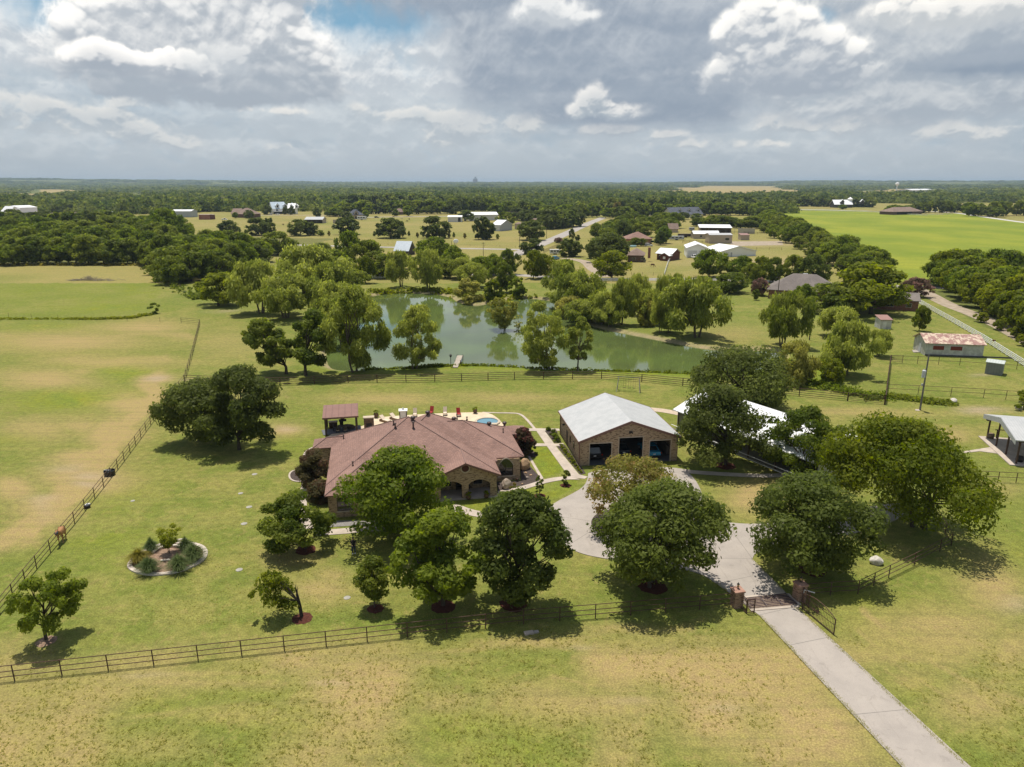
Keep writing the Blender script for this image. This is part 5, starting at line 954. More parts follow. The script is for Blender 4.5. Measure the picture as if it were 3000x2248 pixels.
def main_house():
    o = root('brick_house', (HO[0], HO[1], 0), HA, 'tan brick ranch house under a big brown shingled hip roof', 'house')
    ro = MB()
    for h in HIPS: hip4(ro, *h[:6], h[6])
    # porch gable: left slope to 11.2, right slope carries on the main one
    g0, g1, gc, vf, vb = 11.2, 19.094, 15.15, 1.65, 8.6; ze = 2.886; zt = ze + .43 * (gc - g0)
    ro.add([(g0, vf, ze), (gc, vf, zt), (g1, vf, ze), (g0, vb, ze), (gc, vb, zt), (g1, vb, ze), (g0, vf, ze - .18), (gc, vf, zt - .18), (g1, vf, ze - .18), (g0, vb, ze - .18), (g1, vb, ze - .18), (gc, vb, zt - .18)],
           [(0, 1, 4, 3), (1, 2, 5, 4), (6, 7, 1, 0), (7, 8, 2, 1), (6, 9, 11, 7), (7, 11, 10, 8), (0, 3, 9, 6), (2, 8, 10, 5)])
    roof = ro.build('roof', SHING, o)
    rc = MB()
    for a, b in (((-.3, 2.3, 2.9), (9.4, 12.0, 7.07)), ((19.1, 2.3, 2.9), (9.4, 12, 7.07)), ((22.9, 6.75, 2.9), (16.3, 13.3, 5.72)), ((22.9, 17.5, 2.9), (16.3, 13.3, 5.72)), ((12, 13.2, 7.0), (4.5, 5.7, 2.9)), ((16.3, 13.3, 5.72), (12.6, 13.3, 5.72)), ((-2.6, 14.3, 2.9), (-.9, 16, 3.63)), ((-.9, 16, 3.63), (1.2, 16, 3.63)), ((15.15, 1.65, 4.58), (15.15, 6.2, 4.58)), ((12, 13.2, 7.0), (19.5, 18.2, 2.9)), ((-.3, -.5, 2.9), (4.0, 3.8, 4.74)), ((9.4, 12, 7.07), (-.3, 18, 2.9))):
        A, B = Vector(a), Vector(b); rc.bar(A + Vector((0, 0, .0)), B + Vector((0, 0, .0)), .12)
    rc.build('ridge_cap', plain('ridge_shingle', (.205, .13, .11), .95), roof)
    for a, b in (((-.3, -.5), (8.3, -.5)), ((-.3, -.5), (-.3, 14.3)), ((-2.6, 14.3), (-2.6, 17.7)), ((19.1, 6.7), (22.9, 6.7)), ((22.9, 6.75), (22.9, 15.7)), ((19.1, 1.65), (19.1, 6.7)), ((-2.6, 14.3), (-.3, 14.3))):
        A, B = Vector(a + (2.83,)), Vector(b + (2.83,)); d = (B - A).normalized(); nrm = Vector((d.y, -d.x, 0)) * .05; MB().bar(A + nrm, B + nrm, .11).build('gutter', BROWN, o)
    gb = MB()
    for x in (g0, gc):
        pass
    gb.slab([(g0 - .12, ze - .26), (gc, zt - .05 - .2), (g1 + .12, ze - .26), (g1 + .12, ze - .02), (gc, zt + .0), (g0 - .12, ze - .02)], vf - .06, vf - .005); gb.build('gable_trim', BROWN, o)
    w = MB(); foot = [(0, 0), (7.9, 0), (7.9, 4.9), (11.5, 4.9), (11.5, 4.6), (18.65, 4.6), (18.65, 6.4), (19.4, 6.4), (22.4, 6.4), (22.4, 17.0), (-2.1, 17.2), (-2.1, 14.8), (0, 14.8)]
    H_ = 2.76; foot = foot[::-1]; n = len(foot)
    vs = [(x, y, 0) for x, y in foot] + [(x, y, H_) for x, y in foot]; fs = []
    for i in range(n):
        a, b = foot[i], foot[(i + 1) % n]
        if abs(a[1] - 6.4) < .01 and abs(b[1] - 6.4) < .01 and max(a[0], b[0]) > 19.5: continue
        fs.append((i, i + n, (i + 1) % n + n, (i + 1) % n))
    w.add(vs, fs)
    # right front wall with the arched window
    x0, x1 = 19.75, 21.55; w.slab([(19.4, .62), (x0, .62)] + arch(x0, x1, 1.95, .85)[::-1] + [(x1, .62), (22.4, .62), (22.4, H_), (19.4, H_)], 6.4, 6.7); w.box(19.4, 22.4, 6.4, 6.7, 0, .62); w.box(18.65, 19.4, 6.4, 6.7, 0, H_)
    # porch front: gable with two arches
    c0, c1 = 11.55, 18.75; zt2 = lambda x: 2.70 + .43 * min(x - g0, g1 - x)
    w.slab([(c0, 0), (c0 + .75, 0), (c0 + .75, 1.75)] + arch(c0 + .75, 14.75, 1.75, .55)[::-1] + [(14.75, 1.75), (14.75, 0), (15.5, 0), (15.5, 1.75)] + arch(15.5, 18.0, 1.75, .55)[::-1] + [(18.0, 1.75), (18.0, 0), (c1, 0), (c1, zt2(c1)), (gc, zt2(gc)), (c0, zt2(c0))], 2.05, 2.45)
    w.slabx([(2.45, 0), (2.45, 2.7), (4.6, 2.7), (4.6, 1.9), (2.95, 1.9), (2.95, 0)], c1 - .4, c1); w.box(c1 - .4, c1, 4.2, 4.7, 0, 1.9); w.box(c0, c0 + .4, 2.45, 4.9, 0, 2.7)
    w.box(.6, 22, 6.9, 16.5, 2.70, 2.74); w.box(22.4, 25.0, 16.3, 18.6, 0, 2.3)
    wl = w.build('wall', BRICK, o)
    tr = MB(); cx, cz = 15.15, 3.78
    tr.add([(cx + r * math.cos(6.283 * i / 24), v_, cz + r * math.sin(6.283 * i / 24)) for r, v_ in ((.42, 2.0), (.56, 2.0), (.42, 2.045), (.56, 2.045)) for i in range(24)], [(i, (i + 1) % 24, 24 + (i + 1) % 24, 24 + i) for i in range(24)] + [(24 + i, 24 + (i + 1) % 24, 72 + (i + 1) % 24, 72 + i) for i in range(24)])
    tr.build('vent_ring', STONE, wl)
    lv = MB(); lv.slab([(cx + .43 * math.cos(6.283 * i / 24), cz + .43 * math.sin(6.283 * i / 24)) for i in range(24)], 2.02, 2.05)
    for i in range(5): lv.box(cx - .36 + abs(i - 2) * .07, cx + .36 - abs(i - 2) * .07, 1.99, 2.02, cz - .32 + i * .15, cz - .25 + i * .15)
    lv.build('gable_vent', plain('red_brown_louvre', (.10, .035, .028), .7), o)
    def archwin(name, x0, x1, zs, rise, z0, y, par):
        f = MB(); n = 12; out = arch(x0, x1, zs, rise, n)[::-1]; t = .09
        for A, B in zip([(x0, z0)] + out + [(x1, z0)], out + [(x1, z0), (x0, z0)]):
            if A != B: f.bar((A[0], y, A[1]), (B[0], y, B[1]), .09)
        f.bar(((x0 + x1) / 2, y + .01, z0), ((x0 + x1) / 2, y + .01, zs), .05); f.bar((x0, y + .01, zs - .55), (x1, y + .01, zs - .55), .05); fo = f.build(name, DARKBR, par)
        p = MB(); p.slab([(x0, z0)] + out + [(x1, z0)], y + .04, y + .05); p.build('pane', GLASS, fo)
        s = MB(); s.box(x0 - .15, x1 + .15, y - .28, y - .13, z0 - .14, z0 - .02); s.build('sill', STONE, fo)
        a = MB(); a2 = arch(x0 - .12, x1 + .12, zs, rise + .14, n)[::-1]
        a.add([(q[0], y - .21, q[1]) for q in out] + [(q[0], y - .21, q[1]) for q in a2] + [(q[0], y - .14, q[1]) for q in a2], [(i, i + 1, n + 1 + i + 1, n + 1 + i) for i in range(n)] + [(n + 1 + i, n + 2 + i, 2 * n + 3 + i, 2 * n + 2 + i) for i in range(n)]); a.build('arch_trim', STONE, fo)
    archwin('arched_window', 19.75, 21.55, 1.95, .85, .62, 6.58, o)
    for x in (.9, 4.6):                       # front windows of the left wing
        f = MB().box(x, x + 1.7, -.03, .05, .75, 2.3); fo = f.build('window', DARKBR, o); MB().box(x + .07, x + .82, -.045, -.03, .83, 2.22).box(x + .88, x + 1.63, -.045, -.03, .83, 2.22).build('pane', GLASS, fo); MB().box(x - .1, x + 1.8, -.09, -.0, .62, .745).build('sill', STONE, fo)
    for v in (3.5, 8.5):
        f = MB().box(-.05, .03, v, v + 1.2, .9, 2.2); fo = f.build('window', DARKBR, o); MB().box(-.065, -.05, v + .07, v + 1.13, .97, 2.13).build('pane', GLASS, fo)
    for v in (8.2, 10.6):
        f = MB().box(22.38, 22.45, v, v + 1.2, .9, 2.2); fo = f.build('window', DARKBR, o); MB().box(22.45, 22.465, v + .07, v + 1.13, .97, 2.13).build('pane', GLASS, fo)
    # porch: slab, double door, side lights, half wall
    MB().box(11.3, 18.9, 1.85, 4.6, 0, .12).build('porch_floor', CONC2, o)
    d = MB().box(14.3, 16.0, 4.53, 4.59, .12, 2.35).build('front_door', DARKBR, o); MB().box(14.42, 15.08, 4.515, 4.53, .4, 2.2).box(15.22, 15.88, 4.515, 4.53, .4, 2.2).build('pane', GLASS, d); MB().ball((15.10, 4.49, 1.15), .05).ball((15.2, 4.49, 1.15), .05).build('handle', plain('brass', (.4, .28, .1), .3, .5, .9), d)
    f = MB().box(16.35, 17.5, 4.53, 4.6, .6, 2.35).build('window', STONE, o); MB().box(16.42, 17.43, 4.515, 4.53, .67, 2.28).build('pane', GLASS, f)
    f = MB().box(12.4, 13.8, 4.53, 4.6, .6, 2.35).build('window', STONE, o); MB().box(12.47, 13.73, 4.515, 4.53, .67, 2.28).build('pane', GLASS, f)
    # pipes and turbine vents on the roof
    def rz(u, v):
        z = 2.9
        for (a, b, c, d_, p, q, ze) in HIPS:
            if a <= u <= b and c <= v <= d_: z = max(z, ze + (p[2] - ze) * min((u - a) / (p[0] - a), (b - u) / (b - q[0]), (v - c) / (p[1] - c), (d_ - v) / (d_ - p[1])))
        return z
    def on_roof(px, py):                     # where the sight line meets the roof
        for i in range(600):
            z = 7.2 - i * .008; g = P(px, py, z); x, y = g.x - HO[0], g.y - HO[1]; u, v = x * math.cos(HA) + y * math.sin(HA), -x * math.sin(HA) + y * math.cos(HA)
            if z <= rz(u, v): return u, v, z
        return u, v, 3
    for px, py, h, r in ((1211, 1255, .75, .09), (1158, 1254, .55, .09), (1153, 1246, .55, .07), (1007, 1286, .45, .06), (1034, 1365, .45, .06), (1474, 1268, .5, .06), (1368, 1230, .35, .07), (1339, 1228, .6, .07)):
        u, v, z = on_roof(px, py); MB().tube((u, v, z - .1), (u, v, z + h), r, None, 8).lathe([(r * 1.9, z + h), (r * 1.9, z + h + .08), (.01, z + h + .14)], 8, (u, v)).lathe([(r * 2.4, z - .06), (r * 1.2, z + .12)], 8, (u, v)).build('vent_pipe', plain('brown_pipe', (.07, .042, .036), .6), o)
    for px, py in ((1210, 1228), (1253, 1212), (1330, 1230), (1433, 1244), (1478, 1243)):
        u, v, z = on_roof(px, py + 3); MB().lathe([(.16, z - .15), (.16, z + .12), (.27, z + .2), (.32, z + .33), (.27, z + .46), (.1, z + .54), (.01, z + .55)], 12, (u, v)).build('turbine_vent', plain('dark_vent', (.06, .04, .036), .5), o)
main_house()
def gable_bldg(name, label, cat, O, rz, w, d, eave, rise, wall, roof, ridge='y', over=.35, open_front=False, feats=(), trim=None, group=None, th=.12, floor=None):
    """box with a pitched roof; origin is its front left corner, the front faces -y. ridge 'y' runs back, 'x' runs along the front, 'hip', 'shed'"""
    o = root(name, (O[0], O[1], gz(O[0], O[1])), rz, label, cat, group); W_ = MB(); t = .18
    if ridge == 'y': fr = [(0, 0), (w, 0), (w, eave), (w / 2, eave + rise), (0, eave)]
    else: fr = [(0, 0), (w, 0), (w, eave), (0, eave)]
    if not open_front:
        cut = [f for f in feats if f[0] == 'bay']
        if cut:
            out = [(0, 0)]
            for f in sorted(cut, key=lambda q: q[1]): out += [(f[1], 0), (f[1], f[3]), (f[2], f[3]), (f[2], 0)]
            out += [(w, 0)] + fr[2:]; W_.slab(out, 0, t)
        else: W_.slab(fr, 0, t)
    W_.slab(fr, d - t, d)
    if ridge == 'x': sd = [(0, 0), (d, 0), (d, eave), (d / 2, eave + rise), (0, eave)]
    elif ridge == 'shed': sd = [(0, 0), (d, 0), (d, eave + rise), (0, eave)]
    else: sd = [(0, 0), (d, 0), (d, eave), (0, eave)]
    s2 = [(max(t + .001, min(d - t - .001, q[0])), q[1]) for q in sd]
    W_.slabx(s2, 0, t); W_.slabx(s2, w - t, w); wo = W_.build('wall', wall, o)
    R_ = MB(); e = over
    if ridge == 'y':
        m = rise / (w / 2); ze = eave - m * e; A = [(-e, ze), (w / 2, eave + rise), (w + e, ze), (w + e, ze + th), (w / 2, eave + rise + th), (-e, ze + th)]; R_.slab(A, -e, d + e)
    elif ridge == 'x':
        m = rise / (d / 2); ze = eave - m * e; A = [(-e, ze), (d / 2, eave + rise), (d + e, ze), (d + e, ze + th), (d / 2, eave + rise + th), (-e, ze + th)]; R_.slabx(A, -e, w + e)
    elif ridge == 'shed': m = rise / d; R_.slabx([(-e, eave - m * e), (d + e, eave + rise + m * e), (d + e, eave + rise + m * e + th), (-e, eave - m * e + th)], -e, w + e)
    else: hipblock(R_, -e, w + e, -e, d + e, eave + th, rise / (min(w, d) / 2), th)
    ro = R_.build('roof', roof, o)
    if trim:
        if ridge == 'y':
            for yy in (-e - .05, d + e + .0): MB().slab([(-e - .04, ze - .22), (w / 2, eave + rise - .22), (w + e + .04, ze - .22), (w + e + .04, ze + th + .02), (w / 2, eave + rise + th + .02), (-e - .04, ze + th + .02)], yy, yy + .05).build('roof_trim', trim, o)
            for xx in (-e - .06, w + e): MB().box(xx, xx + .06, -e, d + e, ze - .06, ze + th).build('roof_trim', trim, o)
        elif ridge == 'x':
            for xx in (-e - .05, w + e): MB().slabx([(-e - .04, ze - .1), (d / 2, eave + rise - .1), (d + e + .04, ze - .1), (d + e + .04, ze + th + .02), (d / 2, eave + rise + th + .02), (-e - .04, ze + th + .02)], xx, xx + .05).build('roof_trim', trim, o)
    if floor: MB().box(.0, w, .0, d, .01, .08).build('floor', floor, o)
    for f in feats:
        k = f[0]
        if k in ('window', 'door', 'garage_door'):
            m_ = f[5] if len(f) > 5 else (GLASS if k == 'window' else WHITE); b = MB().box(f[1], f[2], -.05, .03, f[3], f[4])
            fo = b.build(k, OFFW if k == 'window' else m_, o)
            if k == 'window': MB().box(f[1] + .07, f[2] - .07, -.065, -.05, f[3] + .07, f[4] - .07).build('pane', m_, fo)
            elif k == 'garage_door':
                g_ = MB()
                for q in range(1, 5): g_.box(f[1] + .03, f[2] - .03, -.056, -.05, f[3] + (f[4] - f[3]) * q / 5 - .015, f[3] + (f[4] - f[3]) * q / 5 + .015)
                g_.build('groove', GREYW, fo)
        elif k in ('lwindow', 'ldoor'):
            b = MB().box(-.05, .03, f[1], f[2], f[3], f[4]); fo = b.build(k[1:], OFFW if k == 'lwindow' else f[5], o)
            if k == 'lwindow': MB().box(-.065, -.05, f[1] + .07, f[2] - .07, f[3] + .07, f[4] - .07).build('pane', f[5] if len(f) > 5 else GLASS, fo)
        elif k == 'open': MB().box(f[1], f[2], -.03, .0, f[3], f[4]).build('shade_plate', DARKIN, o)  # no hole: dark plate on the wall, inside shade painted as its colour
        elif k == 'post':
            for x in f[1]: MB().box(x - .07, x + .07, .02, .16, 0, eave).build('post', f[2], o)
        elif k == 'chimney': MB().box(f[1], f[2], f[3], f[4], eave * .5, f[5]).box(f[1] - .08, f[2] + .08, f[3] - .08, f[4] + .08, f[5], f[5] + .15).build('chimney', f[6], ro)
        elif k == 'dormer':
            x, yy, zz, ww = f[1:5]; D_ = MB(); D_.slab([(x - ww / 2, zz), (x + ww / 2, zz), (x + ww / 2, zz + ww * .7), (x, zz + ww * 1.25), (x - ww / 2, zz + ww * .7)], yy, yy + 3); dm = D_.build('dormer', wall, o)
            MB().box(x - ww * .24, x + ww * .24, yy - .05, yy - .0, zz + ww * .15, zz + ww * .75).build('window', GLASS, dm); MB().slab([(x - ww * .62, zz + ww * .58), (x, zz + ww * 1.25), (x + ww * .62, zz + ww * .58), (x + ww * .62, zz + ww * .66), (x, zz + ww * 1.36), (x - ww * .62, zz + ww * .66)], yy - .3, yy + 3.1).build('dormer_roof', roof, dm)
    return o
def b_px(name, label, cat, a, b, depth_, *args, **kw):
    A, B = P(*a), P(*b); w = (B - A).length; rz = math.atan2(B.y - A.y, B.x - A.x); return gable_bldg(name, label, cat, (A.x, A.y), rz, w, depth_, *args, **kw)
# the three bay garage
GA = P(1698.6, 1366); GB = P(1987.5, 1354.8); GRZ = RD(8); GW = 13.0
def garage():
    o = gable_bldg('brick_garage', 'tan brick three bay garage with open doors under a pale metal roof', 'garage', (GA.x, GA.y), GRZ, GW, 12.2, 3.45, 2.35, BRICK, GALV, 'y', .3, False, [('bay', 1.25, 4.1, 2.95), ('bay', 5.1, 8.25, 3.55), ('bay', 9.2, 12.0, 2.95)], BROWN, None, .1, plain('oiled_floor', (.10, .10, .105), .35, .5))
    f = MB()
    for x0, x1, h in ((1.25, 4.1, 2.95), (5.1, 8.25, 3.55), (9.2, 12.0, 2.95)):
        d = MB().box(x0 - .1, x0 - .003, -.03, .2, 0, h).box(x1 + .003, x1 + .1, -.03, .2, 0, h).box(x0 - .1, x1 + .1, -.03, .2, h + .003, h + .12).build('door_frame', STONE, o)
        # rolled up door under the lintel
        MB().tube((x0 + .05, .5, h + .12), (x1 - .05, .5, h + .12), .22, None, 10).build('roller_door', GREYW, o)
    d = MB().box(-.05, .02, 7.2, 8.2, 0, 2.1).build('side_door', DARKBR, o); MB().ball((-.08, 7.35, 1.0), .05).build('handle', MATS['brass'], d)
    for y in (3.2, 5.3):
        w = MB().box(-.05, .02, y, y + .65, 1.0, 2.1).build('window', BROWN, o); MB().box(-.065, -.05, y + .07, y + .58, 1.07, 2.03).build('pane', GLASS, w)
    MB().tube((-.09, .12, 0), (-.09, .12, 3.3), .06, None, 8).build('downpipe', BROWN, o); MB().tube((-.09, 12.0, 0), (-.09, 12.0, 3.3), .06, None, 8).build('downpipe', BROWN, o)
    MB().box(6.35, 6.75, -.16, -.0, 4.2, 4.42).ball((6.4, -.2, 4.22), .1).ball((6.72, -.2, 4.22), .1).build('flood_light', BLACKM, o)
    MB().box(-.2, -.02, 9.4, 9.6, 2.3, 2.5).ball((-.25, 9.35, 2.36), .09).ball((-.25, 9.65, 2.36), .09).build('flood_light', BLACKM, o)
    MB().box(5.8, 6.8, 11.2, 11.9, 2.2, 3.0).box(5.5, 7.1, 11.6, 12.0, .1, 1.4).build('wall_shelf', OFFW, o)
    MB().box(10.9, 12.6, 9.5, 11.8, .1, 1.9).box(12.3, 12.7, 2, 9, .1, 1.3).build('storage_bench', plain('dull_wood', (.16, .13, .10), .8), o)
    return o
garage()
# long white roofed barn behind the oaks
def white_barn():
    e0 = P(1984, 1194.5, 3.3); e1 = P(2240, 1290, 3.3); d = (e1 - e0); d.z = 0; L = d.length; rz = math.atan2(d.y, d.x)
    r0 = P(2070, 1150, 5.4); per = Vector((-math.sin(rz), math.cos(rz), 0)); half = abs((r0 - e0).dot(per)); half = max(6, min(half, 11)); L = 24
    o = gable_bldg('pole_barn', 'long open sided barn with a bright white metal roof behind the oaks', 'barn', (e0.x, e0.y), rz, L, half * 2, 3.0, 2.2, OFFW, WHITEROOF, 'x', .4, True, [('post', [.3 + i * 4.4 for i in range(7)], PIPE)], WHITE, None, .12, CONC)
    MB().box(.2, L - .2, 4, 4.2, 0, 2.9).build('inner_wall', mat('barn_boards', (.16, .13, .11), (.11, .09, .075), 1, .1, scale=1, st=(5, 1, 1)), o)
    for z in (.5, 1.0): MB().tube((.3, -1.2, z), (L + 1.0, -1.2, z), .05, None, 6).build('rail', WHITE, o)
white_barn()
# open pavilion at the right edge
def pavilion():
    p0 = P(2891, 1285); p1 = P(2976, 1361); d = p1 - p0; n = Vector((-d.y, d.x, 0)).normalized() * -1; rz = math.atan2(-n.x, n.y) if False else math.atan2(d.y, d.x)
    w = d.length; o = root('open_pavilion', (p1.x, p1.y, 0), math.atan2(-(d.y), -(d.x)), 'open steel pavilion with a pale metal roof at the right edge', 'pavilion')
    # local x runs from the front post to the back one, roof extends to -y... outward to the right
    L = 16.0; e, rs = 3.3, 1.25; sgn = -1
    def Y(a): return sgn * a
    A = [(-.5, e), (w / 2, e + rs), (w + .5, e), (w + .5, e + .14), (w / 2, e + rs + .14), (-.5, e + .14)]
    ra = MB().slab(A, Y(L), Y(-.7)); ra.build('roof', GALV, o)
    fa = MB().slab([(-.5, e - .5), (w / 2, e + rs - .62), (w + .5, e - .5), (w + .5, e + .12), (w / 2, e + rs + .12), (-.5, e + .12)], Y(-.705), Y(-.76)); fa.build('gable_trim', GREYW, o)
    for i in range(4):
        x = w * i / 3; MB().box(x - .09, x + .09, Y(.1), Y(-.08), 0, e + rs * (1 - abs(x - w / 2) / (w / 2 + .5)) - .05).build('post', PIPE, o)
    for y in (5.0, 10.0, 15.0):
        for x in (0, w): MB().box(x - .09, x + .09, Y(y + .09), Y(y - .09), 0, e).build('post', PIPE, o)
    MB().box(-.6, w + .6, Y(L), Y(-.9), .0, .12).build('floor', CONC2, o)
    for x in (.05, w - .05): MB().box(x - .1, x + .1, Y(L), Y(-.2), e - .28, e - .02).build('beam', PIPE, o)
    MB().ball((w - .2, Y(-.35), e - .5), .16).ball((w + .1, Y(-.35), e - .55), .14).build('flood_light', BLACKM, o)
    return p0, p1
pavilion()
structure('pavilion_walk', sheet(G2([(2820, 1324), (2915, 1309), (2944, 1333), (2870, 1323), (2826, 1328)]), .05, .06), CONC2)
# sheds on the right
O_ = P(2708.7, 1042)
so = b_px('old_shed', 'long old white shed with a rusted peeling roof and two red boarded windows', 'shed', (2708.7, 1042), (2878, 1048), 6.6, 2.75, 1.35, mat('old_whitewash', (.55, .54, .50), (.40, .39, .36), .9, .2, scale=1.1), RUST, 'x', .35, False, [('window', 1.3, 3.6, 1.25, 2.25, plain('red_board', (.19, .035, .022), .8)), ('window', 4.7, 7.1, 1.25, 2.25, MATS['red_board']), ('ldoor', 2.4, 3.6, .1, 2.1, mat('pale_door', (.5, .52, .54)))], None)
MB().box(13.2, 13.65, 1.2, 1.6, 3.3, 3.55).build('roof_vent', plain('dark_red', (.12, .03, .02), .7), so); MB().box(.0, 17, -.10, -.0, -.05, .3).build('footing', plain('dark_footing', (.10, .095, .09), .9), so)
structure('shed_step', sheet(G2([(2672, 1027), (2700, 1026), (2704, 1033), (2676, 1034)]), .12, .14), CONC)
b_px('small_shed', 'small white shed with a red brown roof on the lawn behind the creek willow', 'shed', (2577.5, 964.5), (2610, 965), 3.4, 2.3, .55, MATS['old_whitewash'], REDROOF, 'shed', .2, False, [('door', .5, 1.4, .0, 1.9, OFFW)])
b_px('storage_container', 'grey green ribbed metal storage shed inside the pipe fence paddock', 'shed', (2884, 1095), (2934, 1102), 2.6, 2.25, .35, ribbed_mat('green_grey_ribs', (.20, .215, .20, 1), (.17, .185, .17, 1), .6, .3, 0, .45), ribbed_mat('pale_green_roof', (.46, .50, .47, 1), (.42, .46, .43, 1), .6, .3, 0, .45), 'x', .12, False, [], None)
# neighbour's house and outbuilding
b_px('brick_home', 'red brick house with a large grey brown hip roof across the pond', 'house', (2250, 874), (2450, 886), 13, 2.7, 4.2, REDBRICK, SHINGG, 'hip', .6, False, [('window', 8.8, 10.2, 1.0, 2.1), ('window', 14, 15.6, 1.0, 2.1), ('door', 12.0, 13.0, 0, 2.1, OFFW), ('window', 3, 4.4, 1.0, 2.1), ('chimney', 9.3, 10.5, 9, 10, 7.0, GREYW)])
b_px('brick_outbuilding', 'red brick outbuilding half hidden behind the large spreading tree', 'outbuilding', (2560, 906), (2688, 913), 8, 3.0, 1.6, REDBRICK, SHINGG, 'x', .4, False, [('window', 3, 5, 1, 2.2), ('window', 8, 9.5, 1, 2.2)])
# village beyond the near road
b_px('village_house', 'brown brick house with a tall chimney beside the grazing horse', 'house', (1838, 768), (1884, 769), 13, 3.0, 2.2, brick_mat('brown_brick', (.16, .10, .07, 1), (.13, .08, .055, 1), (.2, .15, .12, 1), (.07, .045, .035, 1)), SHINGB, 'hip', .6, False, [('window', 2, 3.6, 1, 2.2), ('window', 6, 8, 1, 2.2), ('chimney', 9, 10.2, 4, 5.0, 6.2, REDBRICK)])
b_px('brick_cottage', 'brown roofed house with an orange brick end behind two bushes', 'house', (1836, 716), (1909, 716), 14, 3.0, 3.4, mat('orange_brick', (.36, .19, .11), (.28, .14, .08), .9, .2, scale=6), SHING, 'hip', .7, False, [('window', 5, 8, 1, 2.2), ('window', 14, 17, 1, 2.2)])
hs = b_px('horse_barn', 'dark red horse barn with a white roof and a small front gable', 'barn', (1924, 761), (1966, 764), 9, 3.2, 1.9, plain('barn_red', (.13, .045, .03), .8), WHITEROOF, 'x', .7, False, [('open', 1, 3.2, .1, 2.3)])
MB().slab([(3.2, 0), (7.6, 0), (7.6, 2.4), (5.4, 3.6), (3.2, 2.4)], -3.2, -.06).build('porch', MATS['barn_red'], hs); MB().slab([(2.8, 2.25), (5.4, 3.65), (8, 2.25), (8, 2.4), (5.4, 3.8), (2.8, 2.4)], -3.5, 0.3).build('porch_roof', WHITEROOF, hs); MB().box(4.8, 6.0, -3.3, -3.2, .9, 2.0).build('window', WHITE, hs)
b_px('white_garage', 'tall white metal garage with two roll doors and a white gable roof', 'garage', (2011, 755), (2073, 756), 18, 4.6, 1.9, WHITE, WHITEROOF, 'y', .3, False, [('garage_door', .7, 4.9, .05, 3.4, OFFW), ('garage_door', 5.7, 10.3, .05, 3.4, OFFW)], WHITE)
b_px('white_workshop', 'wide white metal workshop with a low gable roof right of the tall white garage', 'workshop', (2108, 754), (2214, 750), 16, 2.6, 2.4, WHITE, WHITEROOF, 'y', .4, False, [('garage_door', 3.2, 5.6, .05, 2.3, OFFW), ('door', 6.2, 7.1, 0, 2.1, GREYW)], WHITE)
b_px('long_barn', 'long open fronted metal barn with a white roof and a tan closed end', 'barn', (2050, 684), (2142, 685), 14, 4.0, 1.4, TANW, WHITEROOF, 'shed', .5, True, [('post', [0.2, 6, 12, 18, 24], GREYW), ('garage_door', 26.4, 38, .05, 3.9, mat('cream_wall', (.55, .50, .40)))])
b_px('mobile_stable', 'low tan stable with a ribbed white roof left of the tan box barn', 'stable', (2032, 700), (2106, 700), 8, 3.2, 1.6, TANW, WHITEROOF, 'x', .4, False, [('window', 4, 5.5, 1, 2.3), ('window', 14, 16, 1, 2.3)])
b_px('tan_barn', 'plain tan metal barn with one dark window at the corral', 'barn', (2077, 714), (2144, 714), 9, 5.0, .8, TANW, ribbed_mat('grey_metal_roof', (.46, .46, .45, 1), (.40, .40, .40, 1), .5, .4, 0, .5), 'x', .2, False, [('window', 9.5, 12, 1.8, 3.4)], BROWN)
b_px('loafing_shed', 'small tan loafing shed alone on the bare yard by the hedgerow', 'shed', (2170, 704), (2195, 704), 6, 3.1, .7, TANW, REDROOF, 'shed', .2)
b_px('slate_house', 'long house with a slate grey roof and white dormers behind the village trees', 'house', (1968, 638), (2055, 636), 16, 4.0, 6.0, OFFW, SHINGD, 'x', 1.5, False, [('dormer', 12, 3, 5.2, 3), ('dormer', 24, 3, 5.2, 3), ('dormer', 36, 3, 5.2, 3), ('window', 8, 12, 1, 3), ('window', 40, 44, 1, 3)])
b_px('brown_roof_house', 'house with a reddish brown roof left of the slate grey house', 'house', (1905, 632), (1962, 631), 14, 3.5, 5, OFFW, SHING, 'hip', .8)
b_px('tan_roof_house', 'tan roofed house end among the village trees', 'house', (1960, 682), (1986, 682), 8, 3.0, 3.4, TANW, SHINGB, 'x', .6)
b_px('round_canopy', 'white canopy roof among the village trees', 'canopy', (1862, 626), (1905, 625), 10, 5.0, 2.0, OFFW, WHITEROOF, 'x', .3)
b_px('village_shed', 'white awning roof right of the village trees', 'shed', (1955, 652), (1980, 652), 8, 3.2, .8, OFFW, WHITEROOF, 'shed', .3)
b_px('distant_house', 'far house with a tan hip roof behind the barns hedge', 'house', (2029, 603), (2067, 602), 20, 4, 8, OFFW, SHINGB, 'hip', 1)
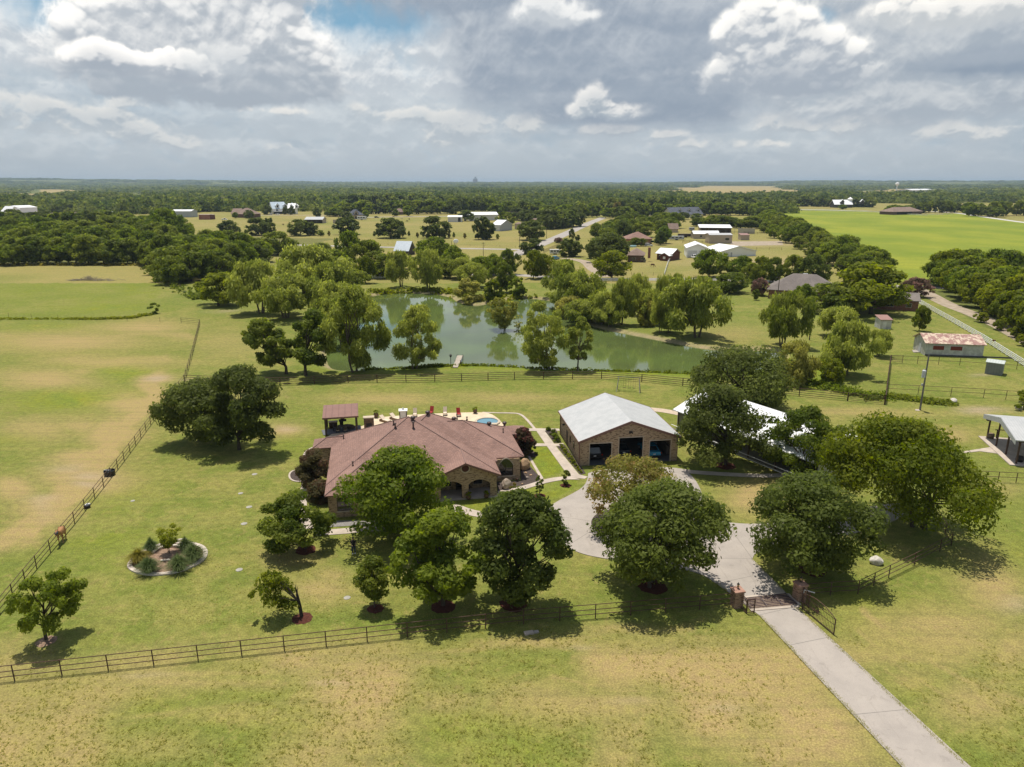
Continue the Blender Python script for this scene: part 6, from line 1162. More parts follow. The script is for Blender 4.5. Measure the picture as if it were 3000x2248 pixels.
# ranch land, left to right
b_px('white_barn', 'long white metal barn with a lower wing at far left', 'barn', (62, 632), (112, 630), 26, 8.5, 2.0, WHITE, WHITEROOF, 'x', .5); b_px('barn_wing', 'lower white wing with a dark open side left of the long white barn', 'barn', (32, 633), (61, 632), 20, 5.0, 5.0, WHITE, WHITEROOF, 'y', .5, False, [('open', 5, 22, .2, 3)])
b_px('white_tank_shed', 'small white metal box shed in front of the far left barn', 'shed', (27, 643), (52, 642), 8, 5.6, .6, OFFW, WHITEROOF, 'x', .2); b_px('grey_roof_house', 'far house with a grey brown roof behind the far left barn', 'house', (84, 618), (112, 617), 18, 4, 6, OFFW, SHINGB, 'hip', 1)
b_px('low_metal_shed', 'low shed with a grey metal roof seen over the left wood', 'shed', (291, 633), (336, 629), 14, 3.0, 1.4, GREYW, GALV, 'x', .5, True, [('post', [.3, 10, 20], GREYW)]); b_px('far_tan_shed', 'tiny tan shed on the far left pasture', 'shed', (342, 617), (364, 617), 12, 6.0, 1, TANW, REDROOF, 'x', .3); b_px('far_left_house', 'far house with a tan roof above the left wood', 'house', (402, 610), (436, 609), 22, 5, 8, OFFW, SHINGB, 'hip', 1)
b_px('white_shed', 'white metal shed with a pale grey end behind the left wood', 'shed', (502, 637), (561, 637), 16, 6.2, 1.4, GREYW, WHITEROOF, 'x', .3); b_px('rusty_container', 'rusty red shipping container on the ranch yard', 'container', (583, 644), (616, 644), 6, 4.8, .2, ribbed_mat('rust_ribs', (.27, .10, .06, 1), (.36, .20, .15, 1), .9, .2, 0, .8), plain('container_top', (.40, .33, .28), .8), 'x', .02); b_px('container_end', 'darker rusty container end joined to the longer one', 'container', (617.5, 644), (631, 643), 6, 4.6, .2, plain('dark_rust', (.14, .055, .04), .9), plain('container_top2', (.36, .31, .28), .8), 'x', .02)
b_px('ranch_house', 'long low brown ranch house with a grey brown roof', 'house', (679, 635), (702, 635), 16, 3.2, 5.0, plain('brown_wall', (.15, .09, .065), .9), SHINGB, 'x', .8, False, [('open', 2, 6, .5, 2.4)]); b_px('ranch_house_wing', 'right wing of the low brown ranch house', 'house', (728, 639), (764, 637), 20, 3.6, 5.6, MATS['brown_wall'], SHINGB, 'hip', .8)
fh = b_px('farmhouse', 'white two storey farmhouse with a pale blue metal roof and dormers', 'farmhouse', (800, 628), (839, 627), 12, 6.5, 7.0, WHITE, ribbed_mat('pale_blue_roof', (.52, .60, .66, 1), (.46, .55, .62, 1), .4, .5, 0, .6), 'x', .6, False, [('dormer', 6, -.2, 7, 4), ('dormer', 15, -.2, 7, 4), ('dormer', 24, -.2, 7, 4), ('open', 1, 26, .3, 2.6), ('window', 4, 6, 3.6, 5.4), ('window', 14, 16, 3.6, 5.4), ('window', 24, 26, 3.6, 5.4)]); MB().box(0, 28, -3.2, -3.0, 2.7, 3.0).box(0, 28, -3.2, -.1, 3.0, 3.15).build('porch_roof', WHITE, fh)
b_px('farmhouse_wing', 'white gabled garage wing right of the white farmhouse', 'garage', (843, 628), (864, 628), 12, 6.5, 5.5, WHITE, MATS.get('pale_blue_roof') or WHITEROOF, 'x', .5, False, [('dormer', 5, -.2, 7, 3.4), ('dormer', 11, -.2, 7, 3.4), ('window', 5, 8, 1, 3)])
b_px('hay_shed', 'open hay shed with a pale roof and a tan end on the ranch field', 'shed', (894, 655), (945, 655), 14, 3.4, 2.0, TANW, GALV, 'x', .5, True, [('post', [.3, 10, 20, 29], GREYW), ('garage_door', 25, 31, .05, 3.3, TANW)])
b_px('far_white_cottage', 'tiny white roof among the far trees left of the farmhouse', 'house', (641, 614), (662, 613), 14, 4, 4, OFFW, WHITEROOF, 'x', .4); b_px('far_cream_cottage', 'tiny cream roofed house among the far trees', 'house', (656, 605), (682, 604), 18, 5, 8, mat('cream_wall', (.55, .5, .4)), SHINGB, 'x', .4); b_px('far_grey_house', 'hazy grey roofed house behind the farmhouse', 'house', (838, 601), (880, 600), 22, 4, 9, OFFW, SHINGG, 'hip', 1)
b_px('grey_gabled_house', 'grey roofed house with steep gables at the bend of the ranch road', 'house', (1030, 643), (1064, 642), 10, 4.0, 4.6, TANW, SHINGD, 'hip', .8, False, [('open', 4, 9, .3, 2.8), ('dormer', 5, -.3, 3.5, 4)]); b_px('brown_cottage', 'small dark house with a brown roof under the belt trees', 'house', (1165, 630), (1190, 629), 9, 3.0, 3.2, MATS['brown_wall'], SHINGB, 'hip', .8)
b_px('stable_block', 'white stable block with a dark doorway right of the grazing horses', 'stable', (1312, 651), (1353, 651), 10, 4.6, 1.2, OFFW, WHITEROOF, 'x', .3, False, [('open', 9.5, 12, .2, 4.2), ('window', 15, 17, 1.2, 3)]); b_px('long_white_barn', 'very long low white metal barn with pale and grey roof halves', 'barn', (1376, 647), (1459, 646), 18, 5.4, 2.2, OFFW, WHITEROOF, 'x', .4, False, [('open', 34, 36, 2, 3.4)])
b_px('white_gable_barn', 'barn with a steep white metal roof and grey walls on the ranch field', 'barn', (1441, 677), (1466, 678), 17, 4.6, 3.2, GREYW, WHITEROOF, 'x', .4, False, [('garage_door', 3, 7, .05, 4, OFFW)]); b_px('far_brick_house', 'far brick house with a brown roof left of the country road', 'house', (1486, 633), (1519, 633), 16, 3.4, 5, MATS['brown_wall'], SHINGB, 'hip', .8, False, [('window', 3, 6, 1, 2.6)])
b_px('tan_shed', 'tan shed among the oaks left of the country road', 'shed', (1508, 672), (1530, 673), 10, 4.2, .9, TANW, SHINGB, 'x', .3); b_px('pink_roof_shed', 'pinkish roofed shed behind the oaks left of the country road', 'shed', (1574, 662), (1600, 661), 12, 3.2, 2.6, TANW, SHINGB, 'x', .4)
b_px('blue_roof_cabin', 'small cabin with a blue grey metal roof by the cross road', 'cabin', (1157, 748), (1196, 749), 9, 2.6, 4.0, plain('dark_wood', (.06, .045, .035), .8), ribbed_mat('blue_grey_roof', (.38, .44, .50, 1), (.32, .38, .44, 1), .4, .5, 0, .5), 'x', .6)
b_px('grey_roof_shed', 'low grey roof among the trees by the near road bend', 'shed', (1420, 790), (1448, 790), 6, 2.6, 1.2, OFFW, GALV, 'x', .3)
# beyond the green field
rb = b_px('red_barn', 'bright red barn with white crossed doors and a white roof', 'barn', (2266, 611), (2291, 611), 14, 8.0, 3.0, plain('bright_barn_red', (.26, .03, .04), .7), WHITEROOF, 'x', .4); 
for x in (2.5, 9): MB().bar((x, -.06, .3), (x + 5, -.06, 7.2), .5).bar((x + 5, -.06, .3), (x, -.06, 7.2), .5).build('cross_brace', WHITE, rb)
MB().box(14, 17, 0, 12, 3.5, 5).build('lean_to', WHITE, rb)
dh = b_px('dormer_house', 'white roofed house with two dark dormers and a cupola beyond the green field', 'house', (2444, 609), (2496, 609), 16, 5, 6.0, plain('dark_front', (.07, .06, .055), .8), WHITEROOF, 'x', .8, False, [('dormer', 11, -.4, 5.2, 5), ('dormer', 40, -.4, 5.2, 5)]); MB().box(23, 28, 6, 10, 9, 12).lathe([(4.4, 12), (.1, 15)], 4, (25.5, 8)).build('cupola', WHITE, dh)
b_px('shaded_ranch_house', 'low brown ranch house shaded by trees beyond the green field', 'house', (2616, 630), (2700, 628), 18, 3.2, 4.2, MATS['brown_wall'], SHINGB, 'hip', 1.2, False, [('open', 6, 30, .3, 2.8)])
b_px('far_white_sheds', 'hazy row of low white farm buildings near the far right horizon', 'farm building', (2672, 563), (2738, 562), 60, 8, 4, OFFW, WHITEROOF, 'x', 1); 
def water_tower():
    g = P(2626, 561); o = root('water_tower', (g.x, g.y, gz(g.x, g.y)), 0, 'tiny white water tower near the far right horizon', 'water tower'); MB().lathe([(.1, 24), (6, 26), (8, 31), (6, 36), (.1, 38)], 12).build('tank', WHITE, o); MB().tube((0, 0, 0), (0, 0, 25), 3.0, 1.6, 8).build('column', WHITE, o)
water_tower()
def grain_elevator():
    az = math.atan((1400 - 1500) / FP / CP * CP); D = 9000; x, y = D * (1400 - 1500) / FP / CP, D; o = root('grain_elevator', (x, y, gz(x, y)), 0, 'hazy grey grain elevator towers standing on the horizon', 'grain elevator'); c = plain('grey_concrete', (.35, .35, .36), .9)
    for i in range(4): MB().tube((i * 14 - 20, 0, 0), (i * 14 - 20, 0, 52 + 6 * (i % 2)), 7.2, None, 12).build('silo', c, o)
    MB().box(-4, 14, -6, 6, 58, 78).build('head_house', c, o)
grain_elevator()

# ---------------------------------------------------------------- fences
def fence(name, label, pts, post_h, rails, rm=PIPE, pm=None, r=.045, rr=.032, space=3.05, cat='fence', square=False, group=None, px=True, sub=None, z=None):
    """posts and rails along a line of ground points"""
    w = [P(*q) for q in pts] if px else [Vector((q[0], q[1], 0)) for q in pts]; b = w[0].copy(); b.z = gz(b.x, b.y) if z is None else z
    o = root(name, b, 0, label, cat, group); loc = []
    for i in range(len(w) - 1):
        n = max(1, round((w[i + 1] - w[i]).length / space)); loc += [w[i].lerp(w[i + 1], k / n) for k in range(n)]
    loc.append(w[-1]); loc = [Vector((q.x, q.y, gz(q.x, q.y))) - b for q in loc]
    mb = MB()
    if square: mb.box(-r, r, -r, r, -.2, post_h)
    else: mb.tube((0, 0, -.2), (0, 0, post_h), r, None, 7)
    pp = mb.build('post', pm or rm, o); pp.location = loc[0]
    for q in loc[1:]: c = pp.copy(); COL.objects.link(c); c.parent = o; c.location = q
    for h in rails:
        m = MB()
        for i in range(len(loc) - 1):
            A, B = loc[i] + Vector((0, 0, h)), loc[i + 1] + Vector((0, 0, h))
            if square:
                d = (B - A); d.z = 0; d.normalize(); m.bar(A - d * .001, B, rr * 2) if rr < .05 else m.add([tuple(p + Vector((-d.y, d.x, 0)) * s * .03 + Vector((0, 0, zz))) for p in (A, B) for s in (-1, 1) for zz in (-rr, rr)], [(0, 1, 3, 2), (4, 6, 7, 5), (0, 4, 5, 1), (2, 3, 7, 6), (1, 5, 7, 3), (0, 2, 6, 4)])
            else: m.tube(A, B, rr, None, 6)
        m.build('rail', rm, o)
    return o
fence('pipe_fence', 'long three rail brown pipe fence crossing the foreground lawn to the gate pillar', [(-60, 2006), (43, 1994.5), (1534, 1829), (2148, 1778)], 1.35, (.4, .84, 1.32), space=3.1)
fence('pipe_fence', 'diagonal pipe fence from the left edge past the black water tank to the twin oaks', [(-60, 1872), (0, 1800), (108, 1667), (219, 1535), (304, 1428), (364, 1351), (455, 1228)], 1.4, (.45, .9, 1.36), space=2.9)
fence('pipe_fence', 'dark pipe fence running away from the twin oaks between mown strip and pasture', [(455, 1228), (541, 1121), (564, 1042), (586, 951)], 1.4, (.45, .9, 1.36), space=4.2)
fence('short_fence', 'short three rail pipe panel at the far corner of the tan pasture', [(586, 951), (531, 946)], 1.35, (.4, .85, 1.3), space=9)
fence('wire_fence', 'thin wire fence on dark steel stakes across the left pasture', [(531, 946), (469, 944.5), (373, 942), (250, 939), (93, 934), (-40, 926)], 1.3, (.5, .9, 1.2), PIPE, None, .035, .007, 7.2)
fence('pipe_fence', 'brown pipe fence along the near bank of the pond', [(541, 1121), (660, 1126), (821, 1129), (1020, 1122), (1274, 1119), (1507, 1112), (1762, 1110), (1880, 1119), (2000, 1131), (2170, 1146), (2341, 1161), (2482, 1175)], 1.45, (.3, .66, 1.02, 1.4), space=5.4, r=.075, rr=.045)
fence('pipe_gate', 'six rail pipe gate at the end of the pond fence by the tall post', [(2484, 1175.5), (2590, 1186)], 1.45, (.25, .5, .75, 1.0, 1.2, 1.4), space=3.6, cat='gate')
fence('pipe_fence', 'heavy pipe fence seen end on between the gate and the paddock back rail', [(2592, 1186), (2600, 1118), (2607, 1065)], 1.7, (.5, 1.0, 1.6), space=4.5, r=.08, rr=.05)
fence('pipe_fence', 'back rail of the paddock below the old white shed', [(2609, 1065), (2687, 1067), (2811, 1071), (2978, 1082), (3060, 1088)], 1.6, (.8, 1.56), space=4.4)
fence('pipe_gate', 'five rail pipe gate at the back corner of the paddock', [(2609, 1063), (2643, 1064)], 1.6, (.3, .6, .9, 1.2, 1.5), space=9, cat='gate')
fence('pipe_fence', 'front rail of the paddock above the weedy ditch', [(2596, 1151), (2689, 1156), (2785, 1161), (2881, 1166), (2946, 1171), (3060, 1178)], 1.6, (.8, 1.56), space=3.9)
fence('board_fence', 'white four rail board fence along the gravel lane', [(2690, 889), (2780, 940), (2880, 998), (3000, 1075), (3080, 1130)], 1.4, (.3, .62, .95, 1.28), plain('bright_white_paint', (.93, .92, .90), .5), None, .07, .07, 2.5, square=True)
fence('board_fence', 'white rail fence on the pond side of the near road', [(1590, 818), (1720, 824), (1790, 826), (2000, 825), (2060, 825)], 1.3, (.45, .85, 1.22), WHITE, None, .07, .07, 3.2, square=True)
fence('board_fence', 'white rail fence on the pond side of the near road, nearer the grey roofed house', [(2064, 825), (2180, 829), (2250, 831)], 1.3, (.45, .85, 1.22), WHITE, None, .07, .07, 3.2, square=True)
fence('board_fence', 'white corral rail beside the red horse barn', [(1946, 809), (1958, 770), (1966, 762)], 1.4, (.7, 1.3), WHITE, None, .07, .07, 5, square=True)
fence('wire_fence', 'low wire fence in front of the grazing horse by the near road', [(1775, 806), (1850, 806), (1946, 809)], 1.3, (.6, 1.2), PIPE, None, .05, .015, 4)
fence('board_fence', 'white fence in front of the dormer house beyond the green field', [(2262, 617), (2500, 621), (2540, 621), (2700, 632), (2790, 629)], 1.5, (.5, 1.3), WHITE, None, .12, .12, 9, square=True)
fence('road_fence', 'dark slatted fence right of the country road', [(1592, 741), (1650, 716)], 1.5, (.3, .7, 1.1, 1.45), PIPE, None, .06, .05, 3)
fence('corral_fence', 'brown corral rails in front of the tan stable', [(2000, 712), (2040, 712), (2074, 714)], 1.5, (.5, 1.0, 1.4), PIPE, None, .08, .06, 5)
fence('wire_fence', 'thin fence across the yard behind the white garage', [(2076, 729), (2180, 732), (2290, 733)], 1.4, (.7, 1.3), PIPE, None, .07, .03, 6)
fence('barn_fence', 'dark fence behind the long barn', [(2142, 684), (2245, 688)], 1.6, (.6, 1.1, 1.5), PIPE, None, .08, .05, 6)
fence('field_fence', 'thin line of fence along the cross road', [(1100, 718), (1250, 721), (1420, 724), (1510, 727)], 1.3, (.7, 1.2), PIPE, None, .05, .02, 8)
fence('pipe_fence', 'pipe fence climbing right from the open gate leaf past the white boulder', [(2362, 1750), (2432, 1744.6), (2513, 1740.5), (2603, 1693.7), (2678, 1657), (2753, 1616), (2786, 1600)], 1.35, (.4, .84, 1.32), space=3.2)
fence('pipe_fence', 'pipe fence turning back under the huge bright green tree', [(2786, 1600), (2751, 1539), (2728, 1495), (2700, 1455)], 1.35, (.4, .84, 1.32), space=2.8)
fence('pipe_fence', 'two rail pipe fence below the open pavilion at the right edge', [(2868, 1410), (2923, 1413), (2976, 1415.5), (3060, 1419)], 1.35, (.7, 1.32), space=2.7)
fence('pipe_fence', 'short pale rail fence behind the oaks right of the white barn', [(2450, 1272), (2495, 1283)], 1.4, (.6, 1.1, 1.35), mat('pale_rail', (.42, .36, .28)), None, .06, .045, 3)
# ---------------------------------------------------------------- gate, pillars, cattle guard
def pillar(px, py, label):
    g = P(px, py); o = root('gate_pillar', g, RD(12), label, 'pillar', 'brick gate pillars'); a = .41
    MB().box(-a, a, -a, a, -.1, 1.52).build('shaft', brick_mat('pillar_brick', (.30, .16, .10, 1), (.22, .12, .075, 1), (.40, .33, .25, 1), (.11, .06, .045, 1)) if 'pillar_brick' not in MATS else MATS['pillar_brick'], o)
    MB().box(-a - .07, a + .07, -a - .07, a + .07, 1.52, 1.64).add([(-a, -a, 1.64), (a, -a, 1.64), (a, a, 1.64), (-a, a, 1.64), (0, 0, 1.74)], [(0, 1, 4), (1, 2, 4), (2, 3, 4), (3, 0, 4)]).build('cap', mat('pink_capstone', (.42, .25, .19), (.33, .19, .14), .9, .2), o)
    l = MB().lathe([(.09, 1.70), (.09, 1.74), (.03, 1.77), (.03, 1.84), (.10, 1.87), (.10, 1.9)], 8).lathe([(.13, 2.12), (.10, 2.17), (.03, 2.25), (.015, 2.32)], 8).build('lantern', BLACKM, o)
    MB().lathe([(.07, 1.9), (.115, 2.12)], 8).build('lamp_glass', plain('amber_glass', (.42, .30, .13), .15, .6), l); return g
gl = pillar(2157, 1776, 'left brick gate pillar with a lantern, where the foreground fence ends'); gr = pillar(2340, 1757, 'right brick gate pillar with a lantern, beside the open gate leaf')
def leaf(name, label, A, B, hA, hB, arch_=0, n=12, emblem=False, cat='gate', posts=True):
    o = root(name, A, 0, label, cat); d = B - A; Lh = d.length; u = d.normalized(); F_ = MB(); bars = MB()
    top = lambda t: hA + (hB - hA) * t + arch_ * math.sin(math.pi * min(1, t)) ** .9
    N = 10; pts = [u * (Lh * i / N) + Vector((0, 0, top(i / N))) for i in range(N + 1)]
    for i in range(N): F_.tube(pts[i], pts[i + 1], .035, None, 6)
    F_.tube((0, 0, .12), u * Lh + Vector((0, 0, .12)), .035, None, 6); F_.tube(u * .0 + Vector((0, 0, hA * .5)), u * Lh + Vector((0, 0, hB * .62)), .025, None, 6)
    if arch_: F_.tube(Vector((0, 0, hA * .88)), u * Lh + Vector((0, 0, hB * .97)), .022, None, 6)
    for q, h in ((0, hA), (Lh, hB)): F_.tube(u * q + Vector((0, 0, -.05)), u * q + Vector((0, 0, h + .03)), .055, None, 6)
    F_.build('frame', PIPE, o)
    for i in range(1, n): t = i / n; bars.tube(u * (Lh * t) + Vector((0, 0, .12)), u * (Lh * t) + Vector((0, 0, top(t))), .013, None, 5)
    bars.build('bar', PIPE, o)
    if emblem:                               # a small running horse cut from plate
        up = Vector((0, 0, 1)); c = u * (Lh * .42) + up * .78; S_ = .62
        hs_ = [(-.62, .05), (-.50, .22), (-.1, .17), (.22, .22), (.38, .50), (.50, .58), (.52, .48), (.74, .36), (.70, .27), (.50, .33), (.42, .10), (.62, -.08), (.78, -.02), (.80, -.09), (.60, -.18), (.36, -.06), (.32, -.32), (.40, -.48), (.30, -.5), (.22, -.30), (.10, -.08), (-.25, -.06), (-.46, -.30), (-.66, -.38), (-.68, -.30), (-.50, -.20), (-.48, .0), (-.60, -.12), (-.80, -.10), (-.72, .0)]
        nn = Vector((-u.y, u.x, 0)) * .012; k = len(hs_); MB().add([tuple(c + u * (x * S_) + up * (z * S_) - nn) for x, z in hs_] + [tuple(c + u * (x * S_) + up * (z * S_) + nn) for x, z in hs_], [tuple(range(k)), tuple(range(2 * k - 1, k - 1, -1))] + [(i, (i + 1) % k, (i + 1) % k + k, i + k) for i in range(k)]).build('horse_emblem', PIPE, o)
    return o
leaf('entrance_gate', 'open arched wrought iron gate leaf with a running horse emblem', P(2350, 1784), P(2442, 1861), 1.45, 1.45, .42, 22, True)
leaf('side_railing', 'short iron railing from the left gate pillar to a post', P(2168, 1782), P(2186, 1798), 1.45, 1.3, 0, 7, cat='railing')
leaf('side_railing', 'narrow iron panel at the left corner of the cattle guard', P(2187, 1798.5), P(2208.5, 1797), 1.3, 1.35, 0, 5, cat='railing')
leaf('side_railing', 'short iron railing behind the open gate leaf at the right pillar', P(2350, 1765), P(2368, 1781), 1.45, 1.35, 0, 6, cat='railing')
def gate_arm():
    A = P(2352, 1766) + Vector((0, 0, 1.25)); B = P(2382, 1778) + Vector((0, 0, 1.35)); o = root('gate_opener', P(2358, 1770), 0, 'pale gate opener arm beside the right pillar', 'gate opener'); b = P(2358, 1770)
    MB().tube(A - b, B - b, .05, None, 8).tube(A - b, A - b - Vector((0, 0, 1.25)), .05).build('arm', OFFW, o)
gate_arm()
def cattle_guard():
    q = [P(2178, 1757), P(2301.6, 1743), P(2337, 1775), P(2196, 1787)]; b = q[0]; o = root('cattle_guard', b, 0, 'steel pipe cattle guard set in the driveway between the pillars', 'cattle guard'); m = MB()
    MB().add([tuple(p - b + Vector((0, 0, .068))) for p in (q[3], q[2], q[1], q[0])], [(0, 1, 2, 3)]).build('pit', mat('guard_pit', (.62, .48, .36), (.42, .32, .24), 1, .1, scale=3), o)
    for i in range(8):
        t = (i + .25) / 7.6; m.tube(q[0].lerp(q[3], t) - b + Vector((0, 0, .16)), q[1].lerp(q[2], t) - b + Vector((0, 0, .16)), .042, None, 8)
    m.build('cross_pipe', plain('purple_brown_steel', (.085, .055, .06), .45, .5, .4), o); s = MB()
    for t in (0.02, .36, .68, .985): s.tube(q[0].lerp(q[1], t) - b + Vector((0, 0, .235)), q[3].lerp(q[2], t) - b + Vector((0, 0, .235)), .03, None, 6)
    s.build('bearer', plain('worn_steel', (.20, .17, .19), .4, .5, .5), o)
    c = MB()
    for A, B in ((q[0], q[1]), (q[1], q[2]), (q[3], q[2])):
        d = (B - A).normalized(); n_ = Vector((-d.y, d.x, 0)) * .17; mid = (q[0] + q[2]) / 2
        if (A + n_ - mid).length < (A - n_ - mid).length: n_ = -n_
        c.prism([tuple((p - b)[:2]) for p in (A + n_ * .15, B + n_ * .15, B + n_ * 1.9, A + n_ * 1.9)], .02, .11)
    c.build('curb', CONC2, o)
cattle_guard()
# ---------------------------------------------------------------- horses and people: one skinned body each
def skinned(name, verts, edges, radii, m, parent, rootv=0, sub=2):
    me = bpy.data.meshes.new(name); me.from_pydata(verts, edges, []); me.update(); me.materials.append(m); o = bpy.data.objects.new(name, me); COL.objects.link(o)
    if parent is not None: o.parent = parent
    sk = o.modifiers.new('skin', 'SKIN'); sk.use_smooth_shade = True
    d = me.skin_vertices[0].data
    for i, r in enumerate(radii): d[i].radius = (r, r) if isinstance(r, (int, float)) else r; d[i].use_root = (i == rootv)
    sb = o.modifiers.new('sub', 'SUBSURF'); sb.levels = sub; sb.render_levels = sub; return o
def horse(loc, rz, label, coat, graze=False, mask=False, group=None, sub=2):
    """a horse facing +x before rotation"""
    o = root('horse', loc, rz, label, 'horse', group)
    V = [(-.72, 0, 1.22), (-.45, 0, 1.20), (0, 0, 1.14), (.42, 0, 1.18), (.66, 0, 1.26)]; R_ = [(.22, .24), (.29, .33), (.30, .34), (.27, .33), (.18, .24)]; E = [(0, 1), (1, 2), (2, 3), (3, 4)]
    if graze: hd = [(.92, 0, 1.02), (1.14, 0, .66), (1.26, 0, .40), (1.34, 0, .16), (1.37, 0, .05)]
    else: hd = [(.90, 0, 1.50), (1.10, 0, 1.66), (1.26, 0, 1.62), (1.44, 0, 1.40), (1.52, 0, 1.29)]
    b = len(V); V += hd; R_ += [(.12, .17), (.10, .15), (.105, .135), (.07, .085), (.055, .06)]; E += [(4, b)] + [(b + i, b + i + 1) for i in range(4)]
    ea = len(V); h2 = hd[1]
    for s in (-1, 1): V += [(h2[0] + (.02 if not graze else -.02), s * .07, h2[2] + (.14 if not graze else .06)), (h2[0] + (.03 if not graze else -.06), s * .09, h2[2] + (.24 if not graze else .12))]; R_ += [.03, .012]; E += [(b + 1, len(V) - 2), (len(V) - 2, len(V) - 1)]
    for s, st in ((-1, .05), (1, -.08)):      # front legs
        k = len(V); V += [(.46, s * .17, .98), (.47 + st, s * .17, .62), (.46 + st, s * .16, .34), (.47 + st, s * .16, .10), (.51 + st, s * .16, .0)]; R_ += [(.12, .13), (.075, .08), (.045, .045), (.042, .042), (.06, .06)]; E += [(3, k)] + [(k + i, k + i + 1) for i in range(4)]
    for s, st in ((-1, -.06), (1, .08)):      # hind legs: stifle forward, hock back
        k = len(V); V += [(-.50, s * .17, .95), (-.42 + st, s * .18, .74), (-.66 + st, s * .17, .50), (-.62 + st, s * .16, .12), (-.57 + st, s * .16, .0)]; R_ += [(.16, .18), (.11, .12), (.055, .06), (.045, .045), (.06, .06)]; E += [(1, k)] + [(k + i, k + i + 1) for i in range(4)]
    skinned('body', V, E, R_, coat, o, 2, sub); dk = plain('dark_mane', (.05, .03, .02), .9)
    MB().path([(-.90, 0, 1.30), (-1.02, 0, 1.12), (-1.04, 0, .8), (-.99, 0, .45)], [.05, .075, .07, .015], 7).build('tail', dk, o, True)
    MB().path([(h2[0] - .03, 0, h2[2] + .12), ((h2[0] + .66) / 2, 0, (h2[2] + 1.32) / 2 + .14), (.62, 0, 1.44)], [.03, .05, .02], 6).build('mane', dk, o, True)
    if mask: a, c = Vector(hd[1]), Vector(hd[3]); MB().path([a.lerp(c, .22), a.lerp(c, .5), a.lerp(c, .95)], [.155, .16, .105], 10).build('fly_mask', plain('blue_mesh', (.045, .062, .085), .7), o, True)
    return o
TAN = mat('tan_coat', (.38, .20, .09), (.30, .15, .065), .7, .2, scale=2); BAY = mat('bay_coat', (.11, .045, .022), (.08, .032, .018), .6, .2, scale=2); DARKC = mat('dark_coat', (.025, .018, .014), None, .6, .2); PALEC = mat('pale_coat', (.55, .50, .43), None, .7, .2)
horse(P(184, 1586), RD(-74), 'tan horse wearing a blue fly mask beside the diagonal pipe fence', TAN, False, True)
horse(P(1911, 783), RD(8), 'brown horse grazing on the lawn beside the red horse barn', BAY, True)
for px, py, r, c, lab in ((1193, 651, 170, DARKC, 'dark horse grazing in the middle of the ranch field'), (1199, 645, 60, DARKC, 'second dark horse just behind the grazing dark one'), (1177, 643, 20, PALEC, 'pale horse on the ranch field left of the dark ones'), (830, 661, 150, BAY, 'small brown horse on the field below the farmhouse'), (928, 664, 10, BAY, 'brown horse under the oak by the hay shed'), (1153, 638, 0, BAY, 'brown horse at the ranch road'), (118, 638, 0, DARKC, 'dark horse on the bare yard at far left')):
    horse(P(px, py), RD(r), lab, c, True, False, 'horses on the ranch fields', 1)
def person():
    g = P(1037, 1622); o = root('person', g, RD(-70), 'person in black shirt and dark jeans standing in tree shade before the house', 'person'); sk = plain('skin', (.42, .25, .17), .6)
    V = [(0, 0, .95), (0, 0, 1.12), (0, 0, 1.32), (0, 0, 1.44), (.01, 0, 1.53), (.02, 0, 1.62), (.02, 0, 1.70)]; R_ = [(.15, .11), (.14, .10), (.17, .11), (.10, .08), (.052, .052), (.085, .098), (.075, .085)]; E = [(i, i + 1) for i in range(6)]
    for s in (-1, 1):
        k = len(V); V += [(0, s * .10, .86), (.02, s * .11, .48), (0, s * .11, .10), (.10, s * .12, .035), (.17, s * .12, .03)]; R_ += [.09, .06, .045, (.045, .04), (.035, .025)]; E += [(0, k)] + [(k + i, k + i + 1) for i in range(4)]
        k = len(V); V += [(0, s * .19, 1.38), (.02, s * .25, 1.12), (.20, s * .17, 1.02), (.27, s * .13, 1.02)]; R_ += [.055, .042, .033, (.035, .02)]; E += [(2, k)] + [(k + i, k + i + 1) for i in range(3)]; h = k + 3
        for f in range(4): j = len(V); V += [(.32, s * (.155 - .02 * f), 1.03), (.36 + (.008 if f in (1, 2) else 0), s * (.15 - .02 * f), 1.005)]; R_ += [.009, .008]; E += [(h, j), (j, j + 1)]
        j = len(V); V += [(.28, s * .095, 1.04), (.315, s * .085, 1.055)]; R_ += [.011, .009]; E += [(h, j), (j, j + 1)]
    b = skinned('body', V, E, R_, sk, o, 0, 2)
    MB().path([(0, 0, .93), (0, 0, 1.10), (0, 0, 1.30), (0, 0, 1.43), (0, 0, 1.49)], [.155, .15, .185, .13, .07], 14).path([(0, -.16, 1.40), (.01, -.24, 1.18)], [.08, .06], 8).path([(0, .16, 1.40), (.01, .24, 1.18)], [.08, .06], 8).build('shirt', plain('black_cloth', (.014, .014, .016), .9), o, True)
    MB().path([(0, 0, .96), (0, 0, .86)], [.155, .15], 12).path([(0, -.09, .88), (.02, -.11, .48), (0, -.11, .09)], [.105, .078, .065], 10).path([(0, .09, .88), (.02, .11, .48), (0, .11, .09)], [.105, .078, .065], 10).build('jeans', plain('dark_denim', (.03, .04, .075), .9), o, True)
    MB().path([(-.02, -.11, .05), (.08, -.12, .045), (.19, -.125, .035)], [.055, .055, .03], 8).path([(-.02, .11, .05), (.08, .12, .045), (.19, .125, .035)], [.055, .055, .03], 8).build('shoe', WHITE, o, True)
    MB().ball((.005, 0, 1.70), (.10, .092, .09), 12, 8).build('hair', plain('dark_hair', (.02, .014, .01), .8), o, True)
    f = MB().ball((.118, 0, 1.63), (.018, .014, .02), 6, 5); f.build('nose', sk, o, True); MB().ball((.10, -.035, 1.655), .011, 6, 5).ball((.10, .035, 1.655), .011, 6, 5).build('eye', BLACKM, o, True); MB().box(.098, .107, -.024, .024, 1.592, 1.600).build('mouth', plain('lips', (.3, .12, .1), .6), o)
person()
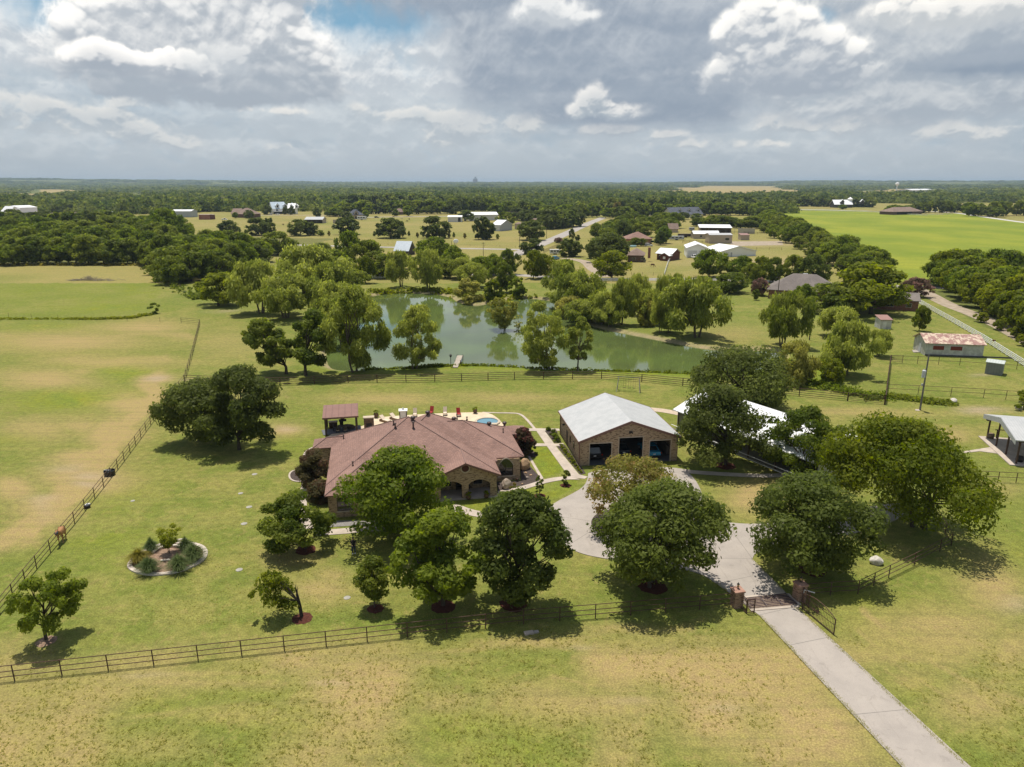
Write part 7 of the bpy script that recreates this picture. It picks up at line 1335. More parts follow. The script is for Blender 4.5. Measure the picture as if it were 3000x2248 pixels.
# ---------------------------------------------------------------- vehicles
def car(loc, rz, label, paint, kind='sedan', cat='car', name='parked_car', parts=True, plate=True):
    """front towards +x"""
    o = root(name, loc, rz, label, cat); L, Wd, H_ = {'sedan': (4.6, 1.8, 1.42), 'suv': (4.9, 1.95, 1.78), 'pickup': (5.6, 1.95, 1.85)}[kind]; h = L / 2
    low = [(-h, .35), (-h, .78), (-h + .05, .95), (h - 1.2, .95), (h - .15, .75), (h, .55), (h, .32)]
    cab = {'sedan': [(-h + .55, .94), (-h + 1.25, H_), (h - 2.1, H_), (h - 1.25, .94)], 'suv': [(-h + .05, .94), (-h + .35, H_), (h - 2.2, H_), (h - 1.35, .94)], 'pickup': [(-h + 2.1, .94), (-h + 2.3, H_), (h - 2.15, H_), (h - 1.45, .94)]}[kind]
    m = MB(); w = Wd / 2; n = len(low)
    m.add([(x, -w * (1 if z < .8 else .96), z) for x, z in low] + [(x, w * (1 if z < .8 else .96), z) for x, z in low], [tuple(range(n))[::-1], tuple(range(n, 2 * n))] + [(i, (i + 1) % n, (i + 1) % n + n, i + n) for i in range(n)])
    t = MB(); k = .74; t.add([(cab[0][0], -w * .93, cab[0][1]), (cab[1][0], -w * k, cab[1][1]), (cab[2][0], -w * k, cab[2][1]), (cab[3][0], -w * .93, cab[3][1]), (cab[0][0], w * .93, cab[0][1]), (cab[1][0], w * k, cab[1][1]), (cab[2][0], w * k, cab[2][1]), (cab[3][0], w * .93, cab[3][1])], [(0, 1, 2, 3), (7, 6, 5, 4), (1, 5, 6, 2), (0, 4, 5, 1), (3, 2, 6, 7)])
    if kind == 'pickup': m.box(-h + .08, -h + 1.95, -w * .93, -w * .82, .95, 1.15).box(-h + .08, -h + 1.95, w * .82, w * .93, .95, 1.15).box(-h + .02, -h + .1, -w * .93, w * .93, .95, 1.15)
    bo = m.build('body', paint, o); bv = bo.modifiers.new('bevel', 'BEVEL'); bv.width = .05; bv.segments = 2
    to = t.build('cabin', paint, o); bv = to.modifiers.new('bevel', 'BEVEL'); bv.width = .04; bv.segments = 2
    def glass(pts, nm):
        c = sum((Vector(p) for p in pts), Vector()) / 4; nrm = (Vector(pts[1]) - Vector(pts[0])).cross(Vector(pts[2]) - Vector(pts[0])).normalized()
        if nrm.dot(c - Vector((0, 0, 1))) < 0: nrm = -nrm
        MB().add([tuple(c + (Vector(p) - c) * .84 + nrm * .012) for p in pts], [(0, 1, 2, 3)]).build(nm, GLASS, to)
    v = t.v; glass([v[0], v[4], v[5], v[1]], 'rear_window'); glass([v[3], v[7], v[6], v[2]], 'windscreen'); glass([v[0], v[1], v[2], v[3]], 'side_window'); glass([v[4], v[5], v[6], v[7]], 'side_window')
    for x in (-h + .85, h - .95):
        for s in (-1, 1):
            wh = MB().tube((x, s * (w - .2), .33), (x, s * (w + .01), .33), .33, None, 14).build('wheel', plain('tyre', (.012, .012, .012), .9), o); MB().tube((x, s * (w + .0), .33), (x, s * (w + .02), .33), .2, None, 10).build('rim', plain('alloy', (.4, .4, .42), .3, .5, .8), wh)
    for s in (-1, 1):
        MB().box(-h - .015, -h + .05, s * w * .92 - .16, s * w * .92 + .02 if s < 0 else s * w * .92 + .0, .72, .9).build('tail_light', plain('red_lens', (.30, .012, .012), .2, .6), o); MB().box(h - .12, h - .0, s * w * .8 - .16, s * w * .8 + .16, .56, .70).build('headlight', plain('clear_lens', (.6, .6, .62), .15, .6), o)
    if plate: MB().box(-h - .02, -h - .005, -.17, .17, .62, .76).build('number_plate', OFFW, o)
    MB().box(-h - .04, -h + .1, -w * .9, w * .9, .38, .5).build('bumper', BLACKM if kind != 'pickup' else plain('chrome', (.5, .5, .5), .2, .5, .9), o); return o
def in_garage(x, y): c, s = math.cos(GRZ), math.sin(GRZ); return (GA.x + x * c - y * s, GA.y + x * s + y * c, .09)
BLK = plain('black_car_paint', (.006, .006, .008), .35, .25); NAVY = plain('navy_car_paint', (.012, .018, .032), .18, .6); BLUE = plain('blue_car_paint', (.03, .27, .46), .25, .6)
car(in_garage(2.3, 3.7), GRZ + RD(90), 'black estate car with red tail lights in the left garage bay', BLK, 'suv'); car(in_garage(6.4, 4.2), GRZ + RD(90), 'dark sedan parked in the middle garage bay', NAVY, 'sedan'); car(in_garage(10.2, 3.1), GRZ + RD(90), 'turquoise blue classic car in the right garage bay', BLUE, 'sedan')
def motorbike():
    x, y, z = in_garage(11.25, 3.6); o = root('motorbike', (x, y, z), GRZ + RD(60), 'dark motorbike beside the blue car in the right garage bay', 'motorbike')
    for q in (-.7, .7): w = MB().tube((q, -.06, .31), (q, .06, .31), .31, None, 16).build('wheel', MATS['tyre'], o); MB().tube((q, -.065, .31), (q, .065, .31), .18, None, 10).build('rim', MATS['alloy'], w)
    MB().tube((-.7, 0, .31), (0, 0, .55), .05).tube((.7, 0, .31), (.42, 0, .95), .04).tube((.42, 0, .9), (-.3, 0, .7), .06).box(-.2, .25, -.14, .14, .28, .62).build('frame', BLACKM, o); MB().ball((.12, 0, .82), (.3, .15, .14), 10, 6).build('tank', BLK, o, True); MB().box(-.75, -.12, -.13, .13, .74, .84).build('seat', BLACKM, o); MB().tube((.4, -.36, 1.05), (.4, .36, 1.05), .02).build('handlebar', MATS['alloy'], o); MB().ball((.55, 0, .9), .1, 8, 6).build('headlight', MATS['clear_lens'], o, True)
motorbike()
car(P(1628, 761), RD(60), 'small blue car parked beside the white trailer by the oak', BLUE, 'suv', plate=False); car(P(2034, 757), RD(100), 'white pickup in front of the tall white garage', WHITE, 'pickup', 'pickup', plate=False); car(P(813, 630), RD(5), 'white car parked before the farmhouse porch', WHITE, 'sedan', plate=False)
car(P(792, 630), RD(20), 'silver car left of the farmhouse porch', MATS['alloy'], 'sedan', plate=False); car(P(658, 645), RD(10), 'white pickup on the weeds right of the rusty container', WHITE, 'pickup', 'pickup', plate=False); car(P(1104, 639), RD(0), 'dark car at the bend of the ranch road', NAVY, 'suv', plate=False); car(P(1900, 722), RD(0), 'pale utility cart right of the brown roofed brick house', OFFW, 'suv', plate=False)
def trailer(px, py, rz, label, L, w, h, m, cat='trailer', win=True):
    o = root('trailer', P(px, py), rz, label, cat); b = MB().box(-L / 2, L / 2, -w / 2, w / 2, .5, h).build('body', m, o); bv = b.modifiers.new('bevel', 'BEVEL'); bv.width = .12; bv.segments = 2
    if win:
        for i in range(3): MB().box(-L * .38 + i * L * .27, -L * .22 + i * L * .27, -w / 2 - .02, -w / 2 + .01, h * .55, h * .82).build('window', GLASS, b)
    for s in (-1, 1):
        for x in (-.45, .45): MB().tube((x, s * (w / 2 - .2), .36), (x, s * (w / 2 + .02), .36), .36, None, 12).build('wheel', MATS['tyre'], o)
    MB().tube((L / 2, 0, .55), (L / 2 + 1.2, 0, .5), .06).build('tow_bar', BLACKM, o)
trailer(1626, 746, RD(0), 'white horse trailer left of the small blue car', 5.5, 2.2, 2.6, OFFW); trailer(1060, 645, RD(5), 'cream motor home at the bend of the ranch road', 9, 2.5, 3.6, OFFW, 'motor home'); trailer(1982, 704, RD(0), 'pale livestock trailer at the left side of the tan stable', 9, 2.3, 2.6, GREYW); trailer(2008, 696, RD(0), 'dark flatbed load behind the livestock trailer', 10, 2.3, 2.4, DARKBR); trailer(2026, 676, RD(0), 'grey tractor shape at the left end of the long barn', 4, 2.2, 2.4, GREYW)
# ---------------------------------------------------------------- poles
def pole(px, py, top, label, r=.14, light=False, trans=False, arm=False, lean=0, m=None):
    g = P(px, py); h = Hat(top, g.y); o = root('utility_pole', g, 0, label, 'pole', 'poles'); MB().tube((0, 0, -.3), (lean, 0, h), r, r * .72, 8).build('post', m or mat('pole_wood', (.12, .095, .075), (.07, .055, .045), 1, .1, scale=2), o)
    if trans:
        MB().tube((-.38, -.1, h * .60), (-.38, -.1, h * .60 + 1.1), .28, None, 12).lathe([(.28, h * .60 + 1.1), (.1, h * .6 + 1.22), (.05, h * .6 + 1.4)], 8, (-.38, -.1)).build('transformer', plain('pale_grey_can', (.48, .50, .52), .5), o); MB().box(-.4, -.2, -.12, .12, h * .45, h * .45 + .3).build('meter_box', GREYW, o)
    if arm: MB().box(-.9, .9, -.06, .06, h - .55, h - .42).build('cross_arm', PIPE, o); MB().lathe([(.05, h - .42), (.07, h - .3), (.02, h - .2)], 6, (-.8, 0)).lathe([(.05, h - .42), (.07, h - .3), (.02, h - .2)], 6, (.8, 0)).build('insulator', GREYW, o)
    if light: MB().tube((0, 0, h - .3), (1.1, 0, h), .05).ball((1.3, 0, h - .02), (.3, .18, .12), 8, 5).build('lamp_arm', GREYW, o)
pole(2695, 1202, 1040, 'tall grey pole with a transformer can in front of the paddock', .15, False, True, m=mat('grey_pole', (.20, .19, .18), (.13, .12, .115), .9, .1))
structure('pole_pad', sheet(G2([(2681, 1200), (2695, 1200), (2694, 1205), (2682, 1204)]), .05, .05), CONC2)
for a in ((2277, 881, 810, 'dark pole at the left side of the grey roofed house'), (2371, 997, 878, 'dark pole on the lawn beside the open round tree'), (1416, 752, 710, 'pole with a small box beyond the cross road'), (1522, 729, 678, 'pole left of the country road crossing'), (1601, 699, 655, 'pole beside the oak left of the country road'), (1651, 672, 640, 'light pole left of the country road'), (1701, 655, 620, 'pole near the end of the country road'), (1735, 640, 615, 'slim pole at the end of the country road'), (1811, 638, 610, 'light pole in the village right of the road'), (647, 696, 672, 'pole at the left end of the field oaks'), (768, 696, 680, 'pole in front of the merged oaks'), (17, 641, 617, 'dark pole at the far left yard'), (276, 624, 608, 'pole on the far left pasture'), (315, 623, 608, 'second pole on the far left pasture'), (1323, 720, 705, 'short pole by the satellite dish'), (1331, 720, 704, 'short pole holding the satellite dish'), (1412, 631, 608, 'pole behind the long white barn'), (1225, 631, 606, 'pole by the ranch road belt')):
    pole(*a, arm='near' not in a[3] and 'short' not in a[3], light='light' in a[3])
def dish():
    g = P(1336, 720); o = root('satellite_dish', g, 0, 'white satellite dish beside the cross road', 'satellite dish'); MB().tube((0, 0, 0), (0, 0, 2.2), .08).build('mast', GREYW, o); MB().ball((0, -.2, 2.5), (1.5, .35, 1.3), 12, 8).build('bowl', WHITE, o, True)
dish()
# ---------------------------------------------------------------- patio behind the house
CREAM = plain('cream_cushion', (.62, .52, .40), .9); REDC = plain('red_cushion', (.30, .022, .020), .8); WICK = plain('wicker', (.23, .15, .085), .9); CLAY = mat('brown_glaze', (.13, .075, .045), (.09, .05, .03), .5, .4)
def lounger(px, py, rz, label):
    o = root('sun_lounger', P(px, py, .08), RD(rz), label, 'sun lounger', 'loungers on the patio'); MB().box(-.9, 1.0, -.36, .36, 0, .3).build('base', WICK, o); MB().box(-.25, .98, -.34, .34, .302, .40).slab([(-.24, .31), (-.95, .82), (-.89, .90), (-.2, .40)], -.34, .34).build('cushion', CREAM, o)
lounger(1128, 1236, -38, 'cream cushioned wicker lounger nearer the stone pillar'); lounger(1158, 1230, -38, 'cream cushioned wicker lounger nearer the white grill cabinet')
def lounge_chair(px, py, rz, label, m):
    o = root('patio_chair', P(px, py, .08), RD(rz), label, 'chair', 'high backed patio chairs'); f = MB()
    for x in (-.3, .3):
        for y in (-.38, .35): f.tube((x, y, 0), (x, y, .36), .025, None, 6)
        f.tube((x, -.38, .36), (x, .35, .36), .025, None, 6); f.tube((x, -.3, .6), (x, .3, .6), .02, None, 6); f.tube((x, -.3, .36), (x, -.3, .6), .02, None, 6)
    f.build('frame', BLACKM, o); MB().box(-.29, .29, -.42, .34, .36, .47).build('seat', m, o); MB().slabx([(.30, .46), (.62, 1.22), (.72, 1.18), (.42, .44)], -.29, .29).build('backrest', m, o)
lounge_chair(1216, 1221, 5, 'cream patio chair just right of the white grill cabinet', CREAM); lounge_chair(1263, 1215, -10, 'red patio chair half hidden by the roof peak', REDC); lounge_chair(1304, 1217, 4, 'cream patio chair between the two red ones', CREAM); lounge_chair(1344, 1220, 12, 'red patio chair standing clear on the patio', REDC)
def pot(px, py, s, label, leafy=True):
    o = root('plant_pot', P(px, py, .08), 0, label, 'plant pot', 'plant pots'); MB().lathe([(.2 * s, 0), (.34 * s, .2 * s), (.38 * s, .42 * s), (.28 * s, .62 * s), (.32 * s, .68 * s)], 14).build('pot', CLAY, o, True)
    if leafy: V, a, b, C, rb = crown_geo(int(px), .8 * s, .6 * s, 1.15 * s, 'dome', 10, 160, .09, 0, 0, 0, (.3, .45)); me = quads_mesh('plant', V, a, b, LEAF['bright']); c = bpy.data.objects.new('plant', me); COL.objects.link(c); c.parent = o
pot(1392, 1211, .95, 'tall brown plant pot on the patio edge'); pot(1102, 1224, 1.1, 'dark plant pot behind the cream loungers'); pot(1373, 1464, .8, 'plant pot at the left side of the porch arch'); pot(1425, 1459, .8, 'plant pot at the right side of the porch arch'); pot(1515, 1409, .5, 'small pot at the corner below the arched window', False)
def grill():
    o = root('grill_cabinet', P(1182, 1232, .08), RD(8), 'white patio cabinet with dark corner posts and a lamp on top', 'cabinet'); MB().box(-.5, .5, -.45, .45, .05, 1.55).build('panel', OFFW, o); f = MB()
    for x in (-.52, .52):
        for y in (-.47, .47): f.box(x - .06, x + .06, y - .06, y + .06, 0, 1.6)
    f.build('frame', DARKBR, o); MB().box(-.66, .66, -.6, .6, 1.6, 1.72).build('top', WHITE, o); MB().lathe([(.2, 1.72), (.2, 1.8), (.08, 1.86), (.1, 2.0), (.02, 2.06)], 10).build('lamp', GREYW, o)
grill()
def stone_pillar():
    o = root('stone_fireplace', P(1082, 1257, .08), RD(11), 'brown stone fireplace pillar with a pale cap on the patio', 'fireplace'); MB().box(-.72, .72, -.4, .4, 0, 1.75).build('stonework', brick_mat('field_stone', (.17, .11, .075, 1), (.10, .065, .05, 1), (.22, .17, .13, 1), (.05, .035, .03, 1), .45, .22), o); MB().box(-.8, .8, -.48, .48, 1.752, 1.9).build('cap', STONE, o); MB().box(-.4, .4, -.43, -.41, .4, 1.0).build('firebox', DARKIN, o)
stone_pillar()
def spa():
    g = P(1428, 1238, .08); o = root('round_spa', g, 0, 'round plunge pool with blue water sunk in the patio', 'pool'); mb = MB(); n = 28
    for r0, r1, z0, z1 in ((1.95, 1.95, .0, .22), (1.95, 1.6, .22, .22), (1.6, 1.6, .22, .05)):
        mb.add([(r0 * math.cos(6.283 * i / n), r0 * math.sin(6.283 * i / n), z0) for i in range(n)] + [(r1 * math.cos(6.283 * i / n), r1 * math.sin(6.283 * i / n), z1) for i in range(n)], [(i, (i + 1) % n, n + (i + 1) % n, n + i) for i in range(n)])
    mb.build('rim', STONE, o); MB().add([(1.6 * math.cos(6.283 * i / n), 1.6 * math.sin(6.283 * i / n), .13) for i in range(n)], [tuple(range(n))]).build('water', plain('pool_water', (.13, .26, .32), .08, .6), o); MB().box(.7, 1.5, -2.3, -1.6, 0, .5).build('step_block', STONE, o)
spa()
def pergola():
    g = P(956, 1276, .09); o = root('pergola', g, RD(12), 'brown pergola with a metal roof over dark outdoor furniture', 'pergola'); w, d = 4.3, 3.9
    for x in (.0, w):
        for y in (.0, d): MB().box(x - .13, x + .13, y - .13, y + .13, 0, 2.45).build('post', DARKBR, o)
    b = MB().box(-.3, w + .3, -.1, .1, 2.452, 2.72).box(-.3, w + .3, d - .1, d + .1, 2.452, 2.9); b.build('beam', DARKBR, o)
    MB().slabx([(-.6, 2.72), (d + .6, 3.08), (d + .6, 3.18), (-.6, 2.82)], -.35, w + .35).build('roof', PERGR, o)
    s = MB(); s.box(-.37, w + .37, -.66, -.602, 2.6, 2.84); s.build('fascia', BROWN, o)
pergola()
def at_pergola(x, y): c, s = math.cos(RD(12)), math.sin(RD(12)); g = P(956, 1276, .09); return (g.x + x * c - y * s, g.y + x * s + y * c, .09)
o = root('dining_table', at_pergola(2.5, 1.6), RD(12), 'dark outdoor dining table under the pergola', 'table'); MB().box(-.9, .9, -.5, .5, .7, .76).build('tabletop', DARKBR, o)
for x in (-.8, .8):
    for y in (-.4, .4): MB().box(x - .04, x + .04, y - .04, y + .04, 0, .7).build('leg', DARKBR, o)
for x, y, r, lab in ((1.6, .75, 12, 'dark chair at the near left of the pergola table'), (2.7, .75, 12, 'dark chair at the near right of the pergola table'), (2.1, 2.5, 190, 'dark chair on the far side of the pergola table'), (1.2, 1.7, -80, 'dark chair at the left end of the pergola table')):
    o = root('dining_chair', at_pergola(x, y), RD(r), lab, 'chair', 'chairs under the pergola'); MB().box(-.25, .25, -.25, .25, .4, .47).build('seat', CREAM if r == 12 else BLACKM, o); MB().box(-.25, .25, -.28, -.22, .47, 1.05).build('backrest', BLACKM, o)
    for sx in (-.22, .22):
        for sy in (-.22, .22): MB().box(sx - .025, sx + .025, sy - .025, sy + .025, 0, .4).build('leg', BLACKM, o)
o = root('outdoor_kitchen', at_pergola(.9, 3.3), RD(12), 'dark kitchen counter with a pale top at the back of the pergola', 'counter'); MB().box(-.6, .6, -.3, .3, 0, .9).build('cabinet', DARKBR, o); MB().box(-.68, .68, -.36, .36, .9, .97).build('counter_top', STONE, o)
o = root('patio_heater', at_pergola(2.3, 3.0), RD(12), 'dark cross shaped stand behind the pergola table', 'stand'); MB().box(-.08, .08, -.08, .08, 0, 1.5).box(-.55, .55, -.06, .06, .95, 1.3).box(-.3, .3, -.07, .07, 1.3, 1.5).build('frame', BLACKM, o)
# ---------------------------------------------------------------- planting bed on the left lawn
def flower_bed():
    c = P(491, 1640); out = [P(*q) for q in ((372, 1656), (374, 1668), (394, 1680), (430, 1687.5), (470, 1688), (520, 1680), (570, 1662), (604, 1640), (611, 1620), (603, 1605), (585, 1596), (560, 1591), (520, 1589), (480, 1592), (440, 1605), (405, 1622), (384, 1640))]
    pts = smooth_poly([tuple(q[:2]) for q in out], 2); cx = sum(q[0] for q in pts) / len(pts); cy = sum(q[1] for q in pts) / len(pts)
    inn = [(cx + (x - cx) * (1 - .42 / math.hypot(x - cx, y - cy)), cy + (y - cy) * (1 - .42 / math.hypot(x - cx, y - cy))) for x, y in pts]; n = len(pts)
    o = root('flower_bed', (cx, cy, 0), 0, 'oval raised flower bed with a pale concrete rim on the left lawn', 'flower bed'); m = MB(); L_ = lambda S_, z: [(x - cx, y - cy, z) for x, y in S_]
    m.add(L_(pts, -.05) + L_(pts, .14) + L_(inn, .14) + L_(inn, .02), [(k_ * n + i, k_ * n + (i + 1) % n, (k_ + 1) * n + (i + 1) % n, (k_ + 1) * n + i) for k_ in range(3) for i in range(n)]); m.build('rim', mat('kerb_concrete', (.60, .52, .45), (.50, .43, .37), .9, .2, scale=1.5), o)
    MB().add([(x - cx, y - cy, .05) for x, y in inn] + [(.0, .0, .35)], [(i, (i + 1) % n, n) for i in range(n)]).build('soil', SOIL, o)
    for pth, r in ((((449, 1627), (462, 1615), (490, 1608), (515, 1606), (535, 1610), (546, 1618)), .13), (((471, 1652), (485, 1650), (500, 1649)), .1), (((514, 1592), (530, 1589), (548, 1589)), .11)):
        w = MB(); q = smooth_poly([tuple(P(*a)[:2]) for a in pth], 1, False); rr = random.Random(3)
        w.path([(x - cx, y - cy, .32 + rr.uniform(-.02, .02)) for x, y in q], [r * rr.uniform(.85, 1.15) for _ in q], 7); w.build('stone_edge', mat('white_stone', (.68, .62, .52), (.52, .46, .37), .9, .2, scale=3), o)
    return cx, cy
flower_bed()
def bunch_grass(px, py, w, h, kind, label):
    r = np.random.RandomState(int(px)); n = 700; an = r.rand(n) * 6.28; rad = r.rand(n) ** .7; base = np.stack([np.cos(an), np.sin(an), np.zeros(n)], 1) * (rad * w * .14)[:, None]
    out = np.stack([np.cos(an), np.sin(an), np.zeros(n)], 1); hh = h * (1.05 - .55 * rad ** 1.5) * r.uniform(.8, 1.1, n); V = []; t = r.rand(n); side = np.stack([-np.sin(an), np.cos(an), np.zeros(n)], 1) * .018
    p1 = base + out * (rad * w * .22)[:, None] + np.array([0, 0, 1]) * (hh * .75)[:, None]; p2 = base + out * (rad * w * .5)[:, None] + np.array([0, 0, 1]) * (hh * (1 - .45 * rad))[:, None]
    Vq = np.concatenate([np.stack([base - side, base + side, p1 + side * .8, p1 - side * .8], 1), np.stack([p1 - side * .8, p1 + side * .8, p2 + side * .2, p2 - side * .2], 1)]).reshape(-1, 3)
    g = P(px, py, .1); me = quads_mesh('ornamental_grass', Vq, np.concatenate([t, t]), np.concatenate([t, t]), LEAF[kind]); o = bpy.data.objects.new('ornamental_grass', me); COL.objects.link(o); o.location = g; tag(o, label, 'ornamental grass', 'grass clumps in the flower bed')
bunch_grass(437, 1676, 2.46, 1.60, 'grass', 'green grass clump at the front left of the flower bed'); bunch_grass(526, 1671, 2.46, 1.75, 'grass', 'green grass clump at the front right of the flower bed'); bunch_grass(570, 1640, 2.69, 1.80, 'grass', 'largest green grass clump at the right end of the flower bed'); bunch_grass(545, 1612, 1.7, 1.5, 'grass', 'green grass clump behind the largest one at the right'); bunch_grass(444, 1617, 1.6, 1.6, 'grass', 'green grass clump at the back left of the flower bed'); bunch_grass(407, 1647, 2.3, 1.5, 'gold', 'golden yellow grass clump at the left end of the flower bed')
# ---------------------------------------------------------------- small things
def boulder(px, py, w, d, h, label, m, seed):
    r = random.Random(seed); mb = MB().ball((0, 0, h * .38), (w / 2, d / 2, h * .62), 14, 9); g = P(px, py); ph = [r.uniform(0, 6) for _ in range(6)]
    mb.v = [(x * (1 + .14 * math.sin(3 * y / d * 2 + ph[0]) + .1 * math.sin(5 * z / h + ph[1])), y * (1 + .14 * math.sin(4 * x / w * 2 + ph[2])), z * (1 + .12 * math.sin(5 * x / w + 3 * y / d + ph[3]))) for x, y, z in mb.v]
    o = mb.build('boulder', m, None, False); o.location = g; o.rotation_euler = (0, 0, r.uniform(0, 6)); bv = o.modifiers.new('d', 'DISPLACE'); tx = bpy.data.textures.new('rock', 'CLOUDS'); tx.noise_scale = .5; bv.texture = tx; bv.strength = .12 * w; bv.mid_level = .5; sb = o.modifiers.new('s', 'SUBSURF'); sb.levels = 1; sb.render_levels = 1; o.modifiers.move(1, 0); tag(o, label, 'boulder', 'landscape boulders')
TANR = mat('tan_rock', (.50, .34, .20), (.36, .24, .14), .9, .2, scale=2.5, bump=.4); GREYR = mat('grey_rock', (.42, .35, .28), (.26, .20, .15), .9, .2, scale=3, bump=.4); WHR = mat('white_rock', (.62, .58, .52), (.42, .38, .33), .9, .2, scale=2.5, bump=.4)
boulder(1537, 1375, 1.5, 1.2, 1.35, 'big tan boulder standing against the house corner', TANR, 1); boulder(1484, 1430, 1.5, 1.1, 1.15, 'rounded grey boulder below the arched window', GREYR, 2); boulder(1543, 1402, .5, .4, .28, 'small brown stone in the dark gravel bed', GREYR, 3); boulder(1540, 1387, .45, .3, .2, 'small pale stone below the big tan boulder', TANR, 4); boulder(1555, 1394, .35, .3, .2, 'tiny pale stone near the walk in the dark bed', TANR, 5); boulder(1530, 1420, .3, .3, .2, 'tiny stone beside the front walk', TANR, 11)
boulder(2566, 1652, 1.35, .95, .75, 'white boulder on the grass inside the pipe fence', WHR, 6); boulder(2792, 1181, 1.3, 1.2, .8, 'white rocks at the end of the weedy ditch', WHR, 7); boulder(1024, 1256, 1.7, .8, .8, 'dark rock behind the pergola', plain('dark_rock', (.10, .075, .06), .9), 8); boulder(2985, 1200, 1.2, .8, .7, 'white rocks at the right edge bed', WHR, 9)
for i, (px, py, s) in enumerate([(1621, 1276, .85), (1626, 1286, .75), (1632, 1294, .78), (1607, 1262, .6)]):
    V, a, b, C, rb = crown_geo(300 + i, 1.3 * s, 0, 1.1 * s, 'dome', 16, 900, .08, 0, 0, 0, (.25, .4)); me = quads_mesh('garden_shrub', V, a, b, LEAF['pecan' if i else 'oak']); o = bpy.data.objects.new('garden_shrub', me); COL.objects.link(o); o.location = P(px, py); tag(o, ['dark round shrub at the back corner of the garage bed', 'middle light shrub of the back garage bed', 'light shrub beside the garage side door', 'thin yellow shrub at the end of the garage path'][i], 'shrub', 'shrubs in the back garage bed')
for i in range(12):
    t = i / 11; q = (1645 + 57 * t ** 1.0, 1312 + 74 * t); s = .62 if i < 8 else .4; V, a, b, C, rb = crown_geo(330 + i, 1.05 * s, 0, .85 * s, 'dome', 12, 500, .07, 0, 0, 0, (.25, .4)); me = quads_mesh('clipped_shrub', V, a, b, LEAF['bright']); o = bpy.data.objects.new('clipped_shrub', me); COL.objects.link(o); o.location = P(*q); tag(o, 'small clipped green shrub in the row along the garage side wall', 'shrub', 'clipped shrubs along the garage wall')
V, a, b, C, rb = crown_geo(361, 1.6, 0, 1.3, 'dome', 16, 1200, .09); me = quads_mesh('garden_shrub', V, a, b, LEAF['oak']); o = bpy.data.objects.new('garden_shrub', me); COL.objects.link(o); o.location = P(1558, 1330); tag(o, 'dark low shrub under the red crape myrtle', 'shrub')
def tank():
    o = root('water_tank', P(322, 1392), 0, 'round black stock tank against the diagonal pipe fence', 'water tank'); n = 20; m = MB(); R_ = .66
    prof = [(R_ * .92, 0), (R_, .62), (R_ * .93, .62), (R_ * .86, .1)]
    for i in range(3): m.add([(prof[i][0] * math.cos(6.283 * k_ / n), prof[i][0] * math.sin(6.283 * k_ / n), prof[i][1]) for k_ in range(n)] + [(prof[i + 1][0] * math.cos(6.283 * k_ / n), prof[i + 1][0] * math.sin(6.283 * k_ / n), prof[i + 1][1]) for k_ in range(n)], [(k_, (k_ + 1) % n, n + (k_ + 1) % n, n + k_) for k_ in range(n)])
    m.build('shell', BLACKM, o, True); MB().add([(.58 * math.cos(6.283 * k_ / n), .58 * math.sin(6.283 * k_ / n), .42) for k_ in range(n)], [tuple(range(n))]).build('water', plain('tank_water', (.02, .025, .025), .05, .6), o); MB().box(-.64, .2, -.05, .05, .62, .68).build('float_bar', GREYW, o)
tank()
def feeder():
    o = root('feed_tub', P(256, 1488), RD(50), 'dark feed tub with white sacks leaning on the diagonal fence', 'feed tub'); MB().lathe([(.3, 0), (.36, .28), (.33, .28), (.27, .08)], 14).build('tub', BLACKM, o); MB().ball((.08, .05, .33), (.30, .19, .16), 10, 7).ball((.2, -.08, .42), (.15, .12, .1), 8, 6).build('sack', plain('white_sack', (.70, .68, .66), .5), o, True)
feeder()
for i, (px, py, r, lab) in enumerate([(746, 1390, .42, 'pale round utility cover nearest the twin oaks'), (705, 1446, .36, 'pale round utility cover left of the left house walk'), (730, 1486, .42, 'pale utility cover above the low spreading tree'), (715, 1535, .42, 'tan utility cover beside the low spreading tree'), (701, 1670, .4, 'grey pitted cover between flower bed and broken tree'), (389, 1468, .3, 'small white cover by the diagonal fence'), (1017, 1752, .38, 'grey round cover left of the slim young tree'), (1336, 1507, .35, 'small green cover beside the porch walk')]):
    r *= .8; m = MB().lathe([(r, 0), (r, .03), (r * .85, .045), (.01, .05)], 14); o = m.build('utility_cover', mat('cover_concrete', (.36, .34, .30), (.27, .26, .22), .9, .2, scale=5)); o.location = P(px, py); tag(o, lab, 'cover', 'utility covers on the lawn')
o = root('valve_box', P(1552, 1856), RD(15), 'pale concrete valve box in the shade at the foreground fence', 'valve box'); MB().box(-.45, .3, -.2, .2, 0, .14).build('box', CONC2, o); MB().box(.35, .75, -.15, .15, 0, .1).build('lid', CONC, o)
def swing():
    a, b = P(1807, 1144), P(1875, 1148); o = root('swing_set', a, 0, 'grey A frame swing set on the lawn before the pond fence', 'swing set'); d = b - a; u = d.normalized(); n = Vector((-u.y, u.x, 0)); h = 2.5; m = MB(); up = Vector((0, 0, h)); A = u * .25 + up; B = d - u * .25 + up
    for q, f in ((A, Vector()), (B, d)):
        for s in (-1, 1): m.tube(q, f + n * s * 1.1, .06, None, 6)
        m.tube(q * .5 + (f - n * 1.1) * .5, q * .5 + (f + n * 1.1) * .5, .035, None, 6)
    m.build('frame', mat('weathered_timber', (.36, .33, .30), (.27, .245, .22), .9, .2), o); MB().tube(A - u * .3, B + u * .3, .075, None, 8).build('top_beam', plain('dark_beam', (.10, .09, .085), .8), o)
    for t in (.3, .55, .78):
        s = A.lerp(B, t); st = MB().box(s.x - .22, s.x + .22, s.y - .09, s.y + .09, .55, .6).build('seat', PIPE, o); MB().tube((s.x - .2, s.y, .6), (s.x - .2, s.y, h), .012, None, 5).tube((s.x + .2, s.y, .6), (s.x + .2, s.y, h), .012, None, 5).build('chain', PIPE, st)
swing()
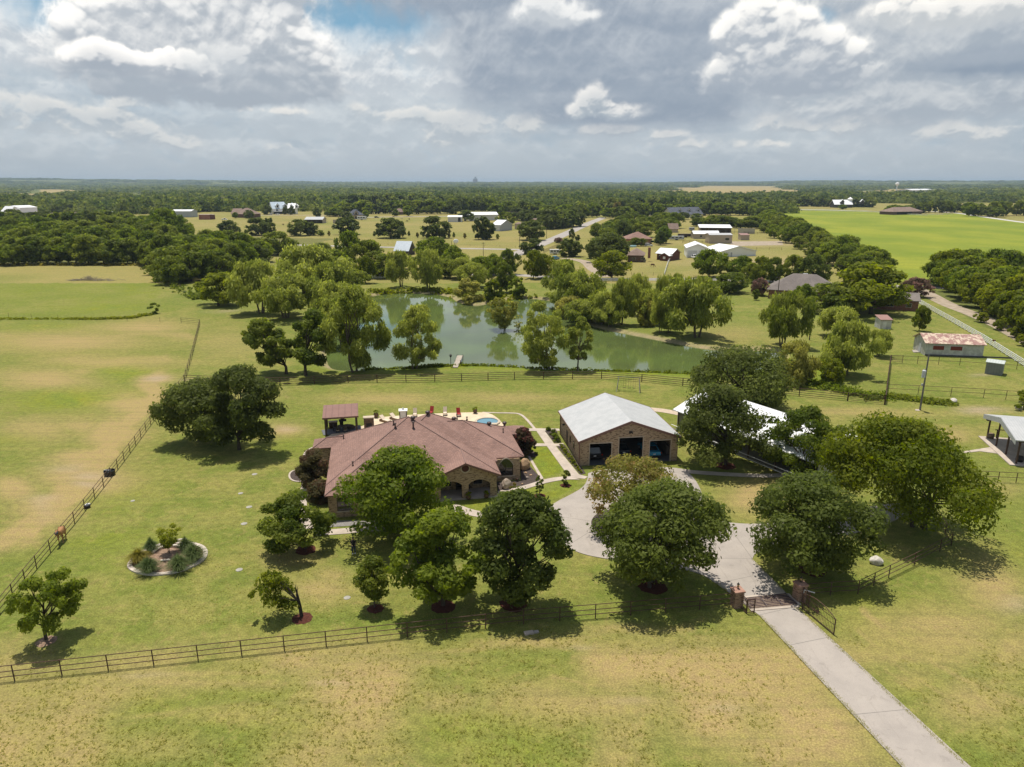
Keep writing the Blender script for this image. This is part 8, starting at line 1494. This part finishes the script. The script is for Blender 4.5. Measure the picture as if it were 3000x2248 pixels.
def dock():
    q = [P(1326, 1079), P(1341, 1079), P(1356, 1044), P(1340, 1044)]; b = q[0]; o = root('wooden_dock', b, 0, 'short weathered wooden dock on the near bank of the pond', 'dock'); m = MB(); n = 14
    for i in range(n):
        t0, t1 = i / n + .006, (i + 1) / n - .006; r = [q[0].lerp(q[3], t0), q[1].lerp(q[2], t0), q[1].lerp(q[2], t1), q[0].lerp(q[3], t1)]; m.prism([tuple((p - b)[:2]) for p in r], .10, .17)
    m.build('deck', mat('grey_boards', (.46, .40, .33), (.37, .32, .26), .9, .2), o)
    for k_ in (q[2], q[3], q[1].lerp(q[2], .5), q[0].lerp(q[3], .5)): MB().tube(k_ - b + Vector((0, 0, -2)), k_ - b + Vector((0, 0, .35)), .08, None, 7).build('pile', DARKBR, o)
dock()
o = root('lamp_post', P(1321, 1076), 0, 'small black lamp post beside the wooden dock', 'lamp post'); MB().tube((0, 0, 0), (0, 0, 2.0), .06, None, 8).build('post', BLACKM, o); MB().lathe([(.08, 2.0), (.2, 2.1), (.24, 2.42), (.3, 2.45), (.05, 2.65)], 8).build('lantern', BLACKM, o)
def wall_panel():
    a, b = P(1074, 817), P(1128, 815); o = b_px('stone_wall', 'low white stone wall panels beyond the pond', 'wall', (1074, 817), (1128, 815), .4, 2.2, .05, WHITE, WHITE, 'x', .02); r = random.Random(4)
    m = MB(); 
    for z in (.55, 1.1, 1.65): m.box(.05, 13.2, -.02, -.005, z - .03, z + .03)
    for i in range(14): x = .4 + i * .95; zz = [0, .55, 1.1, 1.65][i % 4]; m.box(x, x + .06, -.021, -.006, zz, zz + .55)
    m.build('joint', BLACKM, o)
wall_panel()
def brush_pile():
    r = random.Random(6); g = P(262, 822); o = root('brush_pile', g, 0, 'grey pile of dead branches on the left field', 'brush pile'); m = MB()
    for i in range(150): a = r.uniform(0, 6.28); d = r.gauss(0, 2.6); x, y = d * 1.6, r.gauss(0, 1.2); L = r.uniform(1, 3.4); z = r.uniform(.05, max(.3, 2.0 - abs(d) * .5)); m.path([(x, y, z * .4), (x + L * .5 * math.cos(a), y + L * .3 * math.sin(a), z), (x + L * math.cos(a), y + L * .6 * math.sin(a), z * r.uniform(.4, 1.3))], [.07, .05, .015], 4)
    m.build('branches', mat('dead_wood', (.30, .26, .21), (.20, .17, .14), 1, .1), o)
brush_pile()
def reeds(pts, n, w, h, name, label, leafk='bright', kind='stuff', seed=1, s=.22):
    r = np.random.RandomState(seed); q = [P(*p_) for p_ in pts]; Vs = []; T1 = []
    for i in range(n):
        t = r.rand() * (len(q) - 1); k_ = int(t); c = q[k_].lerp(q[min(k_ + 1, len(q) - 1)], t - k_); x, y = c.x + r.normal() * w, c.y + r.normal() * w * .6; hh = h * r.uniform(.3, 1.2)
        V, a, b, C, rb = crown_geo(int(r.randint(1e6)), .9, 0, hh, 'dome', 4, 12, s, 0, 0, 0, (.35, .5)); Vs.append(V + np.array([x, y, gz(x, y)])); T1.append(a)
    me = quads_mesh(name, np.concatenate(Vs), np.concatenate(T1), np.concatenate(T1), LEAF[leafk]); o = bpy.data.objects.new(name, me); COL.objects.link(o); tag(o, label, None, None, kind)
reeds([(1068, 1080), (1203, 1078), (1255, 1073), (1326, 1070), (1407, 1069), (1534, 1075), (1701, 1082), (1859, 1087), (2040, 1094), (2150, 1093)], 520, .5, .55, 'waterside_weeds', 'bright green weeds along the near waterline', 'bright', seed=2)
reeds([(1235, 1074), (1300, 1069)], 120, .7, .7, 'waterside_grass', 'tall green weeds left of the dock', 'bright', seed=3)
reeds([(2290, 1064), (2330, 1100), (2380, 1125), (2440, 1140), (2520, 1160), (2580, 1168)], 520, 1.1, .8, 'creek_weeds', 'rank green weeds along the creek', 'pecan', seed=4)
reeds([(2600, 1160), (2660, 1170), (2720, 1178), (2780, 1186)], 420, .8, .5, 'ditch_weeds', 'dark olive weeds filling the ditch below the paddock', 'elm', seed=5)
reeds([(1090, 858), (1180, 854), (1260, 852), (1330, 860), (1420, 882), (1550, 868)], 420, 1.6, 1.1, 'far_bank_weeds', 'green weeds on the far pond bank', 'bright', seed=6, s=.4)
reeds([(440, 780), (480, 826), (560, 862), (585, 880)], 160, 2, 1.2, 'wood_edge_weeds', 'rough weeds at the edge of the wood', 'elm', seed=7, s=.4)
reeds([(0, 936), (185, 936), (300, 936), (380, 933), (445, 922)], 300, .6, .5, 'fence_line_weeds', 'green weeds grown along the wire fence', 'bright', seed=8, s=.25)
V, a, b, C, rb = crown_geo(555, 2.6, 0, 3.0, 'vase', 12, 420, .3, 0, 0, 0, (.2, .35)); me = quads_mesh('tall_weed', V, a, b, LEAF['elm']); o = bpy.data.objects.new('tall_weed', me); COL.objects.link(o); o.location = P(452, 920); tag(o, 'single tall weed bush at the end of the overgrown wire fence', 'weed')
reeds([(0, 778), (140, 778), (300, 778), (415, 778)], 200, 2, 1.0, 'wood_margin_grass', 'yellowish tall grass at the foot of the left wood', 'gold', seed=9, s=.4)
# pavilion fittings
def barrel(px, py, label, m): o = root('barrel', P(px, py, .12), 0, label, 'barrel', 'barrels under the pavilion'); MB().lathe([(.4, 0), (.48, .35), (.44, .7), (.38, .7), (.3, .62)], 14).build('shell', m, o, True); MB().lathe([(.475, .2), (.485, .24)], 14).build('hoop', BLACKM, o)
barrel(2901, 1284, 'wooden half barrel at the back corner post of the pavilion', mat('barrel_wood', (.22, .16, .11), (.15, .11, .08), .9, .2)); barrel(2986, 1352, 'dark barrel at the front corner post of the pavilion', BLACKM)
o = root('hitching_rail', P(2911, 1286), RD(-6), 'brown hitching rail behind the pavilion posts', 'rail'); MB().tube((0, 0, 1.35), (3.4, 0, 1.35), .07).build('rail', PIPE, o)
for x in (.3, 3.1): MB().tube((x, 0, 0), (x, 0, 1.35), .07).build('post', PIPE, o)
V, a, b, C, rb = crown_geo(560, 4, 0, 2.6, 'dome', 20, 1500, .16); me = quads_mesh('edge_shrub', V, a, b, LEAF['bright']); o = bpy.data.objects.new('edge_shrub', me); COL.objects.link(o); o.location = P(3012, 1205); tag(o, 'bright green shrub cut by the right edge above the pavilion', 'shrub')
o = root('round_pool', P(1852, 724), 0, 'small round pale blue pool beside the brown roofed brick house', 'pool'); MB().lathe([(2.4, 0), (2.4, .9), (2.2, .9), (2.2, .75), (.01, .75)], 18).build('basin', plain('pool_blue', (.36, .55, .58), .4), o)

# grass tufts: taller clumps in the pasture and along the edges of the concrete
def tufts():
    r = np.random.RandomState(41); pts = []
    while len(pts) < 5000:
        x = r.uniform(-80, 3080); y = r.uniform(1835, 2290); g = P(x, y)
        if pip(np.array([x]), np.array([y]), [(2180, 1790), (2370, 1770), (2880, 2290), (2640, 2290)])[0]: continue
        f = .55 * vnoise(np.array([g.x]), np.array([g.y]), .16, 81)[0] + .45 * vnoise(np.array([g.x]), np.array([g.y]), .7, 82)[0]
        if f > r.uniform(.42, .72): pts.append((g.x, g.y, r.uniform(.5, 1.2)))
    for a, b, n in (((2224, 1804), (2644, 2248), 900), ((2333, 1779), (2835, 2248), 900), ((2100, 1712), (2160, 1760), 120), ((2204, 1639), (2295, 1730), 160)):
        A, B = P(*a), P(*b); d = (B - A).normalized(); nn = Vector((-d.y, d.x, 0)); s = 1 if a[0] in (2224, 2100) else -1
        for i in range(n): q = A.lerp(B, r.rand()) + nn * s * abs(r.normal() * .10 - .02); pts.append((q.x, q.y, r.uniform(.5, 1.1)))
    for i in range(5200):
        x = r.uniform(380, 1700); y = r.uniform(1400, 1830); g = P(x, y); pts.append((g.x, g.y, r.uniform(.3, .6)))
    n = len(pts); p = np.array(pts); k = 7; base = np.repeat(p[:, :2], k, 0) + r.normal(size=(n * k, 2)) * .055 * np.repeat(p[:, 2:], k, 0); h = .095 * np.repeat(p[:, 2], k) * r.uniform(.6, 1.3, n * k); an = r.rand(n * k) * 6.28
    dx = np.stack([np.cos(an), np.sin(an), np.zeros(n * k)], 1); b3 = np.concatenate([base, np.zeros((n * k, 1))], 1); up = np.array([0, 0, 1]); lean = np.stack([-np.sin(an), np.cos(an), np.zeros(n * k)], 1) * (h * .9)[:, None]
    w = dx * .018; top = b3 + up * h[:, None] + lean; V = np.stack([b3 - w, b3 + w, top + w * .3, top - w * .3], 1).reshape(-1, 3); t = np.clip(np.repeat(r.rand(n), k) * .8 + .2 * r.rand(n * k), 0, 1)
    me = quads_mesh('grass_tufts', V, t, t, leaf_mat('tuft_blades', (.26, .27, .06), (.45, .42, .15), None, .7)); o = bpy.data.objects.new('grass_tufts', me); COL.objects.link(o); tag(o, 'taller grass tufts in the foreground pasture and along the drive', None, None, 'stuff')
tufts()

# ---------------------------------------------------------------- the air
def haze():
    m = bpy.data.materials.new('haze'); m.use_nodes = True; t = m.node_tree; t.nodes.clear(); o = t.nodes.new('ShaderNodeOutputMaterial'); v = t.nodes.new('ShaderNodeVolumePrincipled')
    v.inputs['Color'].default_value = (.56, .71, .86, 1); v.inputs['Density'].default_value = HAZE; v.inputs['Anisotropy'].default_value = .2; t.links.new(v.outputs[0], o.inputs['Volume'])
    mb = MB().box(-30000, 30000, -30000, 30000, -12, 125); b = mb.build('haze', m); tag(b, 'thin blue summer haze over the far woods', None, None, 'stuff')
HAZE = 7e-5
haze()
